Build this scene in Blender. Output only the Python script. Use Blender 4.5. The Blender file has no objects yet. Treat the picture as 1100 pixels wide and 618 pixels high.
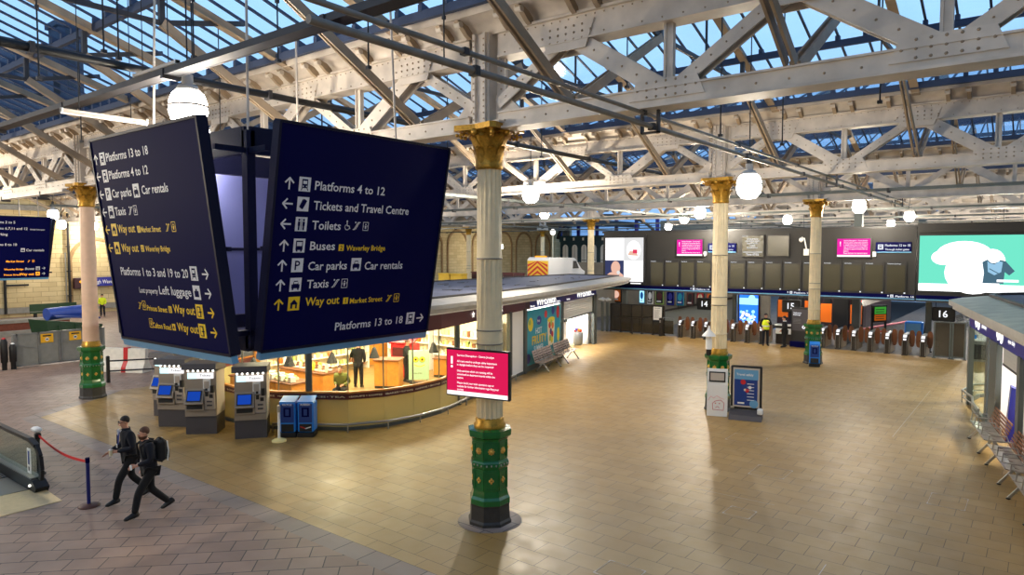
import bpy, bmesh, math, random
from mathutils import Vector, Matrix
random.seed(7)
SC = bpy.context.scene
COL = SC.collection
R = math.radians
# ------------------------------------------------------------------ camera, world, exposure
YAW, PIT, EYE = R(37.7), math.atan(40/740.0), 5.2
cam_d = bpy.data.cameras.new('camera'); cam = bpy.data.objects.new('camera', cam_d); COL.objects.link(cam)
cam_d.sensor_width = 36.0; cam_d.lens = 740/1100*36.0; cam_d.clip_end = 600
cam.location = (0, 0, EYE); cam.rotation_euler = (R(90)-PIT, 0, YAW)
SC.camera = cam
SC.view_settings.view_transform = 'Standard'
try: SC.view_settings.look = 'None'
except Exception: pass
SC.view_settings.gamma = 1.0; SC.view_settings.use_curve_mapping = False
SC.view_settings.exposure = 0.25
LAMP_W = 680.0        # each hanging lamp
SHOP_W = 200.0        # shop ceiling lights
W = bpy.data.worlds.new('dusk_sky'); SC.world = W; W.use_nodes = True
wn, wl = W.node_tree.nodes, W.node_tree.links
for n in list(wn): wn.remove(n)
wo = wn.new('ShaderNodeOutputWorld'); wb = wn.new('ShaderNodeBackground')
tc = wn.new('ShaderNodeTexCoord'); sx = wn.new('ShaderNodeSeparateXYZ'); rp = wn.new('ShaderNodeValToRGB')
wl.new(tc.outputs['Generated'], sx.inputs[0]); wl.new(sx.outputs['Z'], rp.inputs[0])
rp.color_ramp.elements[0].position = 0.0; rp.color_ramp.elements[0].color = (0.16, 0.30, 0.56, 1)
rp.color_ramp.elements[1].position = 0.74; rp.color_ramp.elements[1].color = (0.08, 0.17, 0.34, 1)
e = rp.color_ramp.elements.new(0.53); e.color = (0.35, 0.60, 0.90, 1)
e = rp.color_ramp.elements.new(0.3); e.color = (0.33, 0.57, 0.88, 1)
wl.new(rp.outputs[0], wb.inputs['Color']); wb.inputs['Strength'].default_value = 1.45
wl.new(wb.outputs[0], wo.inputs[0])

# ------------------------------------------------------------------ materials
def lin(c): return tuple((x/12.92 if x <= .04045 else ((x+.055)/1.055)**2.4) for x in c)
def C8(r, g, b): return lin((r/255, g/255, b/255))
MAT = {}
def mat(name, rgb, rough=.6, metal=0.0, noise=0.0, scale=6.0, bump=0.0, coat=0.0, spec=.5):
    m = bpy.data.materials.new(name); m.use_nodes = True; nt = m.node_tree; b = nt.nodes['Principled BSDF']
    c = C8(*rgb); b.inputs['Base Color'].default_value = (*c, 1); b.inputs['Roughness'].default_value = rough
    b.inputs['Specular IOR Level'].default_value = spec; b.inputs['Metallic'].default_value = metal; b.inputs['Coat Weight'].default_value = coat
    if noise or bump:
        t = nt.nodes.new('ShaderNodeTexCoord'); nz = nt.nodes.new('ShaderNodeTexNoise'); nz.inputs['Scale'].default_value = scale
        nz.inputs['Detail'].default_value = 5
        nt.links.new(t.outputs['Object'], nz.inputs['Vector'])
        if noise:
            r_ = nt.nodes.new('ShaderNodeValToRGB')
            r_.color_ramp.elements[0].position = .3; r_.color_ramp.elements[1].position = .7
            r_.color_ramp.elements[0].color = (*[x*(1-noise) for x in c], 1)
            r_.color_ramp.elements[1].color = (*[min(1, x*(1+noise*.6)) for x in c], 1)
            nt.links.new(nz.outputs['Fac'], r_.inputs[0]); nt.links.new(r_.outputs[0], b.inputs['Base Color'])
        if bump:
            bp = nt.nodes.new('ShaderNodeBump'); bp.inputs['Strength'].default_value = bump; bp.inputs['Distance'].default_value = .02
            nt.links.new(nz.outputs['Fac'], bp.inputs['Height']); nt.links.new(bp.outputs[0], b.inputs['Normal'])
    MAT[name] = m; return m
def emit(name, rgb, s):
    m = bpy.data.materials.new(name); m.use_nodes = True; nt = m.node_tree
    for n in list(nt.nodes): nt.nodes.remove(n)
    o = nt.nodes.new('ShaderNodeOutputMaterial'); e_ = nt.nodes.new('ShaderNodeEmission')
    e_.inputs[0].default_value = (*C8(*rgb), 1); e_.inputs[1].default_value = s
    nt.links.new(e_.outputs[0], o.inputs[0]); MAT[name] = m; return m
def glass(name, rgb, gloss=.08, dirt=0.0, dirt_rgb=(200, 200, 200), lo=.25):
    m = bpy.data.materials.new(name); m.use_nodes = True; nt = m.node_tree
    for n in list(nt.nodes): nt.nodes.remove(n)
    N, L = nt.nodes.new, nt.links.new
    o = N('ShaderNodeOutputMaterial'); t = N('ShaderNodeBsdfTransparent'); g = N('ShaderNodeBsdfGlossy'); mx = N('ShaderNodeMixShader')
    t.inputs[0].default_value = (*C8(*rgb), 1); g.inputs['Roughness'].default_value = .06
    mx.inputs[0].default_value = gloss; L(t.outputs[0], mx.inputs[1]); L(g.outputs[0], mx.inputs[2])
    if dirt:
        d = N('ShaderNodeBsdfDiffuse'); d.inputs[0].default_value = (*C8(*dirt_rgb), 1); m2 = N('ShaderNodeMixShader')
        tc_ = N('ShaderNodeTexCoord'); nz = N('ShaderNodeTexNoise'); nz.inputs['Scale'].default_value = .5; nz.inputs['Detail'].default_value = 6
        L(tc_.outputs['Object'], nz.inputs['Vector']); mp = N('ShaderNodeMapRange')
        mp.inputs[1].default_value = .35; mp.inputs[2].default_value = .75; mp.inputs[3].default_value = dirt*lo; mp.inputs[4].default_value = dirt
        L(nz.outputs['Fac'], mp.inputs[0]); L(mp.outputs[0], m2.inputs[0])
        L(mx.outputs[0], m2.inputs[1]); L(d.outputs[0], m2.inputs[2]); L(m2.outputs[0], o.inputs[0])
    else: L(mx.outputs[0], o.inputs[0])
    MAT[name] = m; return m
def paving(name, c1, c2, mortar, w, h, rot, stain, rough=.5, msize=.010, vertical=None):
    m = bpy.data.materials.new(name); m.use_nodes = True; nt = m.node_tree; b = nt.nodes['Principled BSDF']
    N, L = nt.nodes.new, nt.links.new
    t = N('ShaderNodeTexCoord'); mp = N('ShaderNodeMapping'); mp.inputs['Rotation'].default_value = (0, 0, rot)
    if vertical:
        s_ = N('ShaderNodeSeparateXYZ'); c_ = N('ShaderNodeCombineXYZ'); L(t.outputs['Object'], s_.inputs[0])
        L(s_.outputs[vertical], c_.inputs[0]); L(s_.outputs['Z'], c_.inputs[1]); L(c_.outputs[0], mp.inputs[0])
    else: L(t.outputs['Object'], mp.inputs[0])
    br = N('ShaderNodeTexBrick'); L(mp.outputs[0], br.inputs['Vector'])
    br.inputs['Color1'].default_value = (*C8(*c1), 1); br.inputs['Color2'].default_value = (*C8(*c2), 1)
    br.inputs['Mortar'].default_value = (*C8(*mortar), 1); br.inputs['Scale'].default_value = 1
    br.inputs['Mortar Size'].default_value = msize; br.inputs['Mortar Smooth'].default_value = .1
    br.inputs['Brick Width'].default_value = w; br.inputs['Row Height'].default_value = h; br.offset = .5
    nz = N('ShaderNodeTexNoise'); nz.inputs['Scale'].default_value = .45; nz.inputs['Detail'].default_value = 8; nz.inputs['Roughness'].default_value = .65
    L(t.outputs['Object'], nz.inputs['Vector'])
    r_ = N('ShaderNodeValToRGB'); r_.color_ramp.elements[0].position = .3; r_.color_ramp.elements[1].position = .7
    r_.color_ramp.elements[0].color = (1-stain,)*3+(1,); r_.color_ramp.elements[1].color = (1, 1, 1, 1)
    L(nz.outputs['Fac'], r_.inputs[0])
    mx = N('ShaderNodeMix'); mx.data_type = 'RGBA'; mx.blend_type = 'MULTIPLY'; mx.inputs[0].default_value = 1
    L(br.outputs['Color'], mx.inputs[6]); L(r_.outputs[0], mx.inputs[7]); L(mx.outputs[2], b.inputs['Base Color'])
    n2 = N('ShaderNodeTexNoise'); n2.inputs['Scale'].default_value = 3; L(t.outputs['Object'], n2.inputs['Vector'])
    mr = N('ShaderNodeMapRange'); mr.inputs[3].default_value = rough-.12; mr.inputs[4].default_value = rough+.15
    L(n2.outputs['Fac'], mr.inputs[0]); L(mr.outputs[0], b.inputs['Roughness'])
    bp = N('ShaderNodeBump'); bp.inputs['Strength'].default_value = .35; bp.inputs['Distance'].default_value = .006; bp.invert = True
    L(br.outputs['Fac'], bp.inputs['Height']); L(bp.outputs[0], b.inputs['Normal'])
    MAT[name] = m; return m

paving('tan_slabs', (168, 136, 80), (158, 126, 71), (90, 72, 40), .62, .45, 0, .2, .42, .006)
paving('grey_slabs', (158, 132, 116), (142, 118, 104), (56, 50, 46), .56, .42, R(-45), .22, .5, .009)
paving('kerb_slabs', (150, 134, 124), (138, 124, 116), (70, 66, 64), .62, .6, 0, .2, .5)
paving('platform_slabs', (104, 100, 98), (94, 92, 90), (60, 58, 56), .9, .6, 0, .2, .6)
paving('ashlar', (226, 206, 158), (208, 186, 138), (160, 138, 98), 1.1, .38, 0, .25, .85, .014, 'Y')
paving('ashlar_x', (206, 186, 142), (190, 168, 126), (120, 100, 74), 1.1, .38, 0, .25, .85, .014, 'X')
mat('cream_steel', (208, 197, 184), .5, 0, .22, 2.2); mat('tan_steel', (158, 138, 114), .55, 0, .2, 3)
mat('dark_steel', (58, 56, 58), .5, .2); mat('purlin_blue', (50, 62, 88), .6); mat('black', (18, 18, 20), .5); mat('soft_black', (34, 34, 36), .7)
mat('grey_steel', (128, 130, 128), .4, .35, .08, 8); mat('stainless', (176, 176, 172), .28, .9); mat('conduit', (138, 130, 120), .5, .3, .2, 5)
mat('column_cream', (240, 222, 182), .45, 0, .1, 4); mat('column_pink', (226, 190, 160), .5, 0, .08, 4)
mat('gold', (188, 142, 50), .38, .55, .35, 20); mat('gilt', (224, 178, 84), .4, .4); mat('pedestal_green', (22, 104, 46), .22, 0, .15, 8, 0, .4); mat('plinth_black', (52, 50, 48), .5, 0, .2, 12)
mat('navy', (8, 10, 64), .6, spec=.04); mat('navy_dark', (10, 11, 34), .42, spec=.1); mat('navy_frame', (16, 18, 44), .5, spec=.2); mat('sky_strip', (98, 156, 196), .4); mat('panel_back', (92, 98, 150), .35, .2)
mat('white', (235, 235, 232), .5); mat('sign_white', (225, 225, 228), .5); mat('yellow', (252, 208, 16), .5)
mat('maroon', (84, 30, 36), .35); mat('maroon_dark', (56, 22, 30), .4); mat('purple', (54, 34, 120), .35); mat('ws_blue', (28, 34, 140), .35)
mat('roof_felt', (88, 92, 112), .7, 0, .15, 1.5); mat('roof_edge', (176, 172, 164), .5, .2, .12, 3); mat('post_grey', (92, 98, 96), .45, .4)
mat('board_black', (33, 32, 31), .55); mat('board_frame', (26, 26, 28), .45); mat('dead_screen', (62, 60, 48), .2); mat('soffit', (60, 60, 60), .6)
mat('tvm_grey', (152, 140, 126), .5, .15); mat('tvm_light', (186, 174, 160), .5); mat('tvm_dark', (74, 70, 74), .55)
mat('bin_blue', (30, 132, 226), .35); mat('bin_deep', (14, 54, 128), .4); mat('red', (190, 26, 34), .5); mat('orange', (226, 110, 22), .5)
mat('wood', (206, 138, 54), .45, 0, .2, 4); mat('wood_bench', (134, 84, 50), .5, 0, .2, 6); mat('pale_yellow', (240, 222, 150), .5); mat('teal', (16, 150, 174), .4); mat('mint', (176, 216, 184), .5); mat('lemon', (226, 206, 40), .5)
mat('olive', (104, 110, 44), .8); mat('food', (232, 220, 184), .6); mat('food_green', (150, 180, 90), .6); mat('coffee', (120, 72, 40), .6)
mat('skin', (206, 150, 122), .5); mat('cloth_navy', (16, 20, 34), .85, 0, .2, 30); mat('cloth_black', (14, 14, 17), .85, 0, .2, 30); mat('hair', (30, 22, 18), .7); mat('hair_brown', (74, 44, 26), .7); mat('shoe', (16, 15, 15), .35)
mat('shirt_blue', (60, 80, 160), .8); mat('shirt_white', (214, 218, 226), .8); mat('hivis', (222, 240, 30), .7); mat('bag_black', (20, 20, 24), .75)
mat('belt_red', (206, 30, 34), .6); mat('post_blue', (22, 34, 110), .35); mat('rubber', (26, 26, 28), .45); mat('base_brown', (90, 56, 46), .5)
mat('landing', (226, 200, 150), .6, 0, .08, 10); mat('barrier_grey', (134, 134, 126), .6, 0, .1, 5); mat('notice_yellow', (240, 180, 20), .5); mat('skip_green', (34, 66, 38), .6, 0, .2, 4); mat('tarp_blue', (60, 88, 176), .5, 0, .1, 3)
mat('jersey_white', (226, 222, 212), .6, 0, .1, 6); mat('arch_stone', (150, 122, 84), .8, 0, .2, 4); mat('brick_red', (128, 70, 52), .8, 0, .2, 8); mat('stone_grey', (146, 142, 132), .8, 0, .15, 4)
mat('gate_dark', (52, 46, 42), .4, .3); mat('gate_tan', (168, 148, 118), .4, .2); mat('paddle', (112, 66, 38), .3); mat('train_dark', (52, 36, 44), .35); mat('train_orange', (250, 122, 28), .4)
mat('ramp_grey', (150, 152, 142), .6); mat('van_white', (232, 234, 236), .3); mat('chev_red', (200, 50, 30), .5); mat('chev_yellow', (236, 196, 50), .5); mat('crate_yellow', (224, 186, 64), .6)
mat('bridge_teal', (24, 60, 74), .5); mat('building_stone', (78, 84, 98), .9, 0, .2, .3); mat('building_window', (36, 40, 54), .3); mat('lamp_grey', (190, 186, 180), .4); mat('panel_wall', (134, 126, 112), .7, 0, .1, 2)
mat('shutter', (196, 196, 192), .4, .3); mat('reflected_green', (156, 164, 146), .5, 0, .25, 2); mat('pink_poster', (228, 128, 132), .5); mat('chair_steel', (186, 168, 156), .35, .6)
glass('roof_glass', (236, 244, 250), .05, .12, (120, 150, 190)); glass('shop_glass', (246, 250, 246), .05); glass('frosted_yellow', (206, 202, 158), .06, .62, (206, 196, 140), .92); glass('fence_glass', (120, 112, 96), .08, .35, (120, 112, 96)); glass('escal_glass', (225, 232, 224), .1)
emit('lamp_glow', (255, 248, 236), 18); emit('tube_glow', (255, 252, 244), 6); emit('shop_glow', (255, 236, 196), 7); emit('white_glow', (255, 252, 246), 2.2); emit('led', (255, 252, 240), 1.5); emit('downlight', (255, 250, 240), 3)
emit('pink_screen', (228, 30, 88), .82); emit('pink_bright', (240, 40, 170), .9); emit('screen_white', (250, 248, 250), 1.1); emit('screen_text', (255, 250, 252), 1.15); emit('ad_teal', (118, 236, 206), .84); emit('ad_white', (255, 255, 255), 1.8)
emit('ad_shirt', (84, 120, 140), .7); emit('ad_shirt_light', (150, 196, 226), .9); emit('ad_dark', (56, 62, 100), .9); emit('ad_skin', (222, 176, 156), 1.0); emit('ad_grey', (206, 206, 206), 1.1); emit('ad_red', (214, 60, 90), 1.0)
emit('blue_glow', (40, 110, 250), 1.6); emit('cyan_glow', (150, 220, 255), 1.6); emit('tvm_screen', (30, 80, 200), .6); emit('tvm_header', (190, 240, 250), 1.5); emit('red_glow', (255, 40, 30), 5); emit('green_screen', (70, 170, 60), .6); emit('orange_glow', (220, 110, 30), .45)
emit('sky_pane', (120, 170, 240), .9); emit('text_glow', (240, 244, 250), 1.0); emit('amber', (255, 160, 40), 1.5)

# ------------------------------------------------------------------ mesh builder
class MB:
    def __init__(s, T=None): s.v = []; s.f = []; s.mi = []; s.sm = []; s.mats = []; s.T = T
    def m(s, name):
        if name not in s.mats: s.mats.append(name)
        return s.mats.index(name)
    def add(s, vs, fs, mt, smooth=False):
        k = len(s.v); i = s.m(mt)
        for p in vs:
            p = Vector(p); s.v.append(tuple(s.T @ p) if s.T is not None else tuple(p))
        for f in fs: s.f.append([k+j for j in f]); s.mi.append(i); s.sm.append(smooth)
        return s
    def box(s, c, d, mt, rz=0, M=None):
        x, y, z = d[0]/2, d[1]/2, d[2]/2
        vs = [Vector((a, b, e)) for e in (-z, z) for b in (-y, y) for a in (-x, x)]
        if M is None and rz: M = Matrix.Rotation(rz, 3, 'Z')
        if M is not None: vs = [M @ p for p in vs]
        c = Vector(c)
        return s.add([p+c for p in vs], [(0, 2, 3, 1), (4, 5, 7, 6), (0, 1, 5, 4), (2, 6, 7, 3), (0, 4, 6, 2), (1, 3, 7, 5)], mt)
    def b2(s, a, b, mt): return s.box([(a[i]+b[i])/2 for i in range(3)], [abs(b[i]-a[i]) for i in range(3)], mt)
    def rbox(s, c, d, mt, bev=.02, rz=0):          # box with chamfered vertical and horizontal edges
        x, y, z = d[0]/2, d[1]/2, d[2]/2; b = bev
        def ring(ix, iy, h): return [(-ix+b, -iy, h), (ix-b, -iy, h), (ix, -iy+b, h), (ix, iy-b, h), (ix-b, iy, h), (-ix+b, iy, h), (-ix, iy-b, h), (-ix, -iy+b, h)]
        rings = [ring(x-b, y-b, -z), ring(x, y, -z+b), ring(x, y, z-b), ring(x-b, y-b, z)]
        Mx = Matrix.Rotation(rz, 3, 'Z'); c = Vector(c)
        vs = [Mx @ Vector(p)+c for r in rings for p in r]
        fs = [[7, 6, 5, 4, 3, 2, 1, 0], [24+i for i in range(8)]]
        for k in range(3):
            for i in range(8): fs.append([k*8+i, k*8+(i+1) % 8, k*8+8+(i+1) % 8, k*8+8+i])
        return s.add(vs, fs, mt)
    def bar(s, p0, p1, w, h, mt, up=(0, 0, 1)):
        p0, p1 = Vector(p0), Vector(p1); d = p1-p0; L = d.length
        if L < 1e-6: return s
        d /= L; u = Vector(up)
        if abs(d.dot(u)) > .99: u = Vector((1, 0, 0))
        x = d.cross(u).normalized(); z = x.cross(d)
        M = Matrix((x, d, z)).transposed()
        return s.box((p0+p1)/2, (w, L, h), mt, M=M)
    def cyl(s, p0, p1, r0, mt, r1=None, n=10, caps=True, smooth=True):
        p0, p1 = Vector(p0), Vector(p1); r1 = r0 if r1 is None else r1
        d = (p1-p0).normalized(); u = Vector((0, 0, 1)) if abs(d.z) < .9 else Vector((1, 0, 0))
        x = d.cross(u).normalized(); y = d.cross(x)
        a = [2*math.pi*i/n for i in range(n)]
        vs = [p0+(x*math.cos(t)+y*math.sin(t))*r0 for t in a]+[p1+(x*math.cos(t)+y*math.sin(t))*r1 for t in a]
        s.add(vs, [(i, i+n, (i+1) % n+n, (i+1) % n) for i in range(n)], mt, smooth)
        if caps: s.add(vs[:n], [list(range(n))], mt); s.add(vs[n:], [list(range(n-1, -1, -1))], mt)
        return s
    def tube(s, pts, r, mt, n=8):
        for i in range(len(pts)-1): s.cyl(pts[i], pts[i+1], r, mt, n=n)
        for p in pts[1:-1]: s.ball(p, (r, r, r), mt, 6, 4)
        return s
    def lathe(s, prof, c, mt, n=16, ph=0, smooth=True, cap=True):
        vs = []; c = Vector(c)
        for r, z in prof:
            for i in range(n):
                a = ph+2*math.pi*i/n; vs.append(c+Vector((r*math.cos(a), r*math.sin(a), z)))
        fs = [(k*n+i, k*n+(i+1) % n, k*n+n+(i+1) % n, k*n+n+i) for k in range(len(prof)-1) for i in range(n)]
        s.add(vs, fs, mt, smooth)
        if cap:
            if prof[0][0] > .001: s.add(vs[:n], [list(range(n-1, -1, -1))], mt)
            if prof[-1][0] > .001: s.add(vs[-n:], [list(range(n))], mt)
        return s
    def ball(s, c, r, mt, n=12, k=8):
        pr = [(max(1e-4, math.sin(math.pi*j/k)), -math.cos(math.pi*j/k)) for j in range(k+1)]
        c = Vector(c); vs = []
        for a, z in pr:
            for i in range(n): vs.append(c+Vector((a*math.cos(2*math.pi*i/n)*r[0], a*math.sin(2*math.pi*i/n)*r[1], z*r[2])))
        return s.add(vs, [(j*n+i, j*n+(i+1) % n, j*n+n+(i+1) % n, j*n+n+i) for j in range(k) for i in range(n)], mt, True)
    def prism(s, poly, z0, z1, mt):
        n = len(poly)
        vs = [(p[0], p[1], z0) for p in poly]+[(p[0], p[1], z1) for p in poly]
        return s.add(vs, [list(range(n-1, -1, -1)), [n+i for i in range(n)]]+[(i, (i+1) % n, (i+1) % n+n, i+n) for i in range(n)], mt)
    def slab(s, poly3, nrm, t, mt):                # planar polygon given thickness t along nrm
        n = len(poly3); nv = Vector(nrm).normalized()*t; a = [Vector(p) for p in poly3]
        return s.add(a+[p+nv for p in a], [list(range(n-1, -1, -1)), [n+i for i in range(n)]]+[(i, (i+1) % n, (i+1) % n+n, i+n) for i in range(n)], mt)
    def wall(s, path, z0, z1, t, mt, closed=False):  # ribbon with thickness along a 2D path
        n = len(path); off = []
        for i in range(n):
            a = Vector(path[i-1]) if (i > 0 or closed) else None; b = Vector(path[i]); c = Vector(path[(i+1) % n]) if (i < n-1 or closed) else None
            d = ((b-a).normalized() if a is not None else Vector((0, 0)))+((c-b).normalized() if c is not None else Vector((0, 0)))
            d.normalize(); off.append(Vector((b.x+d.y*t, b.y-d.x*t)))
        m_ = n if closed else n-1
        for i in range(m_):
            j = (i+1) % n
            q = [path[i], path[j], off[j], off[i]]
            s.prism([tuple(p) for p in q], z0, z1, mt)
        return s
    def build(s, name, parent=None, loc=None, rz=None):
        me = bpy.data.meshes.new(name); me.from_pydata(s.v, [], s.f)
        for mn in s.mats: me.materials.append(MAT[mn])
        me.polygons.foreach_set('material_index', s.mi); me.polygons.foreach_set('use_smooth', s.sm); me.update()
        o = bpy.data.objects.new(name, me); COL.objects.link(o)
        if parent is not None: o.parent = parent
        if loc is not None: o.location = loc
        if rz is not None: o.rotation_euler.z = rz
        return o
def tag(o, label=None, cat=None, group=None, kind=None):
    if label: o['label'] = label
    if cat: o['category'] = cat
    if group: o['group'] = group
    if kind: o['kind'] = kind
    return o
def thing(name, label, cat, loc=(0, 0, 0), rz=0, group=None, kind=None):
    o = bpy.data.objects.new(name, None); COL.objects.link(o); o.empty_display_size = .2
    o.location = loc; o.rotation_euler.z = rz
    return tag(o, label, cat, group, kind)
def struct(mb, name, parent=None, label=None, cat=None, group=None):
    return tag(mb.build(name, parent), label, cat, group, 'structure')
KIDS = {}
def dup(root, loc=None, rz=None, label=None, group=None):
    def cp(o, par):
        c = o.copy(); COL.objects.link(c)
        if par is not None: c.parent = par
        for ch in list(o.children): cp(ch, c)
        return c
    r = cp(root, None)
    if loc is not None: r.location = loc
    if rz is not None: r.rotation_euler.z = rz
    if label: r['label'] = label
    if group: r['group'] = group
    return r
ORD = ['first', 'second', 'third', 'fourth', 'fifth', 'sixth', 'seventh', 'eighth', 'ninth', 'tenth', 'eleventh', 'twelfth', 'thirteenth', 'fourteenth', 'fifteenth', 'sixteenth', 'seventeenth', 'eighteenth', 'nineteenth', 'twentieth']

# ------------------------------------------------------------------ lettering on a plane
_txt = {}
def text_geo(body):
    if body in _txt: return _txt[body]
    cu = bpy.data.curves.new('lettering', 'FONT'); cu.body = body; cu.size = 1; cu.resolution_u = 2; cu.offset = .014
    o = bpy.data.objects.new('lettering', cu); me = bpy.data.meshes.new_from_object(o)
    vs = [v.co.copy() for v in me.vertices]; fs = [list(p.vertices) for p in me.polygons]
    bpy.data.objects.remove(o); bpy.data.curves.remove(cu); bpy.data.meshes.remove(me)
    x0 = min(v.x for v in vs); x1 = max(v.x for v in vs)
    _txt[body] = (vs, fs, x0, x1); return _txt[body]
class Sheet:
    """flat lettering and marks on a surface: origin o, directions u (right) and v (up)"""
    def __init__(s, mb, o, u, v, eps=.004):
        s.mb = mb; s.o = Vector(o); s.u = Vector(u).normalized(); s.v = Vector(v).normalized(); s.n = s.u.cross(s.v); s.e = eps
    def P(s, x, y, l): return s.o+s.u*x+s.v*y+s.n*(s.e*l)
    def poly(s, pts, mt, l=1): s.mb.add([s.P(x, y, l) for x, y in pts], [list(range(len(pts)))], mt)
    def rect(s, x0, y0, x1, y1, mt, l=1): s.poly([(x0, y0), (x1, y0), (x1, y1), (x0, y1)], mt, l)
    def disc(s, x, y, r, mt, l=1, n=14, ry=None):
        ry = ry or r; s.poly([(x+r*math.cos(2*math.pi*i/n), y+ry*math.sin(2*math.pi*i/n)) for i in range(n)], mt, l)
    def line(s, x0, y0, x1, y1, w, mt, l=1):
        d = Vector((x1-x0, y1-y0)); d.normalize(); p = Vector((-d.y, d.x))*w/2
        s.poly([(x0-p.x, y0-p.y), (x1-p.x, y1-p.y), (x1+p.x, y1+p.y), (x0+p.x, y0+p.y)], mt, l)
    def text(s, body, x, y, cap, mt, l=1, width=None, align='l', shear=0):
        vs, fs, x0, x1 = text_geo(body); k = cap/.69; kx = k if width is None else width/max(1e-6, x1-x0)
        w = (x1-x0)*kx; ox = x-(w if align == 'r' else w/2 if align == 'c' else 0)
        s.mb.add([s.P(ox+(p.x-x0)*kx+shear*p.y*k, y+p.y*k, l) for p in vs], fs, mt)
        return w
    def arrow(s, x, y, r, d, mt, l=1):
        a = {'r': 0, 'u': math.pi/2, 'l': math.pi, 'd': -math.pi/2}[d]; c_, s_ = math.cos(a), math.sin(a)
        t = lambda px, py: (x+px*c_-py*s_, y+px*s_+py*c_)
        w = r*.3
        def seg(a0, b0, a1, b1):
            p, q = t(a0, b0), t(a1, b1); s.line(p[0], p[1], q[0], q[1], w, mt, l)
        seg(-r, 0, r*.85, 0); seg(r*.1, r*.85, r*.98, -.05*r); seg(r*.1, -r*.85, r*.98, .05*r)
    def picto(s, x, y, w, kind, bg, fg, l=1):          # square with a simple pictogram, x,y lower left
        s.rect(x, y, x+w, y+w*1.05, bg, l); q = lambda a, b, c, d: s.rect(x+a*w, y+b*w, x+c*w, y+d*w, fg, l+1)
        if kind == 'train': q(.25, .25, .75, .9); s.rect(x+.33*w, y+.55*w, x+.67*w, y+.78*w, bg, l+2); s.disc(x+.36*w, y+.38*w, .05*w, bg, l+2); s.disc(x+.64*w, y+.38*w, .05*w, bg, l+2); s.line(x+.3*w, y+.25*w, x+.2*w, y+.08*w, .07*w, fg, l+1); s.line(x+.7*w, y+.25*w, x+.8*w, y+.08*w, .07*w, fg, l+1)
        elif kind == 'ticket': s.line(x+.35*w, y+.2*w, x+.7*w, y+.85*w, .3*w, fg, l+1); s.line(x+.2*w, y+.3*w, x+.5*w, y+.9*w, .08*w, fg, l+1)
        elif kind == 'toilet':
            for cx in (.3, .7): s.disc(x+cx*w, y+.84*w, .09*w, fg, l+1); q(cx-.1, .4, cx+.1, .72); q(cx-.07, .08, cx+.07, .4)
            q(.48, .08, .52, .95)
        elif kind == 'bus': q(.2, .2, .8, .9); s.rect(x+.28*w, y+.5*w, x+.72*w, y+.8*w, bg, l+2); q(.25, .08, .38, .2); q(.62, .08, .75, .2)
        elif kind == 'P': s.text('P', x+.5*w, y+.18*w, .68*w, fg, l+1, align='c')
        elif kind == 'car': q(.15, .25, .85, .55); s.poly([(x+.25*w, y+.55*w), (x+.75*w, y+.55*w), (x+.66*w, y+.82*w), (x+.34*w, y+.82*w)], fg, l+1); q(.2, .12, .34, .25); q(.66, .12, .8, .25); s.rect(x+.34*w, y+.6*w, x+.66*w, y+.75*w, bg, l+2)
        elif kind == 'exit': s.poly([(x+.15*w, y+.5*w), (x+.85*w, y+.5*w), (x+.5*w, y+.85*w)], fg, l+1); q(.22, .15, .78, .5); s.rect(x+.38*w, y+.15*w, x+.62*w, y+.45*w, bg, l+2)
        elif kind == 'door': q(.2, .12, .7, .9); s.rect(x+.3*w, y+.2*w, x+.6*w, y+.82*w, bg, l+2); s.line(x+.45*w, y+.5*w, x+.85*w, y+.5*w, .09*w, fg, l+3)
        elif kind == 'bag': q(.2, .2, .8, .65); s.rect(x+.4*w, y+.65*w, x+.6*w, y+.8*w, fg, l+1)
        elif kind == '1': s.text('1', x+.5*w, y+.18*w, .68*w, fg, l+1, align='c')
        elif kind == '2': s.text('2', x+.5*w, y+.18*w, .68*w, fg, l+1, align='c')
    def escal(s, x, y, h, mt, l=1):
        s.line(x, y, x+.5*h, y+.75*h, .1*h, mt, l); s.line(x+.18*h, y, x+.68*h, y+.75*h, .08*h, mt, l); s.line(x+.5*h, y+.75*h, x+.8*h, y+.75*h, .1*h, mt, l); s.line(x-.15*h, y, x+.1*h, y, .1*h, mt, l); s.disc(x+.15*h, y+.75*h, .1*h, mt, l, 8)
    def lift(s, x, y, h, mt, l=1):
        for a, b, c, d in ((0, 0, 0, 1), (0, 1, .8, 1), (.8, 1, .8, 0), (.8, 0, 0, 0)): s.line(x+a*h, y+b*h, x+c*h, y+d*h, .07*h, mt, l)
        s.disc(x+.4*h, y+.72*h, .1*h, mt, l, 8); s.rect(x+.3*h, y+.2*h, x+.5*h, y+.58*h, mt, l); s.line(x+.12*h, y+.6*h, x+.12*h, y+.35*h, .06*h, mt, l); s.line(x+.68*h, y+.4*h, x+.68*h, y+.65*h, .06*h, mt, l)
    def wheel(s, x, y, h, mt, l=1):
        s.disc(x+.3*h, y+.9*h, .1*h, mt, l, 8); s.line(x+.3*h, y+.78*h, x+.34*h, y+.42*h, .11*h, mt, l); s.line(x+.34*h, y+.42*h, x+.6*h, y+.42*h, .09*h, mt, l); s.line(x+.6*h, y+.42*h, x+.75*h, y+.1*h, .09*h, mt, l)
        for i in range(9):
            a0, a1 = R(130+i*26), R(130+(i+1)*26); s.line(x+.36*h+.3*h*math.cos(a0), y+.3*h+.3*h*math.sin(a0), x+.36*h+.3*h*math.cos(a1), y+.3*h+.3*h*math.sin(a1), .07*h, mt, l)

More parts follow.
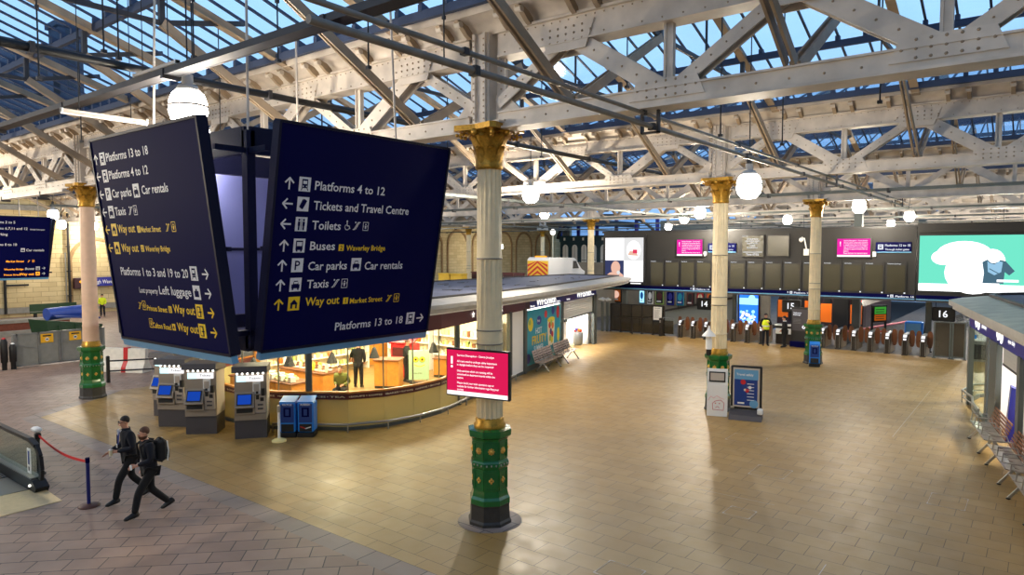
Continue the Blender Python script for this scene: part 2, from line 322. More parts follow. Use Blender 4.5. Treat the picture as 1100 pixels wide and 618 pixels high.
# ================================================================== SETTING
YS = [-1.66, 10.04, 21.72, 33.4, 44.4, 56.0, 67.7, 79.4, 91.1]
XC = [-63.2, -44.8, -26.5, -8.3, 9.9]
b = MB(); b.prism([(-24.6, 7.8), (12, 7.8), (12, 38.9), (-27, 38.9), (-27, 11.2), (-26.2, 10.2)], -.3, 0, 'tan_slabs'); struct(b, 'floor')
b = MB(); b.prism([(-24.6, 7.8), (-24.85, 7.35), (12, 7.35), (12, 7.8)], -.3, 0, 'kerb_slabs')
b.prism([(-24.6, 7.8), (-26.2, 10.2), (-27, 11.2), (-27.45, 11.0), (-26.6, 9.9), (-24.85, 7.35)], -.3, 0, 'kerb_slabs'); struct(b, 'floor_kerb')
b = MB(); b.prism([(-63, -9), (12, -9), (12, 7.35), (-24.85, 7.35), (-26.6, 9.9), (-27.45, 11.0), (-27, 11.2), (-27, 38.9), (-63, 38.9)], -.3, 0, 'grey_slabs'); struct(b, 'floor_grey')
b = MB(); b.prism([(-63, 38.9), (12, 38.9), (12, 46.5), (-63, 46.5)], -.3, 0, 'platform_slabs')
b.prism([(-63, 46.5), (-14.9, 46.5), (-14.9, 95), (-63, 95)], -.3, 0, 'platform_slabs'); b.prism([(-8.7, 46.5), (12, 46.5), (12, 95), (-8.7, 95)], -.3, 0, 'platform_slabs')
struct(b, 'floor_platform')
b = MB(); b.b2((-14.9, 46.5, -1.2), (-8.7, 95, -1.0), 'soft_black'); struct(b, 'floor_track_bed')
# stone wall down the left with blind arches
b = MB(); b.b2((-63.6, -9, -.3), (-63, 95, 9.2), 'ashlar'); wl_ = struct(b, 'wall_left')
b = MB(); b.b2((-63, -9, 8.3), (-62.7, 95, 8.7), 'stone_grey'); b.b2((-63.6, -9, 9.2), (-62.8, 95, 9.6), 'dark_steel'); struct(b, 'trim_1')
b = MB(); b.b2((-63, -9, .3), (-62.85, 95, .75), 'stone_grey'); struct(b, 'baseboard_left')
b = MB()
for k in range(14):
    yc = 24.4+k*5.0; zs = 4.2+min(1.7, k*.2); r0 = 1.95
    for i in range(12):
        a0, a1 = math.pi*i/12, math.pi*(i+1)/12
        b.bar((-62.93, yc-r0*math.cos(a0), zs+r0*math.sin(a0)), (-62.93, yc-r0*math.cos(a1), zs+r0*math.sin(a1)), .16, .26, 'arch_stone')
    for sgn in (-1, 1): b.b2((-63, yc+sgn*r0-.13, .75), (-62.86, yc+sgn*r0+.13, zs), 'arch_stone')
struct(b, 'trim_2')
b = MB(); b.b2((-63, 58, 9.0), (-49, 95, 9.4), 'stone_grey'); b.b2((-49.3, 58, 8.6), (-48.9, 95, 9.4), 'dark_steel'); struct(b, 'ceiling_canopy')
b = MB(); b.b2((-63.6, 95, -.3), (-61.5, 95.6, 9.6), 'ashlar_x'); b.b2((-45.5, 95, -.3), (14, 95.6, 9.6), 'panel_wall'); b.b2((-61.5, 95, -.3), (-45.5, 95.6, 1.2), 'ashlar_x'); struct(b, 'wall_back')
b = MB(); b.b2((13.6, -9, -.3), (14.2, 95, 9.6), 'panel_wall'); struct(b, 'wall_right')
b = MB(); b.b2((-63.6, -9.6, -.3), (14.2, -9, 9.6), 'ashlar_x'); struct(b, 'wall_near')

# ------------------------------------------------------------------ the glazed roof
XB = 14.0
XAF = lambda k: -63.4 if k < 5 else -26.9
XA = -63.4
gw, gb, gp = MB(), MB(), MB()
for k in range(len(YS)-1):
    XA = XAF(k); ya, yb = YS[k]+.55, YS[k+1]-.55; ym = (ya+yb)/2; zr = 9.6+.335*(ym-ya)
    for (y0, y1, sgn) in ((yb, ym, -1), (ya, ym, 1)):
        gw.add([(XA, y0, 9.6), (XB, y0, 9.6), (XB, y1, zr), (XA, y1, zr)], [(0, 1, 2, 3)], 'roof_glass')
        n = int((XB-XA)/.62)
        for i in range(n+1):
            x = XA+.3+i*.62
            if x > XB: break
            gb.bar((x, y0, 9.58), (x, y1, zr-.02), .05, .05, 'purlin_blue')
        for f in (.06, .5):
            y, z = y0+(y1-y0)*f, 9.6+(zr-9.6)*f
            gp.b2((XA, y-.05, z-.3), (XB, y+.05, z-.14), 'purlin_blue')
            if k < 5 and sgn < 0:
                for i in range(n+1):
                    x = XA+.3+i*.62; gp.box((x, y, z-.09), (.1, .14, .12), 'purlin_blue')
    gp.b2((XA, ym-.09, zr-.2), (XB, ym+.09, zr+.12), 'purlin_blue')
struct(gw, 'ceiling_glass'); struct(gb, 'ceiling_glazing_bars'); struct(gp, 'ceiling_purlin')
# gutters on every girder row
for k in range(0, len(YS)):
    XA = XAF(k); y = YS[k]; b = MB()
    prof = [(.16, 9.12), (.2, 9.22), (.32, 9.31), (.5, 9.36), (.62, 9.37)]
    for sg in (-1, 1):
        vs = []
        for (o, z) in prof: vs += [(XA, y+sg*o, z), (XB, y+sg*o, z)]
        b.add(vs, [(2*i, 2*i+1, 2*i+3, 2*i+2) for i in range(4)], 'cream_steel', True)
        b.b2((XA, y+sg*.60, 9.35), (XB, y+sg*.66, 9.56), 'cream_steel')
        b.b2((XA, y+sg*.5, 9.52), (XB, y+sg*.72, 9.6), 'purlin_blue')
    b.b2((XA, y-.62, 9.37), (XB, y+.62, 9.41), 'dark_steel')
    if k < 5:                                       # scrolled brackets under the gutter
        x = XA+.5; i = 0
        while x < XB:
            for sg in (-1, 1):
                pts = [(.16, 9.12), (.24, 9.1), (.34, 9.15), (.46, 9.25), (.58, 9.28), (.62, 9.37), (.5, 9.36), (.32, 9.31), (.2, 9.22)]
                b.slab([(x, y+sg*p, z) for p, z in pts], (1, 0, 0), .09, 'tan_steel')
                b.cyl((x-.02, y+sg*.54, 9.29), (x+.11, y+sg*.54, 9.29), .06, 'cream_steel', n=8)
            x += .46 if i % 2 == 0 else .92; i += 1
    struct(b, 'ceiling_gutter')
# lattice girders
def rivets(b, pts, y, r=.022):
    for x, z in pts: b.cyl((x, y, z), (x, y-.018, z), r, 'tan_steel', r1=r*.6, n=6, smooth=False)
def make_girder(detail):
    L = 18.2; z0, z1 = 7.42, 9.12
    t = thing('roof_girder', '', 'girder')
    tc_, bc_ = MB(), MB()
    for (mb, za, zb) in ((tc_, z1-.42, z1), (bc_, z0, z0+.28)):
        for yy in (-.14, .14): mb.b2((.35, yy-.02, za), (L-.35, yy+.02, zb), 'cream_steel')
        fz = zb if mb is tc_ else za
        mb.b2((.35, -.24, fz-.02), (L-.35, .24, fz+.02), 'cream_steel')
        mb.b2((.35, -.2, (za if mb is tc_ else zb)-.015), (L-.35, .2, (za if mb is tc_ else zb)+.015), 'cream_steel')
    h = L/10
    for i in range(11):                            # gusset plates with rivets
        x = h*i; up = i % 2 == 1; zc = z1-.3 if up else z0+.26
        if 0 < i < 10:
            mb = tc_ if up else bc_
            w, hh = (.55, .34) if up else (.62, .3)
            pl = [(x-w, zc-hh*.5), (x-w*.8, zc+hh*.5), (x+w*.8, zc+hh*.5), (x+w, zc-hh*.5)] if not up else [(x-w*.7, zc-hh*.8), (x-w, zc+hh*.5), (x+w, zc+hh*.5), (x+w*.7, zc-hh*.8)]
            for yy in (-.185, .165): mb.slab([(px, yy, pz) for px, pz in pl], (0, 1, 0), .02, 'cream_steel')
            if detail: rivets(mb, [(x+dx*.16, zc+dz*.11) for dx in (-3, -2, -1, 0, 1, 2, 3) for dz in (-1, 0, 1) if abs(dx)+abs(dz) < 4], -.185)
    if detail:
        rivets(tc_, [(.5+i*.17, z1-.06) for i in range(int((L-1)/.17))], -.16, .014); rivets(tc_, [(.5+i*.34, z1-.36) for i in range(int((L-1)/.34))], -.16, .016); rivets(bc_, [(.5+i*.45, z0+.13) for i in range(int((L-1)/.45))], -.16, .02)
    tc_.build('top_chord', t); bc_.build('bottom_chord', t)
    for i in range(10):
        up = i % 2 == 0
        xa, za, xb, zb = h*i, (z0+.2 if up else z1-.3), h*(i+1), (z1-.3 if up else z0+.2)
        if i == 0: xa += .3; za += .25
        if i == 9: xb -= .3; zb += .25
        plate = (not up) if i < 5 else up
        d = MB()
        if plate:
            for yy in (-.12, .12): d.bar((xa, yy, za), (xb, yy, zb), .03, .3, 'cream_steel', up=(0, 0, 1))
            if detail:
                n_ = 7
                rivets(d, [(xa+(xb-xa)*j/n_, za+(zb-za)*j/n_) for j in range(1, n_)], -.135, .02)
        else:
            for yy in (-.1, .1):
                d.bar((xa, yy, za), (xb, yy, zb), .035, .2, 'cream_steel')
            d.bar((xa, 0, za), (xb, 0, zb), .16, .03, 'tan_steel')
            if detail: rivets(d, [(xa+(xb-xa)*j/8, za+(zb-za)*j/8) for j in range(1, 8)], -.118, .016)
        d.build('diagonal', t)
    for i in (2, 4, 6, 8):
        d = MB(); x = h*i
        d.b2((x-.05, -.05, z0+.25), (x+.05, .05, z1-.35), 'cream_steel'); d.b2((x-.09, -.08, z0+.25), (x-.05, .08, z1-.35), 'cream_steel'); d.build('vertical_post', t)
    return t
gd = make_girder(True); gs = make_girder(False)
NTH = ['nearest', 'second nearest', 'third', 'fourth', 'fifth', 'sixth', 'seventh', 'farthest']
first = [True, True]
for k in range(1, len(YS)):
    for j in range(4):
        if k >= 5 and j < 2: continue
        det = k <= 2; src = gd if det else gs; i_ = 0 if det else 1
        spanw = ['against the stone wall', 'left of the pale iron column by the ticket machines', 'over the shop kiosk, left of the fluted column line', 'right of the fluted column line'][j]
        lab = 'riveted lattice roof girder in the %s row, span %s' % (NTH[k-1], spanw)
        if first[i_]: o = src; first[i_] = False; o['label'] = lab; o['group'] = 'lattice roof girders'
        else: o = dup(src, label=lab, group='lattice roof girders')
        o.location = (XC[j], YS[k], 0); o['kind'] = 'structure'
# principal roof trusses between the girder rows
def make_truss(span):
    hf = span/2; zr = 9.45+.335*(hf-.55)
    t = thing('roof_truss', '', 'truss')
    m_ = MB()
    for sg in (-1, 1):
        m_.bar((0, sg*(hf-.5), 9.4), (0, sg*.02, zr-.12), .11, .16, 'tan_steel'); m_.bar((0, sg*(hf-.5), 9.32), (0, sg*.02, zr-.22), .2, .03, 'tan_steel')
    m_.build('rafter', t)
    for sg in (-1, 1):
        m_ = MB()
        for dx in (-.06, .06): m_.bar((dx, sg*(hf-.1), 7.75), (dx*.6, sg*hf*.42, 9.62), .04, .17, 'tan_steel')
        m_.build('strut', t)
        m_ = MB(); m_.bar((0, sg*hf*.42, 9.6), (0, sg*hf*.42, zr-.45-(hf*.42)*.25), .1, .1, 'dark_steel'); m_.bar((0, sg*hf*.42, 9.62), (0, sg*hf*.72, 9.62+.335*hf*.22), .07, .1, 'dark_steel'); m_.build('brace', t)
    m_ = MB(); m_.bar((0, -hf*.42, 9.62), (0, hf*.42, 9.62), .07, .09, 'dark_steel'); m_.cyl((0, 0, 9.62), (0, 0, zr-.2), .03, 'dark_steel', n=6); m_.build('tie_rod', t)
    return t
for k in range(0, 7):
    span = YS[k+1]-YS[k]; src = make_truss(span); n = 0
    for i in range(0, 22):
        x = XC[3]-1.82-3.64*(i-5)+.0
        if x < XAF(k) or x > XB-1: continue
        lab = 'tan steel roof truss under the glazing in the %s roof bay, fanning between two girders' % (['first', 'second', 'third', 'fourth', 'fifth', 'sixth', 'seventh'][k])
        o = src if n == 0 else dup(src)
        o['label'] = lab; o['group'] = 'roof trusses of the %s bay' % ['first', 'second', 'third', 'fourth', 'fifth', 'sixth', 'seventh'][k]; o['kind'] = 'structure'; o.location = (x, (YS[k]+YS[k+1])/2, 0); n += 1
# service trays and conduits hung under the roof
def tray(name, label, p0, p1, w, h, mt, kind='plain'):
    b = MB(); p0, p1 = Vector(p0), Vector(p1)
    if kind == 'pipe': b.cyl(p0, p1, w/2, mt, n=10)
    else:
        b.bar(p0, p1, w, h*.3, mt)
        d = (p1-p0).normalized().cross(Vector((0, 0, 1)))*w/2
        for s_ in (-1, 1): b.bar(p0+d*s_+Vector((0, 0, h*.3)), p1+d*s_+Vector((0, 0, h*.3)), .03, h, mt)
    n = max(2, int((p1-p0).length/4)); dd = (p1-p0).normalized()
    for i in range(n):
        q = p0.lerp(p1, (i+.5)/n)
        b.bar(q-dd*.04, q+dd*.04, w*1.3, h*1.6 if kind != 'pipe' else w*1.3, 'dark_steel')
    return tag(b.build(name), label, name.split('_')[-1], 'service runs under the roof', 'structure')
tray('conduit', 'long grey conduit running past the front of the fluted columns, upper of the pair', (-5.07, 3.6, 7.36), (-5.07, 37.5, 7.36), .06, .06, 'conduit', 'pipe')
tray('conduit', 'long grey conduit running past the front of the fluted columns, lower of the pair', (-4.93, 3.6, 7.13), (-4.93, 37.5, 7.13), .08, .08, 'conduit', 'pipe')
tray('pipe', 'black pipe high at upper left, above the directional sign', (-12.8, 2, 8.4), (-12.8, 40, 8.4), .14, .14, 'black', 'pipe')
tray('cable_tray', 'dark cable tray crossing above the directional sign, carrying strip lights', (-30, 5.6, 8.05), (-1, 5.6, 8.05), .22, .1, 'dark_steel')
tray('cable_tray', 'pale cable tray on the first girder row at bottom chord level', (-60, 9.6, 7.25), (-27, 9.6, 7.25), .25, .12, 'cream_steel')
for q, (yy, zz) in enumerate(((27.3, 7.3), (38.9, 7.25), (50, 7.3), (62, 7.35))):
    tray('cable_tray', 'grey cable tray crossing the hall between girder rows, %s from the front' % ORD[q], (-60, yy, zz), (10, yy, zz), .2, .1, 'post_grey')
for q, xx in enumerate((-17.4, -35.6)):
    tray('cable_tray', ['grey cable tray running away over the shop kiosk', 'grey cable tray running away over the barrier gate'][q], (xx, 12, 7.2), (xx, 85, 7.2), .18, .1, 'post_grey')

for i, y in enumerate((10.04, 21.72, 33.4)):
    m_ = MB(); m_.b2((-5.16, y-.03, 7.04), (-5.12, y+.03, 7.44), 'dark_steel'); m_.b2((-4.88, y-.03, 7.04), (-4.84, y+.03, 7.44), 'dark_steel'); m_.b2((-5.16, y-.03, 7.04), (-4.84, y+.03, 7.07), 'dark_steel')
    tag(m_.build('conduit_hanger'), 'dark U-shaped hanger holding the pair of conduits under the %s girder row' % ['nearest', 'second', 'third'][i], 'hanger', None, 'structure')

# ------------------------------------------------------------------ columns
def leaf_ring(mb, n, r0, z0, h, out, w, mt, ph=0):
    for i in range(n):
        a = ph+2*math.pi*i/n; ca, sa = math.cos(a), math.sin(a)
        pts = [(r0, 0, .5), (r0+out*.15, h*.4, 1.0), (r0+out*.45, h*.75, .9), (r0+out*.95, h*.98, .6), (r0+out*1.1, h*.84, .3)]
        vs = []
        for rr, zz, ww in pts:
            for q in (-1, 0, 1):
                rx = rr-(.02 if q else 0); ty = q*w*ww/2
                vs.append((ca*rx-sa*ty, sa*rx+ca*ty, z0+zz))
        fs = []
        for j in range(4):
            for q in range(2): fs.append((j*3+q, j*3+q+1, j*3+q+4, j*3+q+3))
        mb.add(vs, fs, mt, True)
def make_column(ped='pedestal_green', shaft='column_cream', fluted=True, pedestal=True):
    t = thing('iron_column', '', 'column')
    m_ = MB(); P8 = R(22.5)
    m_.lathe([(.43, 0), (.43, .06), (.40, .10), (.39, .36), (.40, .40)], (0, 0, 0), 'plinth_black', 8, P8, False); m_.build('plinth', t)
    m_ = MB()
    m_.lathe([(.40, .40), (.40, .5), (.37, .55), (.36, .6), (.345, .66), (.345, 1.08), (.36, 1.1), (.375, 1.13), (.375, 1.2), (.36, 1.23), (.345, 1.25), (.345, 1.62), (.37, 1.66), (.42, 1.70), (.43, 1.76), (.43, 1.82), (.33, 1.84)], (0, 0, 0), ped, 8, P8, False)
    for i in range(8):                              # raised frames on each face
        a = R(45*i); M_ = Matrix.Rotation(a, 3, 'Z')
        for z0, z1 in ((.68, 1.06), (1.27, 1.6)):
            for (dy, zz, wy, hz) in ((-.1, (z0+z1)/2, .025, z1-z0), (.1, (z0+z1)/2, .025, z1-z0), (0, z0+.02, .22, .025), (0, z1-.02, .22, .025)):
                m_.box(M_ @ Vector((.323, dy, zz)), (.02, wy, hz), ped, M=M_)
        for j in range(3): m_.ball(M_ @ Vector((.352, (j-1)*.09, 1.165)), (.016, .016, .02), 'stainless', 6, 4)
    m_.build('pedestal', t)
    for i in range(8):
        a = R(45*i); M_ = Matrix.Rotation(a, 3, 'Z')
        m_ = MB(); c = M_ @ Vector((.325, 0, 1.43))
        m_.ball(c, (.045, .045, .045), 'gilt', 10, 6)
        for j in range(8): m_.ball(M_ @ Vector((.322, .05*math.cos(R(45*j)), 1.43+.05*math.sin(R(45*j)))), (.018, .018, .018), 'gilt', 6, 4)
        m_.build('rosette', t)
        m_ = MB()
        for dy, dz in ((0, .035), (0, -.035), (.03, 0), (-.03, 0)): m_.ball(M_ @ Vector((.322, dy, .87+dz)), (.022, .024, .028), 'gilt', 6, 4)
        m_.build('boss', t)
    m_ = MB(); m_.lathe([(.3, 1.84), (.31, 1.9), (.27, 1.94), (.28, 2.0), (.25, 2.03)], (0, 0, 0), 'gold', 20); m_.build('base_ring', t)
    m_ = MB()
    if fluted:
        nf = 16; zs = [2.02, 2.45, 2.5, 2.55, 3.4, 3.45, 5.0, 5.05, 6.75]; vs = []
        rr = [.25, .25, .262, .246, .242, .244, .236, .238, .222]
        for z, r_ in zip(zs, rr):
            for i in range(nf*4):
                a = 2*math.pi*i/(nf*4); f = [.004, -.018, -.03, -.018][i % 4] if z not in (2.5, 3.45, 5.05) else 0
                vs.append(((r_+f)*math.cos(a), (r_+f)*math.sin(a), z))
        n = nf*4; m_.add(vs, [(k*n+i, k*n+(i+1) % n, k*n+n+(i+1) % n, k*n+n+i) for k in range(len(zs)-1) for i in range(n)], shaft, False)
        for z, r_ in ((3.42, .252), (3.68, .252), (5.03, .244)): m_.lathe([(r_, z), (r_+.006, z+.012), (r_, z+.024)], (0, 0, 0), 'conduit', 24)
    else:
        m_.lathe([(.26, 2.02), (.25, 2.5), (.265, 2.55), (.25, 2.6), (.245, 3.5), (.25, 3.55), (.242, 3.6), (.236, 5), (.225, 6.75)], (0, 0, 0), shaft, 20)
    m_.build('shaft', t)
    m_ = MB()                                       # leafy gilded capital
    m_.lathe([(.235, 6.7), (.27, 6.74), (.25, 6.8), (.255, 6.95), (.28, 7.15), (.36, 7.32), (.42, 7.4)], (0, 0, 0), 'gold', 16)
    leaf_ring(m_, 8, .25, 6.8, .32, .12, .2, 'gold'); leaf_ring(m_, 8, .26, 6.98, .36, .2, .22, 'gold', R(22.5)); leaf_ring(m_, 12, .32, 7.2, .2, .16, .15, 'gold')
    for i in range(4):
        a = R(45+90*i); c = Vector((.5*math.cos(a), .5*math.sin(a), 7.33))
        for j in range(9):
            q = j/8*math.pi*2.6; r_ = .1*(1-j/10); d = Vector((math.cos(a), math.sin(a), 0))
            m_.ball(c+d*(r_*math.cos(q))+Vector((0, 0, r_*math.sin(q))), (.035, .035, .035), 'gold', 6, 4)
    for i in range(4):
        a = R(90*i); m_.ball((.42*math.cos(a), .42*math.sin(a), 7.36), (.07, .07, .07), 'gold', 8, 5)
    ab = []
    for i in range(4):
        a = R(45+90*i); ab.append((.66*math.cos(a-.09), .66*math.sin(a-.09))); ab.append((.66*math.cos(a+.09), .66*math.sin(a+.09)))
        a2 = R(90+90*i); ab.append((.42*math.cos(a2), .42*math.sin(a2)))
    m_.prism(ab, 7.4, 7.5, 'gold'); m_.build('capital', t)
    m_ = MB()                                       # riveted stanchion between the girders
    m_.b2((-.2, -.24, 7.5), (.2, .24, 9.15), 'cream_steel')
    for sx_ in (-1, 1):
        m_.b2((sx_*.12-.03, -.3, 7.5), (sx_*.12+.03, .3, 9.15), 'cream_steel'); m_.b2((sx_*.32-.1, -.03, 7.5), (sx_*.32+.1, .03, 9.15), 'cream_steel')
        m_.slab([(sx_*.2, -.04, 7.5), (sx_*.75, -.04, 7.5), (sx_*.75, -.04, 7.75), (sx_*.42, -.04, 8.05), (sx_*.2, -.04, 8.05)], (0, 1, 0), .08, 'cream_steel')
        for j in range(14):
            m_.cyl((sx_*.32, -.03, 7.6+j*.11), (sx_*.32, -.045, 7.6+j*.11), .018, 'tan_steel', n=6, smooth=False); m_.cyl((sx_*.12, -.3, 7.6+j*.11), (sx_*.12, -.315, 7.6+j*.11), .016, 'tan_steel', n=6, smooth=False)
    m_.b2((-.5, -.32, 7.5), (.5, .32, 7.54), 'cream_steel'); m_.build('stanchion', t)
    return t
cA = make_column('pedestal_green', 'column_cream', True); cB = make_column('pedestal_green', 'column_pink', False)
cA.location = (-8.3, 10.04, 0); cA['label'] = 'fluted cream iron column on a green pedestal, with the pink screen fixed to it'; cA['group'] = 'iron columns'
cB.location = (-26.5, 10.03, 0); cB['label'] = 'pinkish iron column with green pedestal beside the grey hoarding and ticket machines'; cB['group'] = 'iron columns'
dup(cA, (-8.3, 21.72, 0), label='cream iron column with the white totem and poster stand at its foot', group='iron columns')
dup(cA, (-8.3, 33.4, 0), label='cream iron column with the blue bin at its green pedestal', group='iron columns')
m_ = MB(); m_.box((-8.6, 44, 3.7), (.42, .42, 7.4), 'post_grey'); m_.box((-8.6, 44, .15), (.56, .56, .3), 'dark_steel'); m_.box((-8.6, 44, 2.6), (.5, .5, .1), 'post_grey'); tag(m_.build('steel_column'), 'plain grey steel column on the platform beyond the right gates', 'column')
dup(cB, (-26.5, 21.72, 0), label='iron column rising behind the round end of the shop kiosk', group='iron columns')
dup(cA, (-26.5, 43.8, 0), label='cream iron column with small gilded capital left of the four-panel advertising screen', group='iron columns')
dup(cA, (-44.8, 51.0, 0), label='white iron column with gilded capital before the blind arches, left of the fluted column', group='iron columns')
dup(cA, (-44.8, 63.6, 0), label='white iron column standing behind the white van', group='iron columns')

# ------------------------------------------------------------------ hanging lamps
def make_lamp():
    t = thing('pendant_lamp', '', 'lamp')
    m_ = MB(); m_.cyl((0, 0, .42), (0, 0, .62), .09, 'lamp_grey'); m_.lathe([(.06, .46), (.15, .44), (.2, .36), (.19, .35), (.05, .42)], (0, 0, 0), 'lamp_grey', 20); m_.lathe([(.30, .08), (.32, .1), (.30, .12)], (0, 0, 0), 'cream_steel', 20); m_.build('reflector', t)
    m_ = MB(); m_.lathe([(.02, -.26), (.17, -.24), (.27, -.12), (.31, .02), (.29, .09), (.2, .1)], (0, 0, 0), 'lamp_glow', 20); m_.lathe([(.285, .1), (.30, .16), (.25, .30), (.18, .36)], (0, 0, 0), 'lamp_glow', 20, cap=False); m_.build('globe', t)
    m_ = MB(); m_.cyl((0, 0, 0), (0, 0, 1), .014, 'black', n=6); m_.box((0, 0, .04), (.1, .1, .08), 'dark_steel'); o_ = m_.build('suspension_rod', t); o_.location = (0, 0, .6)
    return t
lamps = [(-11.4, 5.91, 7.5, 'bright hanging lamp with grey dome just above the top of the left sign face'), (-13.3, 7.0, 7.35, 'bright hanging lamp half behind the top edge of the left sign face'),
         (-15.14, 20.72, 7.2, 'hanging lamp right of the fluted column capital, above the kiosk fascia'), (-5.95, 17.45, 6.75, 'largest glowing lamp right of the middle column capital'),
         (-15.13, 36.54, 7.2, 'hanging lamp before the departure board, left of the middle column'), (-19.14, 43.57, 7.25, 'small lamp behind the top of the departure board, above the first pink screen'),
         (-26.04, 55.96, 7.2, 'small distant lamp at the left top corner of the departure board'), (-14.28, 49.87, 7.25, 'small lamp above the blank screen of the departure board'),
         (-6.99, 35.75, 7.2, 'hanging lamp above the second pink screen, right of the far column'), (-9.82, 62.17, 7.25, 'small distant lamp above the blue sign at the right of the board'),
         (-6.77, 49.34, 7.25, 'hanging lamp above the left edge of the big turquoise screen'), (-25.96, 37.06, 7.5, 'small lamp over the far end of the kiosk roof'),
         (-47.93, 16.26, 7.3, 'hanging lamp above the right end of the far left sign'), (-56.56, 19.7, 7.0, 'lower lamp hanging before the stone wall beside the far left sign'), (-66+5, 23.6, 7.1, 'tiny lamp by the stone wall left of the pinkish column')]
L0 = make_lamp()
def zroof(y):
    for k in range(len(YS)-1):
        if YS[k] <= y < YS[k+1]: return 9.6+.335*max(0, min(y-YS[k]-.55, YS[k+1]-.55-y))
    return 9.6
def lamp_light(o, w):
    for ch in o.children:
        if ch.name.startswith('suspension_rod'): ch.scale.z = zroof(o.location.y)-o.location.z-.6

    d = bpy.data.lights.new('lamp_light', 'POINT'); d.energy = w; d.color = (1.0, .88, .70); d.shadow_soft_size = .2
    l = bpy.data.objects.new('lamp_light', d); COL.objects.link(l); l.parent = o; l.location = (0, 0, -.5)
for i, (x, y, z, lab) in enumerate(lamps):
    o = L0 if i == 0 else dup(L0)
    if i == 0: pass
    o.location = (x, y, z); o['label'] = lab; o['group'] = 'hanging lamps'
    lamp_w = LAMP_W*{0: .6, 1: .7, 2: 2.2, 3: .5, 4: 1.9, 8: 1.0, 7: .7, 5: .5, 6: .5, 9: .4, 10: .5, 11: .6}.get(i, 1)
    LL = lamp_w
    lamps[i] = (o, LL)
extra = [(3.0, 22, 7.2), (2.5, 4, 7.2), (-26, -2, 7.2), (-38, 12, 7.2), (-36, 30, 7.2), (4, 36, 7.2), (-44, 60, 7.4), (-52, 45, 7.4), (-40, 80, 7.4), (-24, 9, 7.4)]
for i, (o, w_) in enumerate(lamps): lamp_light(o, w_)
for i, (x, y, z) in enumerate([(3.0, 22, 7.2), (-3.0, -5, 7.2), (4, 36, 7.2), (-26, -2, 7.2), (-36, 30, 7.2), (-52, 45, 7.4), (-2, 50, 5.6), (-19, 54, 5.4), (-57.5, 72, 5.6), (-36, 6, 7.2), (-12, 45.4, 4.5), (-3, 63, 5.6)]):  # lamps out of view; most are added to brighten areas that came out dark
    o = thing('pendant_lamp', 'hanging lamp ' + ['over the right-hand kiosk roof', 'added unseen above the walkway behind the viewer', 'over the far end of the right-hand kiosk', 'above the escalator', 'added out of sight behind the large directional sign', 'added for light before the stone wall behind the large sign', 'added for light on the platform beyond the right gates', 'added for light on the platform beyond the left gates', 'before the distant blind arches', 'added out of view over the grey paving at left', 'added to brighten the train ends behind the departure board', 'added for light far along the platform beyond the right gates'][i], 'lamp', (x, y, z), 0, 'hanging lamps')
    for ch in L0.children:
        if ch.type == 'MESH': c = ch.copy(); COL.objects.link(c); c.parent = o; c.name = ch.name
    lamp_light(o, LAMP_W*{0: .15, 1: 1.0, 2: .25, 3: 3.8, 6: 1.6, 7: .8, 11: 1.6, 9: 2.4, 10: .7}.get(i, 1.0))

# strip light battens
def batten(label, p0, p1, lit=False):
    t = thing('strip_light', label, 'strip light'); p0, p1 = Vector(p0), Vector(p1)
    m_ = MB(); m_.bar(p0, p1, .07, .05, 'cream_steel'); m_.bar(p0, p0.lerp(p1, .02), .09, .07, 'white'); m_.bar(p1, p0.lerp(p1, .98), .09, .07, 'white'); m_.build('housing', t)
    m_ = MB(); m_.cyl(p0+Vector((0, 0, -.045)), p1+Vector((0, 0, -.045)), .02, 'tube_glow' if lit else 'white', n=8); m_.build('tube', t)
    m_ = MB()
    for f in (.2, .8): q = p0.lerp(p1, f); m_.cyl(q, (q.x, q.y, zroof(q.y)), .008, 'black', n=5)
    m_.build('hanger', t)
batten('unlit strip light above the lamp dome on the dark tray', (-12.6, 5.6, 8.22), (-11.1, 5.6, 8.22))
batten('white strip light hanging at the upper left, below the black pipe', (-13.5, 4.75, 7.62), (-13.5, 6.2, 7.62))

# thin rods hanging from the roof
def onray(px, py, d):
    f = Vector((-math.sin(YAW), math.cos(YAW), 0)); r = Vector((math.cos(YAW), math.sin(YAW), 0))
    fw = f*math.cos(PIT)+Vector((0, 0, -math.sin(PIT))); up = r.cross(fw)
    return Vector((0, 0, EYE))+(fw+r*(px-550)/740-up*(py-309)/740)*d
RODS = [((-11.95, 3.4), 7.6), ((-12.6, 4.15), 7.9), ((-10.97, 4.45), 8.1), ((-11.2, 4.75), 8.1), ((-10.4, 5.5), 8.15), ((-14.8, 8.4), 7.5), ((-9.4, 6.3), 8.1), ((-8.6, 7.4), 8.1),
        ((-7.9, 8.4), 8.3), ((-5.0, 13.0), 7.4), ((-4.2, 14.2), 7.3), ((-9.9, 14.0), 7.5), ((-2.2, 12.6), 7.6), ((-6.8, 12.6), 8.5), ((-12.4, 13.3), 7.6), ((-17.6, 6.6), 7.7)]
for i, ((x, y), z) in enumerate(RODS):
    m_ = MB(); m_.cyl((x, y, z), (x, y, 10.4), .013, 'black', n=6); m_.box((x, y, z), (.07, .07, .05), 'dark_steel'); m_.box((x, y, 9.0), (.05, .05, .06), 'dark_steel')
    tag(m_.build('suspension_rod'), 'thin black rod hanging straight down from the glazed roof', 'rod', 'hanging rods', 'structure')

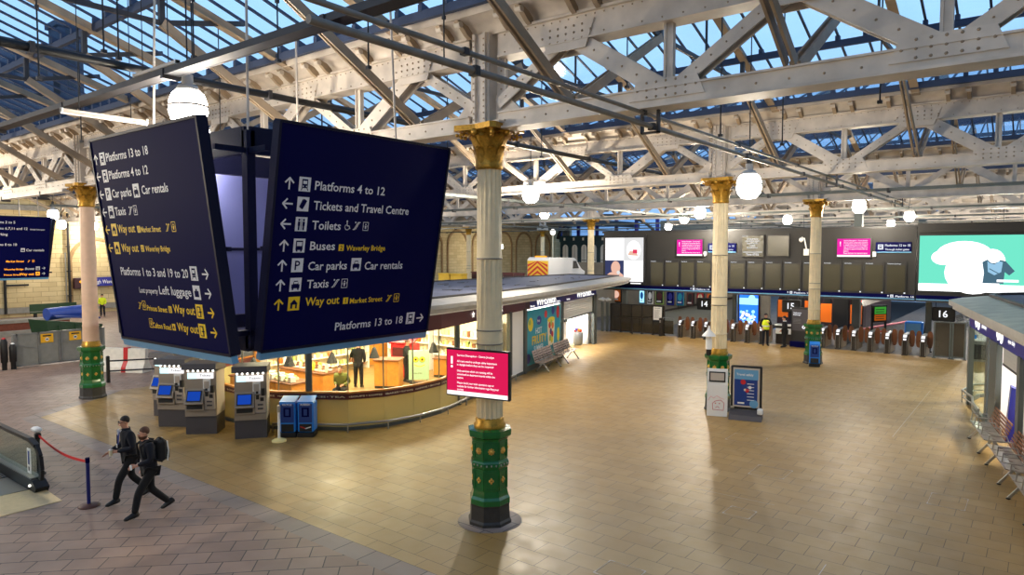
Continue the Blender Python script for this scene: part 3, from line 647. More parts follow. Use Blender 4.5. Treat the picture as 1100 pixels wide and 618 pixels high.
# ================================================================== DIRECTIONAL SIGNS
PW, PH = 3.41, 3.36
def panel(parent, bl, u, out, lean, hgt):
    u, out = Vector(u), Vector(out); upv = out*lean+Vector((0, 0, hgt)); bl = Vector(bl)
    m_ = MB(); n = u.cross(upv).normalized()
    pts = [bl, bl+u*PW, bl+u*PW+upv, bl+upv]
    m_.slab(pts, -n, .09, 'navy')
    m_.slab([p-n*.1 for p in pts], -n, .05, 'panel_back')
    vv = upv.normalized()
    for a, c in ((0, 1), (3, 2)): m_.bar(pts[a]-n*.06, pts[c]-n*.06, .16, .04, 'navy_frame', up=vv)
    for a, c in ((0, 3), (1, 2)): m_.bar(pts[a]-n*.06, pts[c]-n*.06, .04, .16, 'navy_frame', up=n)
    o = m_.build('sign_panel', parent)
    m_ = MB(); m_.slab([bl-vv*.13, bl+u*PW-vv*.13, bl+u*PW+n*.01, bl+n*.01], -n, .1, 'sky_strip'); m_.build('bottom_strip', parent)
    m_ = MB(); m_.bar(bl+upv*.45-n*.2, bl+u*PW+upv*.45-n*.2, .06, .06, 'navy_frame')
    m_.build('back_rail', parent)
    return o, Sheet(MB(), bl, u, vv, .003)
SW, SY, NV = 'sign_white', 'yellow', 'navy'
def right_text(s):
    C_ = .128
    def row(y, ar, pk, col=SW): s.arrow(.23, y, .085, ar, col); s.picto(.387, y-.1, .2, pk, col, NV)
    row(2.475, 'u', 'train'); s.text('Platforms 4 to 12', .665, 2.415, C_, SW, width=1.36)
    row(2.185, 'l', 'ticket'); s.text('Tickets and Travel Centre', .675, 2.12, C_, SW, width=1.93)
    row(1.89, 'l', 'toilet'); s.text('Toilets', .68, 1.825, C_, SW, width=.53); s.wheel(1.28, 1.83, .15, SW); s.escal(1.47, 1.84, .15, SW); s.lift(1.65, 1.83, .13, SW)
    row(1.57, 'u', 'bus'); s.text('Buses', .68, 1.51, C_, SW, width=.46); s.picto(1.21, 1.495, .1, '2', SY, NV); s.text('Waverley Bridge', 1.36, 1.5, .085, SY, width=.81)
    row(1.275, 'u', 'P'); s.text('Car parks', .68, 1.2, C_, SW, width=.73); s.picto(1.49, 1.17, .2, 'car', SW, NV); s.text('Car rentals', 1.77, 1.185, C_, SW, width=.84)
    row(.98, 'u', 'car'); s.text('Taxis', .69, .92, C_, SW, width=.4); s.escal(1.17, .92, .15, SW); s.lift(1.34, .9, .14, SW)
    row(.69, 'u', 'exit', SY); s.text('Way out', .69, .645, C_, SY, width=.64); s.picto(1.405, .63, .1, '1', SY, NV); s.text('Market Street', 1.545, .63, .085, SY, width=.69); s.escal(2.34, .62, .13, SY); s.lift(2.5, .6, .14, SY)
    s.text('Platforms 13 to 18', 1.3, .2, C_, SW, width=1.47); s.picto(2.85, .17, .2, 'train', SW, NV); s.arrow(3.19, .26, .085, 'r', SW)
def left_text(s):
    C_ = .128; x0 = .1
    def row(y, ar, pk, col=SW): s.arrow(.015+x0, y, .08, ar, col); s.picto(.165+x0, y-.1, .19, pk, col, NV)
    row(2.975, 'u', 'train'); s.text('Platforms 13 to 18', .4+x0, 2.92, C_, SW, width=1.42)
    row(2.7, 'l', 'train'); s.text('Platforms 4 to 12', .4+x0, 2.64, C_, SW, width=1.33)
    row(2.41, 'l', 'P'); s.text('Car parks', .4+x0, 2.345, C_, SW, width=.68); s.picto(1.15+x0, 2.31, .2, 'car', SW, NV); s.text('Car rentals', 1.43+x0, 2.35, C_, SW, width=.82)
    row(2.12, 'l', 'car'); s.text('Taxis', .4+x0, 2.06, C_, SW, width=.38); s.escal(.9+x0, 2.06, .15, SW); s.lift(1.06+x0, 2.05, .14, SW)
    row(1.83, 'l', 'exit', SY); s.text('Way out', .4+x0, 1.78, C_, SY, width=.6); s.picto(1.08+x0, 1.77, .1, '1', SY, NV); s.text('Market Street', 1.2+x0, 1.775, .085, SY, width=.64); s.escal(2.02+x0, 1.78, .13, SY); s.lift(2.18+x0, 1.77, .14, SY)
    row(1.53, 'l', 'exit', SY); s.text('Way out', .42+x0, 1.47, C_, SY, width=.59); s.picto(1.1+x0, 1.47, .1, '2', SY, NV); s.text('Waverley Bridge', 1.25+x0, 1.475, .085, SY, width=.78)
    def rrow(y, pk, col=SW): s.picto(2.52+x0, y-.1, .2, pk, col, NV); s.arrow(2.93+x0, y, .085, 'r', col)
    rrow(1.15, 'train'); s.text('Platforms 1 to 3 and 19 to 20', 2.45+x0, 1.085, C_, SW, width=2.2, align='r')
    rrow(.87, 'bag'); s.text('Left luggage', 2.46+x0, .81, C_, SW, width=.98, align='r'); s.text('Lost property', 1.43+x0, .81, .085, SW, width=.62, align='r')
    rrow(.59, 'door', SY); s.text('Way out', 2.48+x0, .535, C_, SY, width=.64, align='r'); s.picto(1.69+x0, .525, .1, '3', SY, NV); s.text('3', 1.74+x0, .54, .07, NV, 3, align='c'); s.text('Princes Street', 1.64+x0, .525, .085, SY, width=.66, align='r'); s.lift(.83+x0, .53, .14, SY); s.escal(.7+x0, .54, .13, SY)
    rrow(.3, 'door', SY); s.text('Way out', 2.5+x0, .255, C_, SY, width=.62, align='r'); s.picto(1.72+x0, .25, .1, '4', SY, NV); s.text('4', 1.77+x0, .265, .07, NV, 3, align='c'); s.text('Calton Road', 1.68+x0, .25, .085, SY, width=.6, align='r'); s.lift(.98+x0, .25, .14, SY)
def far_text(s):
    y0 = 2.75
    for y, tx in ((2.95, 'Platforms 2 to 5'), (2.62, 'Platforms 6,7,11 and 12'), (2.3, 'Car parking'), (1.75, 'Platforms 8 to 10'), (1.45, 'Buses'), (1.18, 'Taxis')):
        s.text(tx, .55, y, .13, SW)
        s.arrow(.15, y+.06, .08, 'l', SW); s.picto(.3, y-.03, .19, 'train', SW, NV)
    s.text('Car rentals', 2.3, 1.45, .13, SW); s.picto(2.05, 1.42, .19, 'car', SW, NV); s.text('through ticket gates', 2.45, 2.62, .07, SW, width=.7)
    s.text('Market Street', 1.4, .85, .1, 'amber'); s.escal(2.4, .85, .12, 'amber'); s.lift(2.6, .85, .12, 'amber')
    s.text('Buses', 2.7, .42, .13, SW, align='r'); s.picto(2.78, .4, .19, 'bus', SW, NV); s.arrow(3.15, .5, .08, 'r', SW); s.text('Waverley Bridge', 2.2, .42, .09, 'amber', align='r')
    s.text('Way out', 2.7, .12, .13, 'amber', align='r'); s.picto(2.78, .1, .19, 'exit', 'amber', NV); s.arrow(3.15, .2, .08, 'r', SW); s.text('Princes Street', 2.05, .12, .09, 'amber', align='r')
def sign_cluster(loc, label, texts, hang):
    t = thing('directional_sign', label, 'sign', loc)
    hx, hy = 2.05, 2.16
    specs = [((hx, -1.71, 3.72), (0, 1, 0), (1, 0, 0), .6, texts[0]), ((-1.37-.0, -hy, 3.72), (1, 0, 0), (0, -1, 0), .42, texts[1]),
             ((-hx, 1.5, 3.72), (0, -1, 0), (-1, 0, 0), .5, None), ((1.25, 1.95, 3.72), (-1, 0, 0), (0, 1, 0), .45, None)]
    for bl, u, out, lean, fn in specs:
        o, s = panel(t, bl, u, out, lean, 3.27)
        if fn: fn(s); s.mb.build('lettering', o)
    q = 1.5
    for z, h in ((6.86, .4), (3.8, .28)):
        m_ = MB()
        for a, c in (((-q, -q), (q, -q)), ((q, -q), (q, q)), ((q, q), (-q, q)), ((-q, q), (-q, -q))): m_.bar((*a, z), (*c, z), .14, h, 'navy_frame')
        m_.build('ring_frame', t)
    for sx_ in (-1, 1):
        for sy_ in (-1, 1):
            m_ = MB(); m_.box((sx_*q, sy_*q, 5.35), (.14, .14, 3.3), 'navy_frame')
            for z in (3.95, 6.7): m_.bar((sx_*q, sy_*q, z), (sx_*(q+.5), sy_*(q+.0), z), .08, .08, 'navy_frame'); m_.bar((sx_*q, sy_*q, z), (sx_*q, sy_*(q+.55), z), .08, .08, 'navy_frame')
            m_.build('corner_post', t)
            m_ = MB(); m_.cyl((sx_*q, sy_*q, 7.0), (sx_*q*.96, sy_*q*.96, hang), .022, 'cream_steel', n=6); m_.build('hanger', t)
    m_ = MB(); m_.b2((-1.3, -1.3, 3.66), (1.3, 1.3, 3.7), 'navy_frame'); m_.build('soffit_panel', t)
    return t
sign_cluster((-11.05, 7.36, 0), 'large navy direction sign of four leaning faces hanging before the fluted column', (right_text, left_text), 9.6)
sign_cluster((-46.05, 12.9, 0), 'distant navy direction sign hanging before the stone wall at the left edge', (far_text, left_text), 9.4)

# ================================================================== LEFT SHOP KIOSK
KW = [(-24.2, 33.2), (-24.2, 15.0), (-23.6, 13.0), (-22.4, 11.8), (-20.6, 11.25), (-18.8, 11.2), (-17.5, 11.55), (-16.75, 12.05), (-15.8, 12.7), (-15.3, 13.6), (-15.1, 14.6), (-15.15, 15.8), (-15.55, 17.1), (-16.1, 19.0), (-16.9, 21.6), (-19.85, 33.2)]
A_ = Vector((-16.9, 21.6, 0)); D_ = (Vector((-19.85, 33.2, 0))-A_).normalized(); N_ = Vector((D_.y, -D_.x, 0))
kio = thing('shop_kiosk', 'long boat-shaped shop kiosk with grey roof, glazed round end and shop fronts', 'kiosk')
nose = KW[1:15]
m_ = MB(); m_.wall(nose, 0.1, .90, .05, 'frosted_yellow'); m_.wall(nose, 0, .1, .08, 'post_grey'); m_.build('lower_glazing', kio)
m_ = MB(); m_.wall(nose, .90, 1.08, .09, 'maroon'); m_.wall(nose, 1.08, 1.13, .12, 'wood'); band = m_.build('counter_band', kio)
s_all = MB(); words = ['SANDWICHES', 'TEA', 'COFFEE', 'FLAT WHITES', 'SMOOTHIES', 'SALADS', 'JUICES', 'SOUPS', 'BAKES']
for i in range(3, 13):
    a, c = Vector((*nose[i], .95)), Vector((*nose[i+1], .95)); d = (c-a).normalized(); nn = Vector((d.y, -d.x, 0))
    s = Sheet(s_all, a+nn*.095, d, (0, 0, 1), .003); L_ = (c-a).length; w1 = words[i % 9]; w2 = words[(i+4) % 9]
    for q, w_ in enumerate((w1, w2)):
        s.text(w_, L_*(.25+.5*q), .01, .045, 'food', align='c', width=min(.62, L_*.4)); s.disc(L_*(.5 if q else .02), .035, .014, 'food')
s_all.build('band_lettering', band)
m_ = MB(); m_.wall(nose, 1.13, 2.72, .02, 'shop_glass'); m_.build('window_glass', kio)
for i, (x, y) in enumerate(nose):
    if i in (0, 3, 6, 11):
        m_ = MB(); d = .12
        m_.cyl((x+.0, y, 0), (x, y, 2.75), .1, 'post_grey', n=12); m_.cyl((x, y, 0), (x, y, .05), .15, 'post_grey', n=12); m_.build('post', kio)
    elif 0 < i < 13:
        m_ = MB(); m_.box((x, y, 1.92), (.03, .03, 1.6), 'stainless'); m_.build('mullion', kio)
m_ = MB(); m_.wall(nose, 2.70, 3.2, .1, 'maroon'); fas = m_.build('fascia', kio)
sm = MB(); a = Vector((*KW[13], 0)); d = (A_-a).normalized(); nn = Vector((d.y, -d.x, 0))
s = Sheet(sm, a+nn*.11, d, (0, 0, 1), .004)
def star(s, x, y, r, mt): s.poly([(x+(r if i % 2 == 0 else r*.42)*math.cos(R(90+36*i)), y+(r if i % 2 == 0 else r*.42)*math.sin(R(90+36*i))) for i in range(10)], mt)
star(s, -.95, 2.96, .14, 'led'); s.text('PRET A MANGER', -.62, 2.84, .24, 'led', width=2.5); sm.build('fascia_lettering', fas)
# straight shop front towards the gates
def along(sv, z, o=0.0): p = A_+D_*sv+N_*o; return (p.x, p.y, z)
def fpan(mb, s0, s1, z0, z1, t, mt): mb.slab([along(s0, z0), along(s1, z0), along(s1, z1), along(s0, z1)], N_, t, mt)
m_ = MB(); fpan(m_, .12, 1.45, .1, 2.72, .06, 'white'); m_.build('blank_panel', kio)
m_ = MB(); fpan(m_, 1.75, 6.1, .25, 2.62, .05, 'teal')
s = Sheet(m_, along(1.75, .25, .052), D_, (0, 0, 1), .003)
s.text('HOT', 1.15, 1.28, .26, 'white', width=.75); s.text('FRUITY', .72, .85, .36, 'lemon', width=1.75, l=2); s.text('FRUITY', .75, .83, .36, 'orange', width=1.75); s.text('SUMMER', .95, .52, .24, 'white', width=1.15)
s.disc(.55, 1.75, .3, 'lemon'); s.disc(.45, 1.85, .12, 'food_green', 2); s.disc(1.55, 1.85, .3, 'ws_blue', ry=.2); s.text('free', 1.32, 1.78, .14, 'white', 2); s.disc(2.4, 2.05, .18, 'red'); s.disc(3.35, 2.15, .2, 'ws_blue'); s.disc(4.02, 2.02, .2, 'red', ry=.3); s.disc(4.1, .95, .18, 'lemon', ry=.34); s.disc(.3, .3, .22, 'ws_blue'); s.rect(3.95, .1, 4.15, .45, 'white')
s.poly([(2.75, .55), (3.45, .55), (3.6, 1.75), (2.6, 1.75)], 'food', 1); s.disc(3.1, 1.75, .5, 'lemon', 2, ry=.12)
for i, (x, y, mt) in enumerate(((2.9, 1.5, 'red'), (3.3, 1.45, 'orange'), (3.05, 1.2, 'purple'), (3.25, 1.05, 'red'), (2.95, .9, 'food_green'), (3.2, .8, 'lemon'), (3.1, 1.6, 'food_green'))): s.disc(x, y, .15, mt, 3)
m_.build('window_poster', kio)
for sv in (0.0, 1.6, 6.28, 11.6, 11.95):
    m_ = MB(); fpan(m_, sv-.12, sv+.12, 0, 2.75, .14, 'post_grey'); m_.build('post', kio)
m_ = MB(); fpan(m_, 1.7, 6.2, 0, .25, .06, 'post_grey'); fpan(m_, .1, 1.5, 0, .12, .08, 'post_grey'); m_.build('sill', kio)
m_ = MB(); fpan(m_, -.05, 1.6, 2.70, 3.2, .1, 'maroon'); fpan(m_, 1.6, 2.1, 2.70, 3.2, .1, 'maroon_dark'); fpan(m_, 2.1, 6.2, 2.70, 3.2, .1, 'ws_blue'); fpan(m_, 6.2, 8.4, 2.70, 3.2, .1, 'purple'); fpan(m_, 8.4, 12, 2.70, 3.2, .1, 'ws_blue')
fas2 = m_.build('fascia', kio)
sm = MB(); s = Sheet(sm, along(0, 2.7, .105), D_, (0, 0, 1), .004)
s.text('WHSmith', 2.85, .07, .33, 'led', width=2.5); s.text('WHSmith', 8.5, .07, .33, 'led', width=2.5); s.text('Books', 2.15, .06, .08, 'led', width=.5); s.text('News', 5.5, .06, .08, 'led', width=.45); s.text('Snacks', 6.9, .06, .08, 'led', width=.5); s.text('Drinks', 11.1, .06, .08, 'led', width=.45)
sm.build('fascia_lettering', fas2)
m_ = MB()                                           # half-lowered shutter
for i in range(8): m_.bar(along(6.4, 1.85+i*.11+.05, .02), along(11.5, 1.85+i*.11+.05, .02), .045, .1, 'shutter')
m_.bar(along(6.4, 1.8, .02), along(11.5, 1.8, .02), .07, .07, 'post_grey'); m_.build('roller_shutter', kio)
# roof with overhanging rim
def offset(path, t):
    n = len(path); out = []
    for i in range(n):
        a, bq, c = Vector(path[i-1]), Vector(path[i]), Vector(path[(i+1) % n])
        d = ((bq-a).normalized()+(c-bq).normalized()).normalized(); out.append((bq.x+d.y*t, bq.y-d.x*t))
    return out
RFo = [(-25, 38.2), (-25, 14.6), (-24.2, 12.5), (-22.6, 11.1), (-20.6, 10.6), (-18.8, 10.55), (-17.2, 10.95), (-15.9, 11.9), (-15.0, 13.1), (-14.75, 14.6), (-14.8, 15.6), (-15.0, 17), (-15.35, 19.5), (-16.3, 24.2), (-19.2, 35.5), (-20.2, 38.2)]
outer = RFo; inner = offset(RFo, -.9)
m_ = MB(); m_.prism(outer, 3.36, 3.5, 'roof_edge'); m_.prism(offset(RFo, -.1), 3.24, 3.36, 'roof_edge'); n = len(outer)
m_.add([(p[0], p[1], 3.5) for p in outer]+[(p[0], p[1], 3.62) for p in inner], [(i, (i+1) % n, (i+1) % n+n, i+n) for i in range(n)], 'roof_edge')
m_.prism(inner, 3.5, 3.62, 'roof_felt'); rf = m_.build('roof', kio)
m_ = MB(); m_.wall(offset(RFo, -.95), 3.62, 3.68, .12, 'dark_steel', True); m_.build('roof_kerb', rf)
m_ = MB(); q = offset(RFo, .05)
for i in range(60):
    x, y = random.uniform(-24, -17), random.uniform(13, 37)
    if x > -17-(y-21)*.25 or y < 14: continue
    m_.bar((x, y, 3.64), (x+random.uniform(-.5, .5), y+random.uniform(.2, .9), 3.64), .05, .02, 'dark_steel')
m_.build('roof_cable', rf)
m_ = MB(); m_.prism(offset(RFo, -.2), 3.18, 3.24, 'white'); m_.build('ceiling_lining', kio)
m_ = MB(); m_.b2((-24.25, 11.9+3, 0), (-24.1, 33.2, 3.2), 'wood'); m_.b2((-24.2, 33.1, 0), (-19.85, 33.25, 3.2), 'white'); m_.build('back_wall', kio)
m_ = MB(); m_.slab([(-24.1, 21.9, 0), (-17.1, 21.9, 0), (-17.1, 21.9, 3.18), (-24.1, 21.9, 3.18)], (0, 1, 0), .1, 'white'); m_.slab([(-24.1, 32.6, 0), (-19.9, 32.6, 0), (-19.9, 32.6, 3.18), (-24.1, 32.6, 3.18)], (0, 1, 0), .1, 'white'); m_.b2((-21.9, 27.9, 0), (-21.8, 32.6, 3.18), 'white'); m_.b2((-21.9, 21.9, 0), (-21.8, 27.9, 3.18), 'white'); m_.build('partition', kio)
m_ = MB()
m_.tube([(x, y, .24) for x, y in offset(KW, .34)[6:15]], .035, 'stainless')
for x, y in offset(KW, .34)[6:15]: m_.cyl((x, y, 0), (x, y, .24), .02, 'stainless', n=6)
m_.build('guard_rail', kio)
for i, (x, y) in enumerate(((-18, 14), (-21, 13.6), (-18.4, 17.2), (-21.4, 17), (-18.6, 20), (-22, 20))):
    m_ = MB(); m_.b2((x-.5, y-.5, 3.14), (x+.5, y+.5, 3.18), 'shop_glow'); m_.build('ceiling_light', kio)
    d = bpy.data.lights.new('shop_light', 'AREA'); d.energy = SHOP_W; d.size = 1.2; d.color = (1, .83, .56); l = bpy.data.objects.new('shop_light', d); COL.objects.link(l); l.location = (x, y, 3.1); l.parent = kio
for i, (x, y, w_) in enumerate(((-20.0, 28.6, 1.0), (-20.9, 31, 1.0), (-19.6, 26, .5))):
    m_ = MB(); m_.b2((x-.4, y-.4, 3.14), (x+.4, y+.4, 3.18), 'white_glow'); m_.build('ceiling_light', kio)
    d = bpy.data.lights.new('shop_light', 'AREA'); d.energy = SHOP_W*1.6*w_; d.size = 1.0; d.color = (1, .96, .9); l = bpy.data.objects.new('shop_light', d); COL.objects.link(l); l.location = (x, y, 3.1); l.parent = kio
# things in the shop doorway
t = thing('stock_door', 'white door with a dark wire rack seen under the half-lowered shutter', 'door', along(8.6, 0, -1.15))
m_ = MB(); m_.box((0, 0, 1.0), (.06, 1.0, 2.0), 'white', rz=R(14)); m_.build('door_leaf', t); m_ = MB(); m_.box((.1, -.1, 1.35), (.04, .5, .4), 'dark_steel'); m_.box((.13, -.1, 1.37), (.03, .42, .3), 'white'); m_.box((.1, -.1, 1.05), (.05, .4, .08), 'dark_steel'); m_.build('wire_rack', t)
t = thing('wall_shelf', 'white end wall with small black card machines inside the shop doorway', 'shelf', along(10.0, 0, -1.1))
m_ = MB(); m_.box((0, 0, 1.25), (.08, .7, 2.5), 'white', rz=R(14)); m_.build('shelf_panel', t)
m_ = MB()
for z in (1.95, 1.65, 1.4): m_.box((.1, 0, z), (.12, .34, .12), 'black', rz=R(14))
m_.build('card_machine', t)
t = thing('toy_bin', 'round red and grey bin of toys at the right of the shop doorway', 'bin', along(10.9, 0, -.6))
m_ = MB(); m_.lathe([(.2, 0), (.26, .1), (.3, .7), (.28, .72)], (0, 0, 0), 'grey_steel', 14); m_.build('bin_body', t); m_ = MB()
for i in range(8): m_.ball((.15*math.cos(i*2.4), .15*math.sin(i*2.4), .8+.04*(i % 4)), (.1, .1, .1), ['red', 'orange', 'purple', 'white'][i % 4], 8, 6)
m_.build('toy_heap', t)

# ---- cafe inside the round end
def counter(label, p0, p1, w, h, name='cafe_counter', body='wood'):
    p0, p1 = Vector((*p0, 0)), Vector((*p1, 0)); t = thing(name, label, 'counter', (p0+p1)/2, math.atan2((p1-p0).y, (p1-p0).x)); L_ = (p1-p0).length
    m_ = MB(); m_.rbox((0, 0, h/2), (L_, w, h), body); m_.b2((-L_/2+.03, -w/2-.01, .02), (L_/2-.03, w/2+.01, .1), 'black')
    k = max(2, int(L_/.7))
    for i in range(1, k): m_.b2((-L_/2+L_*i/k-.008, -w/2-.006, .12), (-L_/2+L_*i/k+.008, w/2+.006, h-.03), 'coffee')
    m_.build('cabinet', t)
    m_ = MB(); m_.rbox((0, 0, h+.025), (L_+.08, w+.1, .05), 'coffee'); m_.build('worktop', t)
    return t
counter('long orange wood cafe counter at the left behind the curved glass', (-22.0, 13.0), (-18.9, 13.3), .8, .9)
counter('orange wood cafe counter behind the dark post, loaded with pastries', (-21.9, 14.9), (-19.5, 15.0), .8, .92)
counter('tall orange wood till counter between the two dark-suited staff', (-20.0, 17.45), (-19.2, 17.95), .7, 1.05)
counter('small orange wood crate counter at the right end of the cafe', (-19.8, 20.5), (-18.6, 20.9), .6, .75)
def shelf_unit(label, p, L_, rz, tiers, cols, grp, group_label):
    t = thing('display_shelf', label, 'shelf', (*p, 0), rz)
    m_ = MB(); m_.b2((-L_/2, .2, 0), (L_/2, .25, 2.3), 'food')
    for sx_ in (-1, 1): m_.b2((sx_*L_/2-.02, -.25, 0), (sx_*L_/2+.02, .25, 2.3), 'white')
    m_.build('frame', t)
    for k in range(tiers): m_ = MB(); m_.b2((-L_/2, -.25, .3+k*.42), (L_/2, .22, .33+k*.42), 'white'); m_.build('shelf_board', t)
    Mx = Matrix.Translation((*p, 0)) @ Matrix.Rotation(rz, 4, 'Z')
    for k in range(tiers):
        x = -L_/2+.12
        while x < L_/2-.12:
            w_, h_ = random.uniform(.1, .2), random.uniform(.12, .3)
            mb = MB(); mt = random.choice(cols)
            if random.random() < .5: mb.rbox((0, 0, h_/2), (w_, .16, h_), mt, .01)
            else: mb.lathe([(w_*.4, 0), (w_*.42, h_*.6), (w_*.25, h_*.8), (w_*.22, h_)], (0, 0, 0), mt, 8)
            o = mb.build('packet'); q = Mx @ Vector((x+w_/2, -.06, .33+k*.42)); o.location = q; o.rotation_euler.z = rz
            tag(o, grp, 'packet', group_label)
            x += w_+random.uniform(.02, .08)
PC = ['food', 'white', 'pale_yellow', 'food', 'food_green', 'food', 'white', 'coffee', 'pale_yellow', 'orange']
shelf_unit('white display shelves of bright packets at the right end of the cafe', (-19.0, 21.5), 3.4, 0, 4, PC, 'small packet or bottle on the bright shelves at the right end of the cafe', 'packets on the cafe end shelves')
shelf_unit('white display shelves of packets along the cafe back wall behind the red stand', (-22.3, 21.5), 2.6, 0, 4, PC, 'small packet or bottle on the shelves behind the red stand', 'packets behind the red stand')
shelf_unit('white display shelves of packets on the left back wall of the cafe', (-23.8, 17.6), 5.0, R(90), 4, PC, 'small packet or bottle on the left back wall of the cafe', 'packets on the left back wall')
for i in range(46):
    row = i % 2; q_ = i//2; x = -21.75+.245*(q_ % 12) if row == 0 else -21.6+.185*(q_ % 12); y = (12.98+.08*(x+21.75)/2.7 if row == 0 else 14.8)+.3*(q_//12); z = .95 if row == 0 else .97
    mb = MB(); k = i % 4
    if k == 0: mb.rbox((0, 0, .05), (.16, .2, .1), 'food', .01); mb.ball((0, 0, .11), (.07, .08, .06), 'food_green', 8, 5)
    elif k == 1: mb.lathe([(.06, 0), (.08, .03), (.085, .05), (.02, .1)], (0, 0, 0), 'white', 10); mb.ball((0, 0, .1), (.06, .06, .05), 'coffee', 8, 5)
    elif k == 2: mb.rbox((0, 0, .09), (.15, .2, .18), 'white', .01)
    else: mb.lathe([(.05, 0), (.055, .12), (.045, .2), (.02, .24)], (0, 0, 0), random.choice(['food_green', 'lemon', 'food']), 8)
    o = mb.build('pastry_tray' if k < 2 else 'food_pack'); o.location = (x, y, z)
    tag(o, 'small pale food tray or carton on the left cafe counters', 'food', 'food on the cafe counters')
for i, (x, y, z, lab) in enumerate(((-21.3, 13.1, 1.35, 'black bell lamp hanging low over the left cafe counter, behind the right-hand ticket machine'), (-20.4, 13.9, 1.45, 'black bell lamp hanging left of the dark post'), (-19.9, 15.3, 1.42, 'black bell lamp hanging right of the dark post'), (-19.5, 16.9, 1.45, 'black bell lamp hanging right of the first suited man'), (-18.7, 19.2, 1.45, 'black bell lamp at the right end of the cafe'))):
    t = thing('cafe_lamp', lab, 'lamp', (x, y, z-.22), 0, 'black cafe lamps')
    m_ = MB(); m_.lathe([(.2, 0), (.17, .08), (.09, .3), (.07, .36), (.02, .4)], (0, 0, 0), 'black', 14, cap=False); m_.build('lamp_shade', t)
    m_ = MB(); m_.cyl((0, 0, .39), (0, 0, 3.36-z), .01, 'black', n=6); m_.build('cord', t); m_ = MB(); m_.ball((0, 0, .06), (.05, .05, .06), 'shop_glow', 8, 6); m_.build('bulb', t)
t = thing('display_board', 'mint green board with a smiling lemon face standing in the cafe', 'board', (-18.95, 18.65, 0), R(42))
m_ = MB(); m_.rbox((0, 0, .78), (.78, .05, 1.15), 'mint', .015)
s = Sheet(m_, (-.39, -.027, .2), (1, 0, 0), (0, 0, 1), .003)
for x in (.27, .52): s.disc(x, .8, .12, 'food_green'); s.disc(x, .8, .09, 'lemon', 2); s.disc(x, .8, .04, 'black', 3)
for i in range(8): s.line(.22+.05*i, .6-.07*math.sin(math.pi*i/8), .27+.05*i, .6-.07*math.sin(math.pi*(i+1)/8), .035, 'lemon')
s.text('lemon smiles', .14, .25, .05, 'olive'); m_.build('board_face', t); m_ = MB(); m_.box((0, .05, .1), (.7, .3, .04), 'dark_steel'); m_.bar((-.3, .12, .1), (-.3, .03, .3), .03, .03, 'dark_steel'); m_.bar((.3, .12, .1), (.3, .03, .3), .03, .03, 'dark_steel'); m_.build('stand', t)
t = thing('coffee_stand', 'dull red retail stand between the two suited staff in the cafe', 'stand', (-20.7, 19.6, 0), R(20))
m_ = MB(); m_.rbox((0, 0, .7), (1.0, .7, 1.4), 'red', .05); m_.build('body', t); m_ = MB(); m_.slab([(-.55, -.4, 1.4), (.55, -.4, 1.4), (.5, .35, 1.62), (-.5, .35, 1.62)], (0, 0, 1), .06, 'red'); m_.build('hood', t); m_ = MB(); m_.b2((-.4, -.37, .9), (.4, -.34, 1.25), 'maroon'); m_.build('front_panel', t)

# ================================================================== RIGHT SHOP KIOSK
K_ = Vector((-1.65, 27.0, 0)); KD = Vector((2.84, -13.7, 0)).normalized(); KN = Vector((KD.y, -KD.x, 0))
def kal(sv, z, o=0.0): p = K_+KD*sv+KN*o; return (p.x, p.y, z)
ko = thing('shop_kiosk', 'right-hand shop kiosk with blue fascia, roof coloured by a painted green reflection and curved metal rail', 'kiosk')
nose2 = [(4.2, 31.6), (1.6, 31.4), (-.6, 30.5), (-1.65, 29.2), (-1.85, 27.9), (-1.65, 27.0)]
end = kal(17, 0)
RP = nose2+[(end[0], end[1]), (6.5, end[1])]
def kp(mb, s0, s1, z0, z1, t, mt): mb.slab([kal(s0, z0), kal(s1, z0), kal(s1, z1), kal(s0, z1)], KN, t, mt)
m_ = MB(); m_.wall(nose2[:6], .12, 2.62, .02, 'shop_glass'); m_.build('window_glass', ko)
m_ = MB(); m_.wall(nose2, 0, .12, .08, 'post_grey'); kp(m_, 0, 2.5, 0, .12, .08, 'post_grey'); m_.build('sill', ko)
m_ = MB(); kp(m_, .1, 2.4, .12, 2.62, .02, 'shop_glass'); m_.build('window_glass', ko)
for sv, w in ((-.75, .14), (2.6, .16), (3.55, .5), (6.75, .16), (9.5, .16)):
    m_ = MB(); kp(m_, sv-w/1.0, sv+w/1.0, 0, 2.65, .14, 'post_grey'); m_.build('post', ko)
m_ = MB(); m_.wall(nose2, 2.62, 3.12, .1, 'ws_blue'); kp(m_, 0, 17, 2.62, 3.12, .1, 'ws_blue'); f_ = m_.build('fascia', ko)
sm = MB(); s = Sheet(sm, kal(0, 2.62, .105), KD, (0, 0, 1), .004)
for x in (.15, 3.75):
    s.disc(x+.22, .27, .24, 'led', ry=.17); s.disc(x+.66, .25, .24, 'led', ry=.19); s.line(x+.1, .12, x+.3, .46, .05, 'ws_blue', 2); s.line(x+.55, .1, x+.75, .44, .05, 'ws_blue', 2)
s.text('pharmacy', 1.4, .2, .13, 'led', width=.8); s.text('open daily', 5.3, .2, .11, 'led', width=.8); sm.build('fascia_lettering', f_)
m_ = MB()
for i in range(5): m_.bar(kal(4.45, 2.2+i*.09, .03), kal(6.6, 2.2+i*.09, .03), .04, .085, 'shutter')
m_.bar(kal(4.45, 2.14, .03), kal(6.6, 2.14, .03), .06, .06, 'dark_steel'); m_.build('roller_shutter', ko)
m_ = MB(); kp(m_, 7, 17, .1, 2.62, .05, 'white'); m_.build('blank_panel', ko)
RPo = [p for p in RP]
o1, i1 = offset(RPo, .72), offset(RPo, -.5)
n = len(o1); m_ = MB(); m_.prism(o1, 3.34, 3.5, 'roof_edge'); m_.prism(offset(RPo, .6), 3.2, 3.34, 'roof_edge')
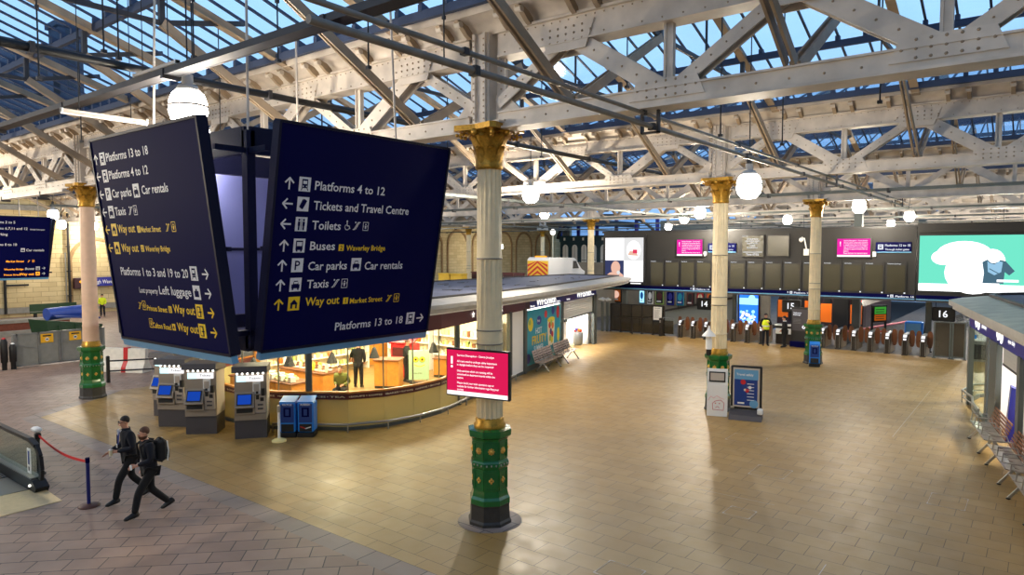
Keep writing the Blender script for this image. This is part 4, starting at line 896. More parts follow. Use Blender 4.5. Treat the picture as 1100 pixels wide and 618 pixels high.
m_.add([(p[0], p[1], 3.5) for p in o1]+[(p[0], p[1], 3.66) for p in i1], [(i, (i+1) % n, (i+1) % n+n, i+n) for i in range(n)], 'reflected_green'); m_.prism(i1, 3.5, 3.66, 'roof_felt'); rf = m_.build('roof', ko)  # green of the roof slope is the turquoise screen's reflection put into its colour
m_ = MB(); m_.wall(offset(RPo, -.55), 3.66, 3.74, .14, 'dark_steel', True); m_.build('roof_kerb', rf)
m_ = MB(); m_.prism(RP, 3.14, 3.18, 'white'); m_.build('ceiling_lining', ko)
m_ = MB(); m_.b2((4.5, end[1], 0), (4.6, 31, 3.1), 'white'); m_.slab([(kal(2.7, 0)[0], kal(2.7, 0)[1], 0), (4.5, 25.0, 0), (4.5, 25.0, 3.1), (kal(2.7, 0)[0], kal(2.7, 0)[1], 3.1)], (0, 1, 0), .06, 'white'); m_.slab([kal(7, 0, -.1), (4.5, 20.0, 0), (4.5, 20.0, 3.1), kal(7, 3.1, -.1)], (0, 1, 0), .06, 'white'); m_.build('partition', ko)
m_ = MB(); rl = offset(nose2, .24)[2:]+[kal(1.2, 0, .24)[:2], kal(2.3, 0, .24)[:2]]
m_.tube([(x, y, .42) for x, y in rl], .035, 'stainless', 8); m_.tube([(x, y, .2) for x, y in rl], .02, 'stainless', 6)
for x, y in rl: m_.cyl((x, y, 0), (x, y, .42), .02, 'stainless', n=6)
m_.build('guard_rail', ko)
for i, (x, y, w_) in enumerate(((.2, 29.0, 1.3), (1.2, 22.8, 1.3), (1.0, 26.8, .6))):
    m_ = MB(); m_.b2((x-.4, y-.4, 3.08), (x+.4, y+.4, 3.12), 'white_glow'); m_.build('ceiling_light', ko)
    d = bpy.data.lights.new('shop_light', 'AREA'); d.energy = SHOP_W*w_; d.size = .9; d.color = (1, .97, .92); l = bpy.data.objects.new('shop_light', d); COL.objects.link(l); l.location = (x, y, 3.04); l.parent = ko
t = thing('window_display', 'stack of small pot plants and white trays in the right kiosk window', 'display', kal(1.2, 0, -.7))
m_ = MB(); m_.box((0, 0, .5), (.7, .9, 1.0), 'white', rz=R(12)); m_.box((0, 0, 1.5), (.5, .8, .06), 'white', rz=R(12)); m_.build('stand', t); m_ = MB()
for i in range(7): m_.ball((random.uniform(-.2, .2), random.uniform(-.3, .3), 1.1+.05*i), (.12, .12, .1), 'food_green', 8, 5)
for i in range(5): m_.lathe([(.05, 0), (.08, .14)], (random.uniform(-.2, .2), -.3+i*.14, 1.53), 'white', 8)
m_.build('plants', t)
t = thing('sale_poster', 'pink sale poster on the wall inside the right kiosk doorway', 'poster', (-.32, 24.9, 0))
m_ = MB(); m_.box((0, 0, 1.75), (1.1, .04, 1.35), 'pink_poster')
s = Sheet(m_, Vector((-.55, -.022, 1.1)), (1, 0, 0), (0, 0, 1), .004); s.text('SUMMER', .3, .85, .1, 'white', width=.55); s.text('sale', .62, .62, .15, 'white')
for i in range(24): s.disc(random.uniform(.05, 1.05), random.choice([random.uniform(1.1, 1.3), random.uniform(.04, .2)]), .03, 'maroon_dark')
m_.build('poster_sheet', t); m_ = MB(); m_.box((0, .04, 1.25), (1.2, .03, 2.5), 'white'); m_.build('backing_wall', t)
t = thing('display_stand', 'bright blue display stand with grey stock at the right kiosk door', 'stand', (-.42, 23.1, 0), R(5))
m_ = MB(); m_.slab([(-.3, -.22, 0), (.3, -.22, 0), (.26, -.22, 1.3), (-.2, -.22, 1.5)], (0, 1, 0), .44, 'ws_blue'); m_.build('side_panel', t); m_ = MB()
for i in range(6): m_.rbox((.42, 0, .1+.18*i), (.26, .42, .16), 'stainless', .02)
m_.build('stock', t)

# ================================================================== DEPARTURE BOARD
BY = 38.45
bd = thing('departure_board', 'long black departure board over the ticket gates, with a row of blank screens', 'departure board', (0, BY, 0))
m_ = MB(); m_.b2((-22.3, .0, 2.82), (-4.95, .6, 6.33), 'board_black'); m_.b2((-22.4, -.03, 6.28), (-4.9, .65, 6.4), 'board_frame'); m_.b2((-22.3, .0, 2.70), (-4.95, 2.6, 2.82), 'soffit'); m_.build('board_body', bd)
m_ = MB(); m_.b2((-19.3, -.02, 2.84), (-4.96, .02, 3.03), 'navy'); m_.b2((-22.3, -.02, 2.84), (-19.3, .02, 3.03), 'navy'); o = m_.build('navy_strip', bd)
m_ = MB(); m_.b2((-22.3, -.03, 2.79), (-4.96, .02, 2.845), 'sky_strip'); m_.build('edge_strip', o)
m_ = MB(); s = Sheet(m_, (0, -.025, 2.86), (1, 0, 0), (0, 0, 1), .004)
for x, n_ in ((-16.4, '14'), (-10.9, '15'), (-6.1, '16')): s.arrow(x, .075, .05, 'u', 'text_glow'); s.picto(x+.1, .01, .13, 'train', 'text_glow', NV); s.text('Platform '+n_, x+.32, .025, .09, 'text_glow', width=.8)
m_.build('strip_lettering', o)
HD = ['Departures', 'Departures', 'Departures', 'Departures', 'Departures', 'Departures', 'Departures', 'Departures', 'Arrivals', 'Arrivals', 'Arrivals', 'Arrivals', 'Arrivals', 'Onward journeys']
for i in range(14):
    x = -19.02+i*.986
    m_ = MB(); m_.b2((x-.04, -.035, 3.03), (x+.90, .01, 4.62), 'board_frame'); m_.b2((x+.04, -.05, 3.13), (x+.82, -.03, 4.46), 'dead_screen'); o = m_.build('blank_screen', bd)
    m_ = MB(); s = Sheet(m_, (x, -.04, 4.5), (1, 0, 0), (0, 0, 1), .004); s.text(HD[i], .04, .01, .055, 'text_glow', width=.34 if i < 13 else .6); s.rect(.78, -1.43, .85, -1.37, 'text_glow', 2); m_.build('screen_heading', o)
def pink(x0, x1, z0, z1):
    m_ = MB(); m_.b2((x0-.06, -.09, z0-.06), (x1+.06, .01, z1+.06), 'board_frame'); m_.b2((x0, -.1, z0), (x1, -.085, z1), 'pink_bright'); o = m_.build('message_screen', bd)
    m_ = MB(); s = Sheet(m_, (x0, -.1, z0), (1, 0, 0), (0, 0, 1), .004); w, h = x1-x0, z1-z0
    s.rect(0, 0, w, h*.1, 'screen_text'); s.text('!', w*.08, h*.6, h*.25, 'screen_text')
    for k, tx in enumerate(('Service Disruption - Storm Jocelyn', 'All trains need to undergo safety inspections', 'in daylight before they can be reopened', 'Only services which are running will be', 'advertised on departure boards within the', 'station', 'Please check your train operators app or')): s.text(tx, w*.2, h*(.86-.115*k), h*.065, 'screen_text', width=w*(.72 if k != 5 else .15))
    m_.build('message_lettering', o)
pink(-17.28, -15.72, 4.88, 5.82); pink(-8.48, -6.94, 4.87, 5.79)
for x0, x1 in ((-15.39, -13.76), (-6.71, -5.15)):
    m_ = MB(); m_.b2((x0, -.05, 5.12), (x1, .01, 5.6), 'navy'); m_.b2((x0, -.055, 5.08), (x1, .01, 5.13), 'sky_strip'); o = m_.build('platform_sign', bd)
    m_ = MB(); s = Sheet(m_, (x0, -.05, 5.12), (1, 0, 0), (0, 0, 1), .004); s.picto(.1, .12, .24, 'train', 'text_glow', NV); s.text('Platforms 12 to 18', .42, .27, .11, 'text_glow', width=1.1); s.text('Through ticket gates', .42, .08, .09, 'text_glow', width=1.05); m_.build('sign_lettering', o)
m_ = MB(); m_.b2((-13.45, -.06, 4.82), (-12.2, .01, 6.05), 'board_frame'); m_.b2((-13.4, -.07, 4.86), (-12.25, -.055, 6.0), 'dead_screen'); o = m_.build('notice_screen', bd)
m_ = MB(); s = Sheet(m_, (-13.4, -.07, 4.86), (1, 0, 0), (0, 0, 1), .004); s.text('Departures', .0, 1.1, .05, 'text_glow', width=.3)
for k, tx in enumerate(('Departure', 'information can be', 'found on the', 'screens', 'below')): s.text(tx, .57, .93-.12*k, .085, 'text_glow', align='c', width=[.6, .8, .6, .3, .6][k])
s.rect(.05, .22, 1.1, .25, 'text_glow'); s.text('Time 07:52', .57, .06, .1, 'text_glow', align='c', width=.7); m_.build('notice_lettering', o)
m_ = MB(); m_.b2((-12.06, -.06, 4.82), (-10.85, .01, 6.08), 'board_frame'); m_.b2((-12.0, -.07, 4.9), (-10.9, -.055, 5.98), 'dead_screen'); m_.build('blank_screen', bd)
m_ = MB(); m_.box((-9.98, -.1, 5.1), (.24, .2, .34), 'white'); m_.cyl((-9.98, -.1, 5.25), (-10.08, -.2, 5.85), .035, 'white', n=8); m_.cyl((-10.08, -.2, 5.8), (-10.2, -.22, 5.9), .03, 'white', n=8); m_.ball((-10.22, -.24, 5.75), (.11, .11, .13), 'white', 10, 7); m_.build('dome_camera', bd)
for x in (-15.55, -6.75): m_ = MB(); m_.rbox((x, -.06, 5.0), (.16, .12, .26), 'white', .02); m_.build('call_box', bd)
# advertising screens
t = thing('advertising_screen', 'bright white four-panel advertising screen at the left end of the departure board', 'screen', (0, BY, 0))
m_ = MB(); m_.b2((-22.25, -.14, 3.1), (-19.3, -.02, 6.15), 'board_frame'); m_.build('frame', t)
m_ = MB(); m_.b2((-22.1, -.16, 3.26), (-19.45, -.14, 5.98), 'screen_white')
s = Sheet(m_, (-22.1, -.16, 3.26), (1, 0, 0), (0, 0, 1), .004); W2, H2 = 2.65, 2.72
s.rect(0, 0, W2/2, H2*.48, 'ad_dark'); s.disc(.75, .85, .33, 'ad_skin', 2, ry=.42); s.disc(.72, .3, .6, 'ad_skin', 2, ry=.3); s.disc(.95, .55, .12, 'ad_grey', 3)
s.rect(W2/2, H2*.48, W2, H2, 'ad_grey'); s.disc(2.0, 1.95, .5, 'screen_white', 2, ry=.6); s.poly([(1.6, 1.65), (2.3, 1.6), (2.15, 1.85), (1.75, 1.9)], 'ad_skin', 3); s.rect(1.95, 1.75, 2.25, 1.98, 'ad_red', 4)
s.line(1.9, .75, 2.2, 1.1, .03, 'ad_grey', 2); s.text('it is all', .4, 2.3, .14, 'ad_grey', width=.5); s.text('for you', .35, 2.05, .14, 'ad_grey', width=.6); m_.build('screen_face', t)
m_ = MB(); m_.b2((-20.3, -.16, 3.12), (-19.6, -.14, 3.19), 'screen_white'); m_.build('name_plate', t)
t = thing('advertising_screen', 'huge turquoise and white advertising screen above the right-hand kiosk roof', 'screen', (0, BY, 0))
m_ = MB(); m_.b2((-4.9, -.02, 2.84), (5.2, -.01, 3.03), 'navy'); m_.b2((-4.9, -.03, 2.79), (5.2, .02, 2.845), 'sky_strip'); m_.b2((-4.9, 0, 2.7), (5.2, 2.6, 2.82), 'soffit'); m_.b2((-4.9, -.01, 2.84), (5.2, .6, 6.36), 'board_frame'); m_.b2((-4.88, -.12, 6.05), (5.2, 0, 6.5), 'board_black'); m_.build('frame', t)
m_ = MB(); m_.b2((-4.8, -.08, 3.26), (4.6, -.05, 5.9), 'ad_teal'); s = Sheet(m_, (-4.8, -.08, 3.26), (1, 0, 0), (0, 0, 1), .004)
s.rect(0, 0, 9.4, .35, 'ad_white'); s.disc(2.2, .9, 1.15, 'ad_white', 1, 24, 1.0); s.disc(1.8, 1.75, 1.1, 'ad_white', 2, 24, .62); s.disc(1.0, 1.6, .5, 'ad_white', 3, 20, .35); s.disc(2.9, 1.4, .5, 'ad_white', 4, 20, .6)
sh = [(2.55, .42), (3.35, .42), (3.38, .95), (3.55, .8), (3.75, 1.0), (3.4, 1.45), (3.15, 1.52), (3.0, 1.35), (2.85, 1.38), (2.72, 1.52), (2.52, 1.4), (2.6, .9)]
s.poly(sh, 'ad_shirt', 5); s.poly([(2.75, .95), (3.0, .8), (3.25, .95), (3.3, 1.4), (3.15, 1.45), (3.0, 1.3), (2.82, 1.35), (2.72, 1.45)], 'ad_shirt_light', 6); s.line(2.8, 1.1, 3.2, .85, .04, 'ad_shirt', 7); s.rect(3.1, .5, 3.9, .6, 'ad_white', 8); s.disc(3.0, 1.6, .22, 'ad_white', 8)
m_.build('screen_face', t)
for i, x in enumerate((-22.0, -14.6, -4.6, 2.0)):
    m_ = MB(); m_.b2((x-.13, BY+2.2, 0), (x+.13, BY+2.46, 2.7), 'post_grey'); m_.b2((x-.2, BY+2.13, 0), (x+.2, BY+2.53, .06), 'dark_steel')
    tag(m_.build('board_post'), ['grey steel post under the left end of the departure board', 'grey steel post under the departure board near platform sign 14', 'grey steel post under the right end of the departure board', 'grey steel post under the turquoise screen'][i], 'post', 'board posts')
# platform number boxes
for i, (x, n_, z) in enumerate(((-16.45, '14', 1.9), (-11.35, '15', 2.02), (-3.95, '16', 1.98))):
    t = thing('platform_number', ['black hanging box with platform number 14, left of the middle column', 'black hanging box with platform number 15, above the two gate staff', 'black hanging box with platform number 16, above the right glass wicket'][i], 'sign', (x, BY+2.3, z))
    m_ = MB(); m_.rbox((0, 0, 0), (1.0, .22, .72), 'board_frame', .03); m_.build('box', t); m_ = MB(); s = Sheet(m_, (0, -.115, -.2), (1, 0, 0), (0, 0, 1), .004); s.text(n_, 0, .05, .33, 'text_glow', align='c'); m_.build('numerals', t)
    m_ = MB()
    for sx_ in (-.35, .35): m_.cyl((sx_, 0, .36), (sx_, 0, 2.7-z), .02, 'dark_steel', n=6)
    m_.build('hanger', t)

# ================================================================== TICKET GATES
def make_gate():
    t = thing('ticket_gate', '', 'ticket gate')
    m_ = MB(); m_.slab([(-.1, 0, 0), (-.1, 1.7, 0), (-.1, 1.7, .92), (-.1, 1.45, 1.0), (-.1, .22, 1.0), (-.1, .03, .86)], (1, 0, 0), .2, 'gate_tan'); m_.build('cabinet', t)
    m_ = MB(); m_.b2((-.13, -.03, 0), (.13, .14, .72), 'gate_dark'); m_.b2((-.115, -.04, .05), (-.095, -.02, .7), 'stainless'); m_.b2((.095, -.04, .05), (.115, -.02, .7), 'stainless'); m_.build('front_post', t)
    m_ = MB(); m_.slab([(-.12, -.04, .74), (-.12, .3, .78), (-.12, .3, 1.02), (-.12, .1, 1.0), (-.12, -.04, .86)], (1, 0, 0), .24, 'gate_dark'); s = Sheet(m_, (-.09, -.045, .745), (1, 0, 0), (0, 0, 1), .003); s.rect(.02, .01, .16, .1, 'screen_white'); m_.slab([(-.08, .0, .885), (.08, .0, .885), (.08, .12, 1.01), (-.08, .12, 1.01)], (0, -1, 1), .012, 'screen_white'); m_.build('card_reader', t)
    for sg in (-1, 1):
        m_ = MB(); pr = []
        for i in range(20):
            a = 2*math.pi*i/20; pr.append((sg*(.24)+.125*math.copysign(abs(math.cos(a))**.7, math.cos(a)), .55, .80+.42*math.copysign(abs(math.sin(a))**.7, math.sin(a))))
        m_.slab(pr, (0, 1, 0), .03, 'paddle'); m_.bar((sg*.08, .56, .5), (sg*.16, .56, .5), .04, .08, 'stainless'); m_.build('paddle', t)
    m_ = MB(); m_.slab([(-.11, .3, 1.0), (.11, .3, 1.0), (.11, 1.4, 1.0), (-.11, 1.4, 1.0)], (0, 0, 1), .03, 'stainless'); m_.build('top_plate', t)
    return t
g0 = make_gate(); first = True
for i in range(7):
    x = -17.1+.8*i; o = g0 if first else dup(g0); first = False
    o.location = (x, 38.5, 0); o['label'] = 'ticket gate with brown paddles, %s right of the brown glass screen' % ORD[i]; o['group'] = 'ticket gates'
for i in range(7):
    o = dup(g0, (-9.3+.79*i, 39.2-.1*i, 0), label='ticket gate with brown paddles, %s right of the blue bin column' % ORD[i], group='ticket gates')
# glass screens either side of the gates
def screen_fence(label, pts, h, post, gl='fence_glass'):
    t = thing('glass_screen', label, 'screen')
    for i in range(len(pts)-1):
        a, c = Vector((*pts[i], 0)), Vector((*pts[i+1], 0)); m_ = MB(); nn = (c-a).normalized().cross(Vector((0, 0, 1)))
        m_.slab([a+Vector((0, 0, .12)), c+Vector((0, 0, .12)), c+Vector((0, 0, h)), a+Vector((0, 0, h))], nn, .02, gl); m_.build('glass_panel', t)
    for i, p in enumerate(pts): m_ = MB(); m_.box((*p, h/2), (.07, .07, h), post); m_.box((*p, .02), (.16, .16, .04), post); m_.build('post', t)
    m_ = MB()
    for i in range(len(pts)-1): m_.bar((*pts[i], h), (*pts[i+1], h), .06, .05, post); m_.bar((*pts[i], .1), (*pts[i+1], .1), .05, .06, post)
    m_.build('rail', t); return t
fx = [(-21.9+.74*i, 38.7) for i in range(6)]
screen_fence('brown tinted glass screen left of the ticket gates, holding a white notice', fx, 1.8, 'gate_dark')
screen_fence('tall tinted glass screen and wicket at the right end of the ticket gates', [(-4.1, 38.7), (-3.45, 38.7), (-3.35, 38.7), (-2.85, 38.7)], 1.75, 'post_grey')
t = thing('notice_poster', 'white printed notice on the brown glass screen', 'notice', (-18.6, 38.62, 1.3))
m_ = MB(); m_.rbox((0, 0, 0), (.62, .03, .95), 'board_frame', .01); m_.b2((-.28, -.02, -.36), (.28, -.014, .45), 'white'); m_.build('frame', t); m_ = MB(); s = Sheet(m_, (-.28, -.021, -.36), (1, 0, 0), (0, 0, 1), .003)
s.text('Ticket gates', .06, .7, .055, 'black', width=.4)
for k in range(9): s.rect(.06, .6-.06*k, .06+.44*random.uniform(.6, 1), .615-.06*k, 'grey_steel')
m_.build('printing', t)
t = thing('handrail', 'dark handrail on a single leg in front of the glass screen', 'handrail', (0, 0, 0))
m_ = MB(); m_.tube([(-21.3, 38.2, .98), (-20.1, 38.2, .98), (-19.0, 38.25, 1.08)], .03, 'gate_dark'); m_.build('rail', t); m_ = MB(); m_.cyl((-20.1, 38.2, 0), (-20.1, 38.2, .96), .035, 'gate_dark'); m_.build('leg', t)
t = thing('wicket_gate', 'wide access gate with grey posts at the left end of the ticket gates', 'gate', (-18.3, 38.5, 0))
m_ = MB(); m_.box((0, 0, .55), (.16, .3, 1.1), 'gate_dark'); m_.box((0, -.16, .9), (.1, .02, .16), 'stainless'); m_.build('post', t); m_ = MB(); m_.box((.42, .1, .55), (.66, .03, .8), 'fence_glass'); m_.build('leaf', t); m_ = MB(); m_.tube([(.08, .1, 1.02), (.08, .1, 1.12), (.76, .1, 1.12), (.76, .1, .2)], .025, 'stainless'); m_.build('frame', t)
for i, x in enumerate((-22.4, -22.05)):
    t = thing('screen_post', ['tall grey post with white sloped cap at the left end of the glass screen', 'slim grey post next to the capped post by the glass screen'][i], 'post', (x, 38.5, 0))
    m_ = MB(); m_.box((0, 0, .95), (.14, .14, 1.9), 'post_grey'); m_.build('shaft', t); m_ = MB(); m_.slab([(-.16 if i == 0 else -.1, -.3, 2.05), (.2 if i == 0 else .1, -.3, 1.98), (.2 if i == 0 else .1, .3, 2.0), (-.16 if i == 0 else -.1, .3, 2.1)], (0, 0, 1), .06, 'white'); m_.build('cap', t)
t = thing('help_desk', 'small white-topped desk with a dark cupboard right of the glass wicket', 'desk', (-2.2, 38.9, 0))
m_ = MB(); m_.b2((-.45, -.3, 0), (.45, .3, .95), 'grey_steel'); m_.b2((-.32, -.31, .1), (.32, -.29, .8), 'black'); m_.build('cabinet', t); m_ = MB(); m_.rbox((0, 0, 1.0), (1.0, .7, .08), 'white', .02); m_.rbox((.05, -.1, 1.16), (.4, .1, .24), 'white', .02); m_.rbox((-.3, -.1, 1.14), (.18, .12, .18), 'bin_blue', .02); m_.build('top', t)
t = thing('information_totem', 'dark grey information totem with blue base between the staff and the blue bin column', 'totem', (-10.25, 38.55, 0))
m_ = MB(); m_.rbox((0, 0, 1.15), (.92, .22, 2.0), 'board_black', .03); m_.build('body', t); m_ = MB(); m_.rbox((0, 0, .16), (1.0, .34, .32), 'navy', .02); m_.build('base', t)
m_ = MB(); s = Sheet(m_, (-.4, -.115, .9), (1, 0, 0), (0, 0, 1), .003); s.rect(0, 0, .8, 1.15, 'tvm_dark'); s.text('Welcome to', .06, .92, .07, 'text_glow', width=.4, l=2); s.text('Edinburgh', .06, .82, .07, 'text_glow', width=.36, l=2)
for k in range(4): s.rect(.06, .6-.07*k, .45, .62-.07*k, 'grey_steel', 2)
s.disc(.6, .2, .09, 'text_glow', 2); s.disc(.6, .2, .04, 'tvm_dark', 3); m_.build('display', t)
t = thing('gate_desk', 'pale two-tier staff desk behind the two gate staff', 'desk', (-11.25, 39.5, 0))
m_ = MB(); m_.rbox((0, 0, .5), (1.0, .5, 1.0), 'gate_dark', .03); m_.build('cabinet', t); m_ = MB(); m_.rbox((0, -.05, 1.05), (1.1, .6, .07), 'white', .02); m_.rbox((0, -.2, .72), (1.0, .2, .3), 'white', .02); m_.build('top', t)
t = thing('advertising_totem', 'glowing blue advertising totem beyond the ticket gates', 'totem', (-14.15, 42.0, 0))
m_ = MB(); m_.rbox((0, 0, 1.4), (1.3, .3, 2.5), 'board_frame', .04); m_.b2((-.6, -.2, 0), (.6, .2, .2), 'board_frame'); m_.build('cabinet', t)
m_ = MB(); m_.b2((-.56, -.17, .55), (.56, -.152, 2.55), 'blue_glow'); s = Sheet(m_, (-.56, -.17, .55), (1, 0, 0), (0, 0, 1), .004)
for k in range(26): s.disc(random.uniform(.1, 1.0), random.uniform(.2, 1.0), random.uniform(.05, .12), random.choice(['cyan_glow', 'screen_white']), 1+k % 4)
s.rect(.0, 1.35, 1.12, 1.75, 'cyan_glow', 1); s.disc(.75, 1.75, .2, 'cyan_glow', 2); m_.build('screen_face', t)

# ================================================================== BEYOND THE GATES
def train(label, x, y, w=2.7, L_=9):
    t = thing('train', label, 'train', (x, y, 0))
    m_ = MB(); pr = [(-w/2, -.9), (w/2, -.9), (w/2, 1.7), (w/2-.35, 2.5), (-w/2+.35, 2.5), (-w/2, 1.7)]
    m_.slab([(a, .5, z) for a, z in pr], (0, 1, 0), L_, 'train_dark'); m_.build('body', t)
    m_ = MB(); fr = [(a*.96, 0, z*.97) for a, z in pr]; bk = [(a, .5, z) for a, z in pr]; n_ = 6
    m_.add(fr+bk, [list(range(n_))]+[(i, (i+1) % n_, (i+1) % n_+n_, i+n_) for i in range(n_)], 'train_dark'); m_.b2((-.45, -.06, .3), (.45, .02, 2.3), 'black'); m_.build('cab_end', t)
    for sg in (-1, 1): m_ = MB(); m_.b2((sg*.55, -.05, .55), (sg*1.22, .0, 1.75), 'train_orange'); m_.build('orange_panel', t)
    for sg in (-1, 1): m_ = MB(); m_.b2((sg*.6, -.06, 1.8), (sg*1.0, .02, 2.15), 'black'); m_.build('cab_window', t)
    for sg in (1,): m_ = MB(); m_.ball((sg*1.12, -.05, 2.0), (.08, .06, .08), 'red_glow', 8, 6); m_.build('tail_lamp', t)
    return t
train('dark train with orange end panels and red tail lamps, behind platform sign 15', -13.45, 49.5)
train('dark train end with orange panel behind the blue bin column', -10.2, 47.6)
t = thing('platform_ramp', 'grey sloping ramp wall with dark handrail beyond the left gates', 'ramp'); m_ = MB(); m_.slab([(-23, 45.5, 0), (-15.2, 45.5, 0), (-15.2, 45.5, 2.2), (-21.3, 45.5, .8), (-23, 45.5, .5)], (0, 1, 0), 1.6, 'ramp_grey'); m_.build('ramp_wall', t); m_ = MB(); m_.bar((-22.8, 45.4, .62), (-21.3, 45.4, .9), .1, .14, 'gate_dark'); m_.bar((-21.3, 45.4, .9), (-15.2, 45.4, 2.3), .1, .14, 'gate_dark'); m_.build('handrail', t)
b = MB(); b.b2((-34, 49.2, 0), (-15.2, 49.5, 4.2), 'panel_wall')
for i in range(12): b.b2((-34+1.5*i-.02, 49.17, 0), (-34+1.5*i+.02, 49.2, 4.2), 'soffit')
struct(b, 'wall_platform')
for i, (x, w_, mts) in enumerate(((-27.3, 1.0, ('board_frame', 'orange', 'ad_skin')), (-25.0, .45, ('sky_strip', 'cyan_glow', 'bin_blue')), (-24.3, .5, ('white', 'soft_black', 'white')), (-23.5, .7, ('food_green', 'soft_black', 'maroon')), (-22.6, .6, ('ws_blue', 'navy', 'ws_blue')), (-21.8, .6, ('teal', 'bin_deep', 'teal')), (-21.0, .6, ('soft_black', 'maroon', 'soft_black')), (-20.2, .6, ('soft_black', 'red', 'food')), (-19.4, .6, ('red', 'orange', 'soft_black')), (-18.6, .6, ('soft_black', 'yellow', 'orange')))):
    t = thing('wall_poster', '%s framed poster counting from the left on the far platform wall, above the ramp' % ORD[i], 'poster', (x, 49.1, 1.75), 0, 'posters on the far platform wall')
    m_ = MB(); m_.rbox((0, 0, 0), (w_, .08, 1.5), mts[0], .02); m_.build('frame', t); m_ = MB(); m_.b2((-w_*.4, -.06, -.65), (w_*.4, -.035, .65), mts[1]); s = Sheet(m_, (-w_*.4, -.06, -.65), (1, 0, 0), (0, 0, 1), .004); s.disc(w_*.4, .55, w_*.3, mts[2], 1, ry=.3); s.rect(w_*.1, 1.0, w_*.7, 1.1, 'white', 1); s.rect(w_*.1, .1, w_*.6, .2, 'white', 1); m_.build('sheet', t)
t = thing('platform_kerb_wall', 'low pinkish wall sloping up behind the right gates beside the train', 'wall'); m_ = MB(); m_.slab([(-8.9, 41.4, 0), (-6.4, 47.4, 0), (-6.4, 47.4, .85), (-8.9, 41.4, .55)], (1, -.4, 0), .2, 'stone_grey'); m_.build('wall_face', t); m_ = MB(); m_.bar((-8.9, 41.3, .62), (-6.4, 47.3, .92), .22, .06, 'pink_poster'); m_.build('coping', t)
t = thing('departure_display', 'small green and orange departure display on two legs beyond the right gates', 'display', (-7.3, 43.3, 0), R(58))
m_ = MB()
for sg in (-.5, .5): m_.box((sg, 0, 1.05), (.09, .09, 2.1), 'black')
m_.b2((-.5, -.08, 1.15), (.5, .08, 2.1), 'board_frame'); m_.build('frame', t); m_ = MB(); m_.b2((-.42, -.1, 1.62), (.42, -.082, 2.02), 'green_screen'); m_.b2((-.42, -.1, 1.25), (.42, -.082, 1.58), 'orange_glow'); s = Sheet(m_, (-.42, -.1, 1.25), (1, 0, 0), (0, 0, 1), .004)
for k in range(5): s.rect(.06, .08+.13*k, .7, .12+.13*k, 'soft_black')
m_.build('screen', t)
t = thing('leaflet_table', 'white leaflet table with red papers behind the right gates', 'table', (-6.7, 41.3, 0)); m_ = MB(); m_.rbox((0, 0, .78), (.9, .6, .06), 'white', .02); m_.build('top', t)
for sx_ in (-.38, .38): m_ = MB(); m_.box((sx_, 0, .38), (.05, .5, .75), 'grey_steel'); m_.build('leg', t)
tag(MB().rbox((-6.7, 41.3, .84), (.4, .3, .06), 'red', .01).build('leaflet_stack'), 'small red stack of leaflets on the white table beyond the gates', 'leaflets')
t = thing('luggage_trolley', 'blue boxed trolley standing on the platform beyond the right gates', 'trolley', (-5.9, 46.0, 0)); m_ = MB(); m_.rbox((0, 0, .65), (.9, .6, .8), 'bin_blue', .04); m_.b2((-.38, -.32, .35), (.38, -.29, .95), 'sky_strip'); m_.build('box', t); m_ = MB(); m_.tube([(.5, -.25, .25), (.6, -.25, 1.1), (.6, .25, 1.1), (.5, .25, .25)], .03, 'black'); m_.build('handle', t)
for q in ((-.3, -.25), (.3, -.25), (-.3, .25), (.3, .25)): m_ = MB(); m_.cyl((q[0], q[1]-.04, .12), (q[0], q[1]+.04, .12), .12, 'rubber', n=12); m_.build('wheel', t)
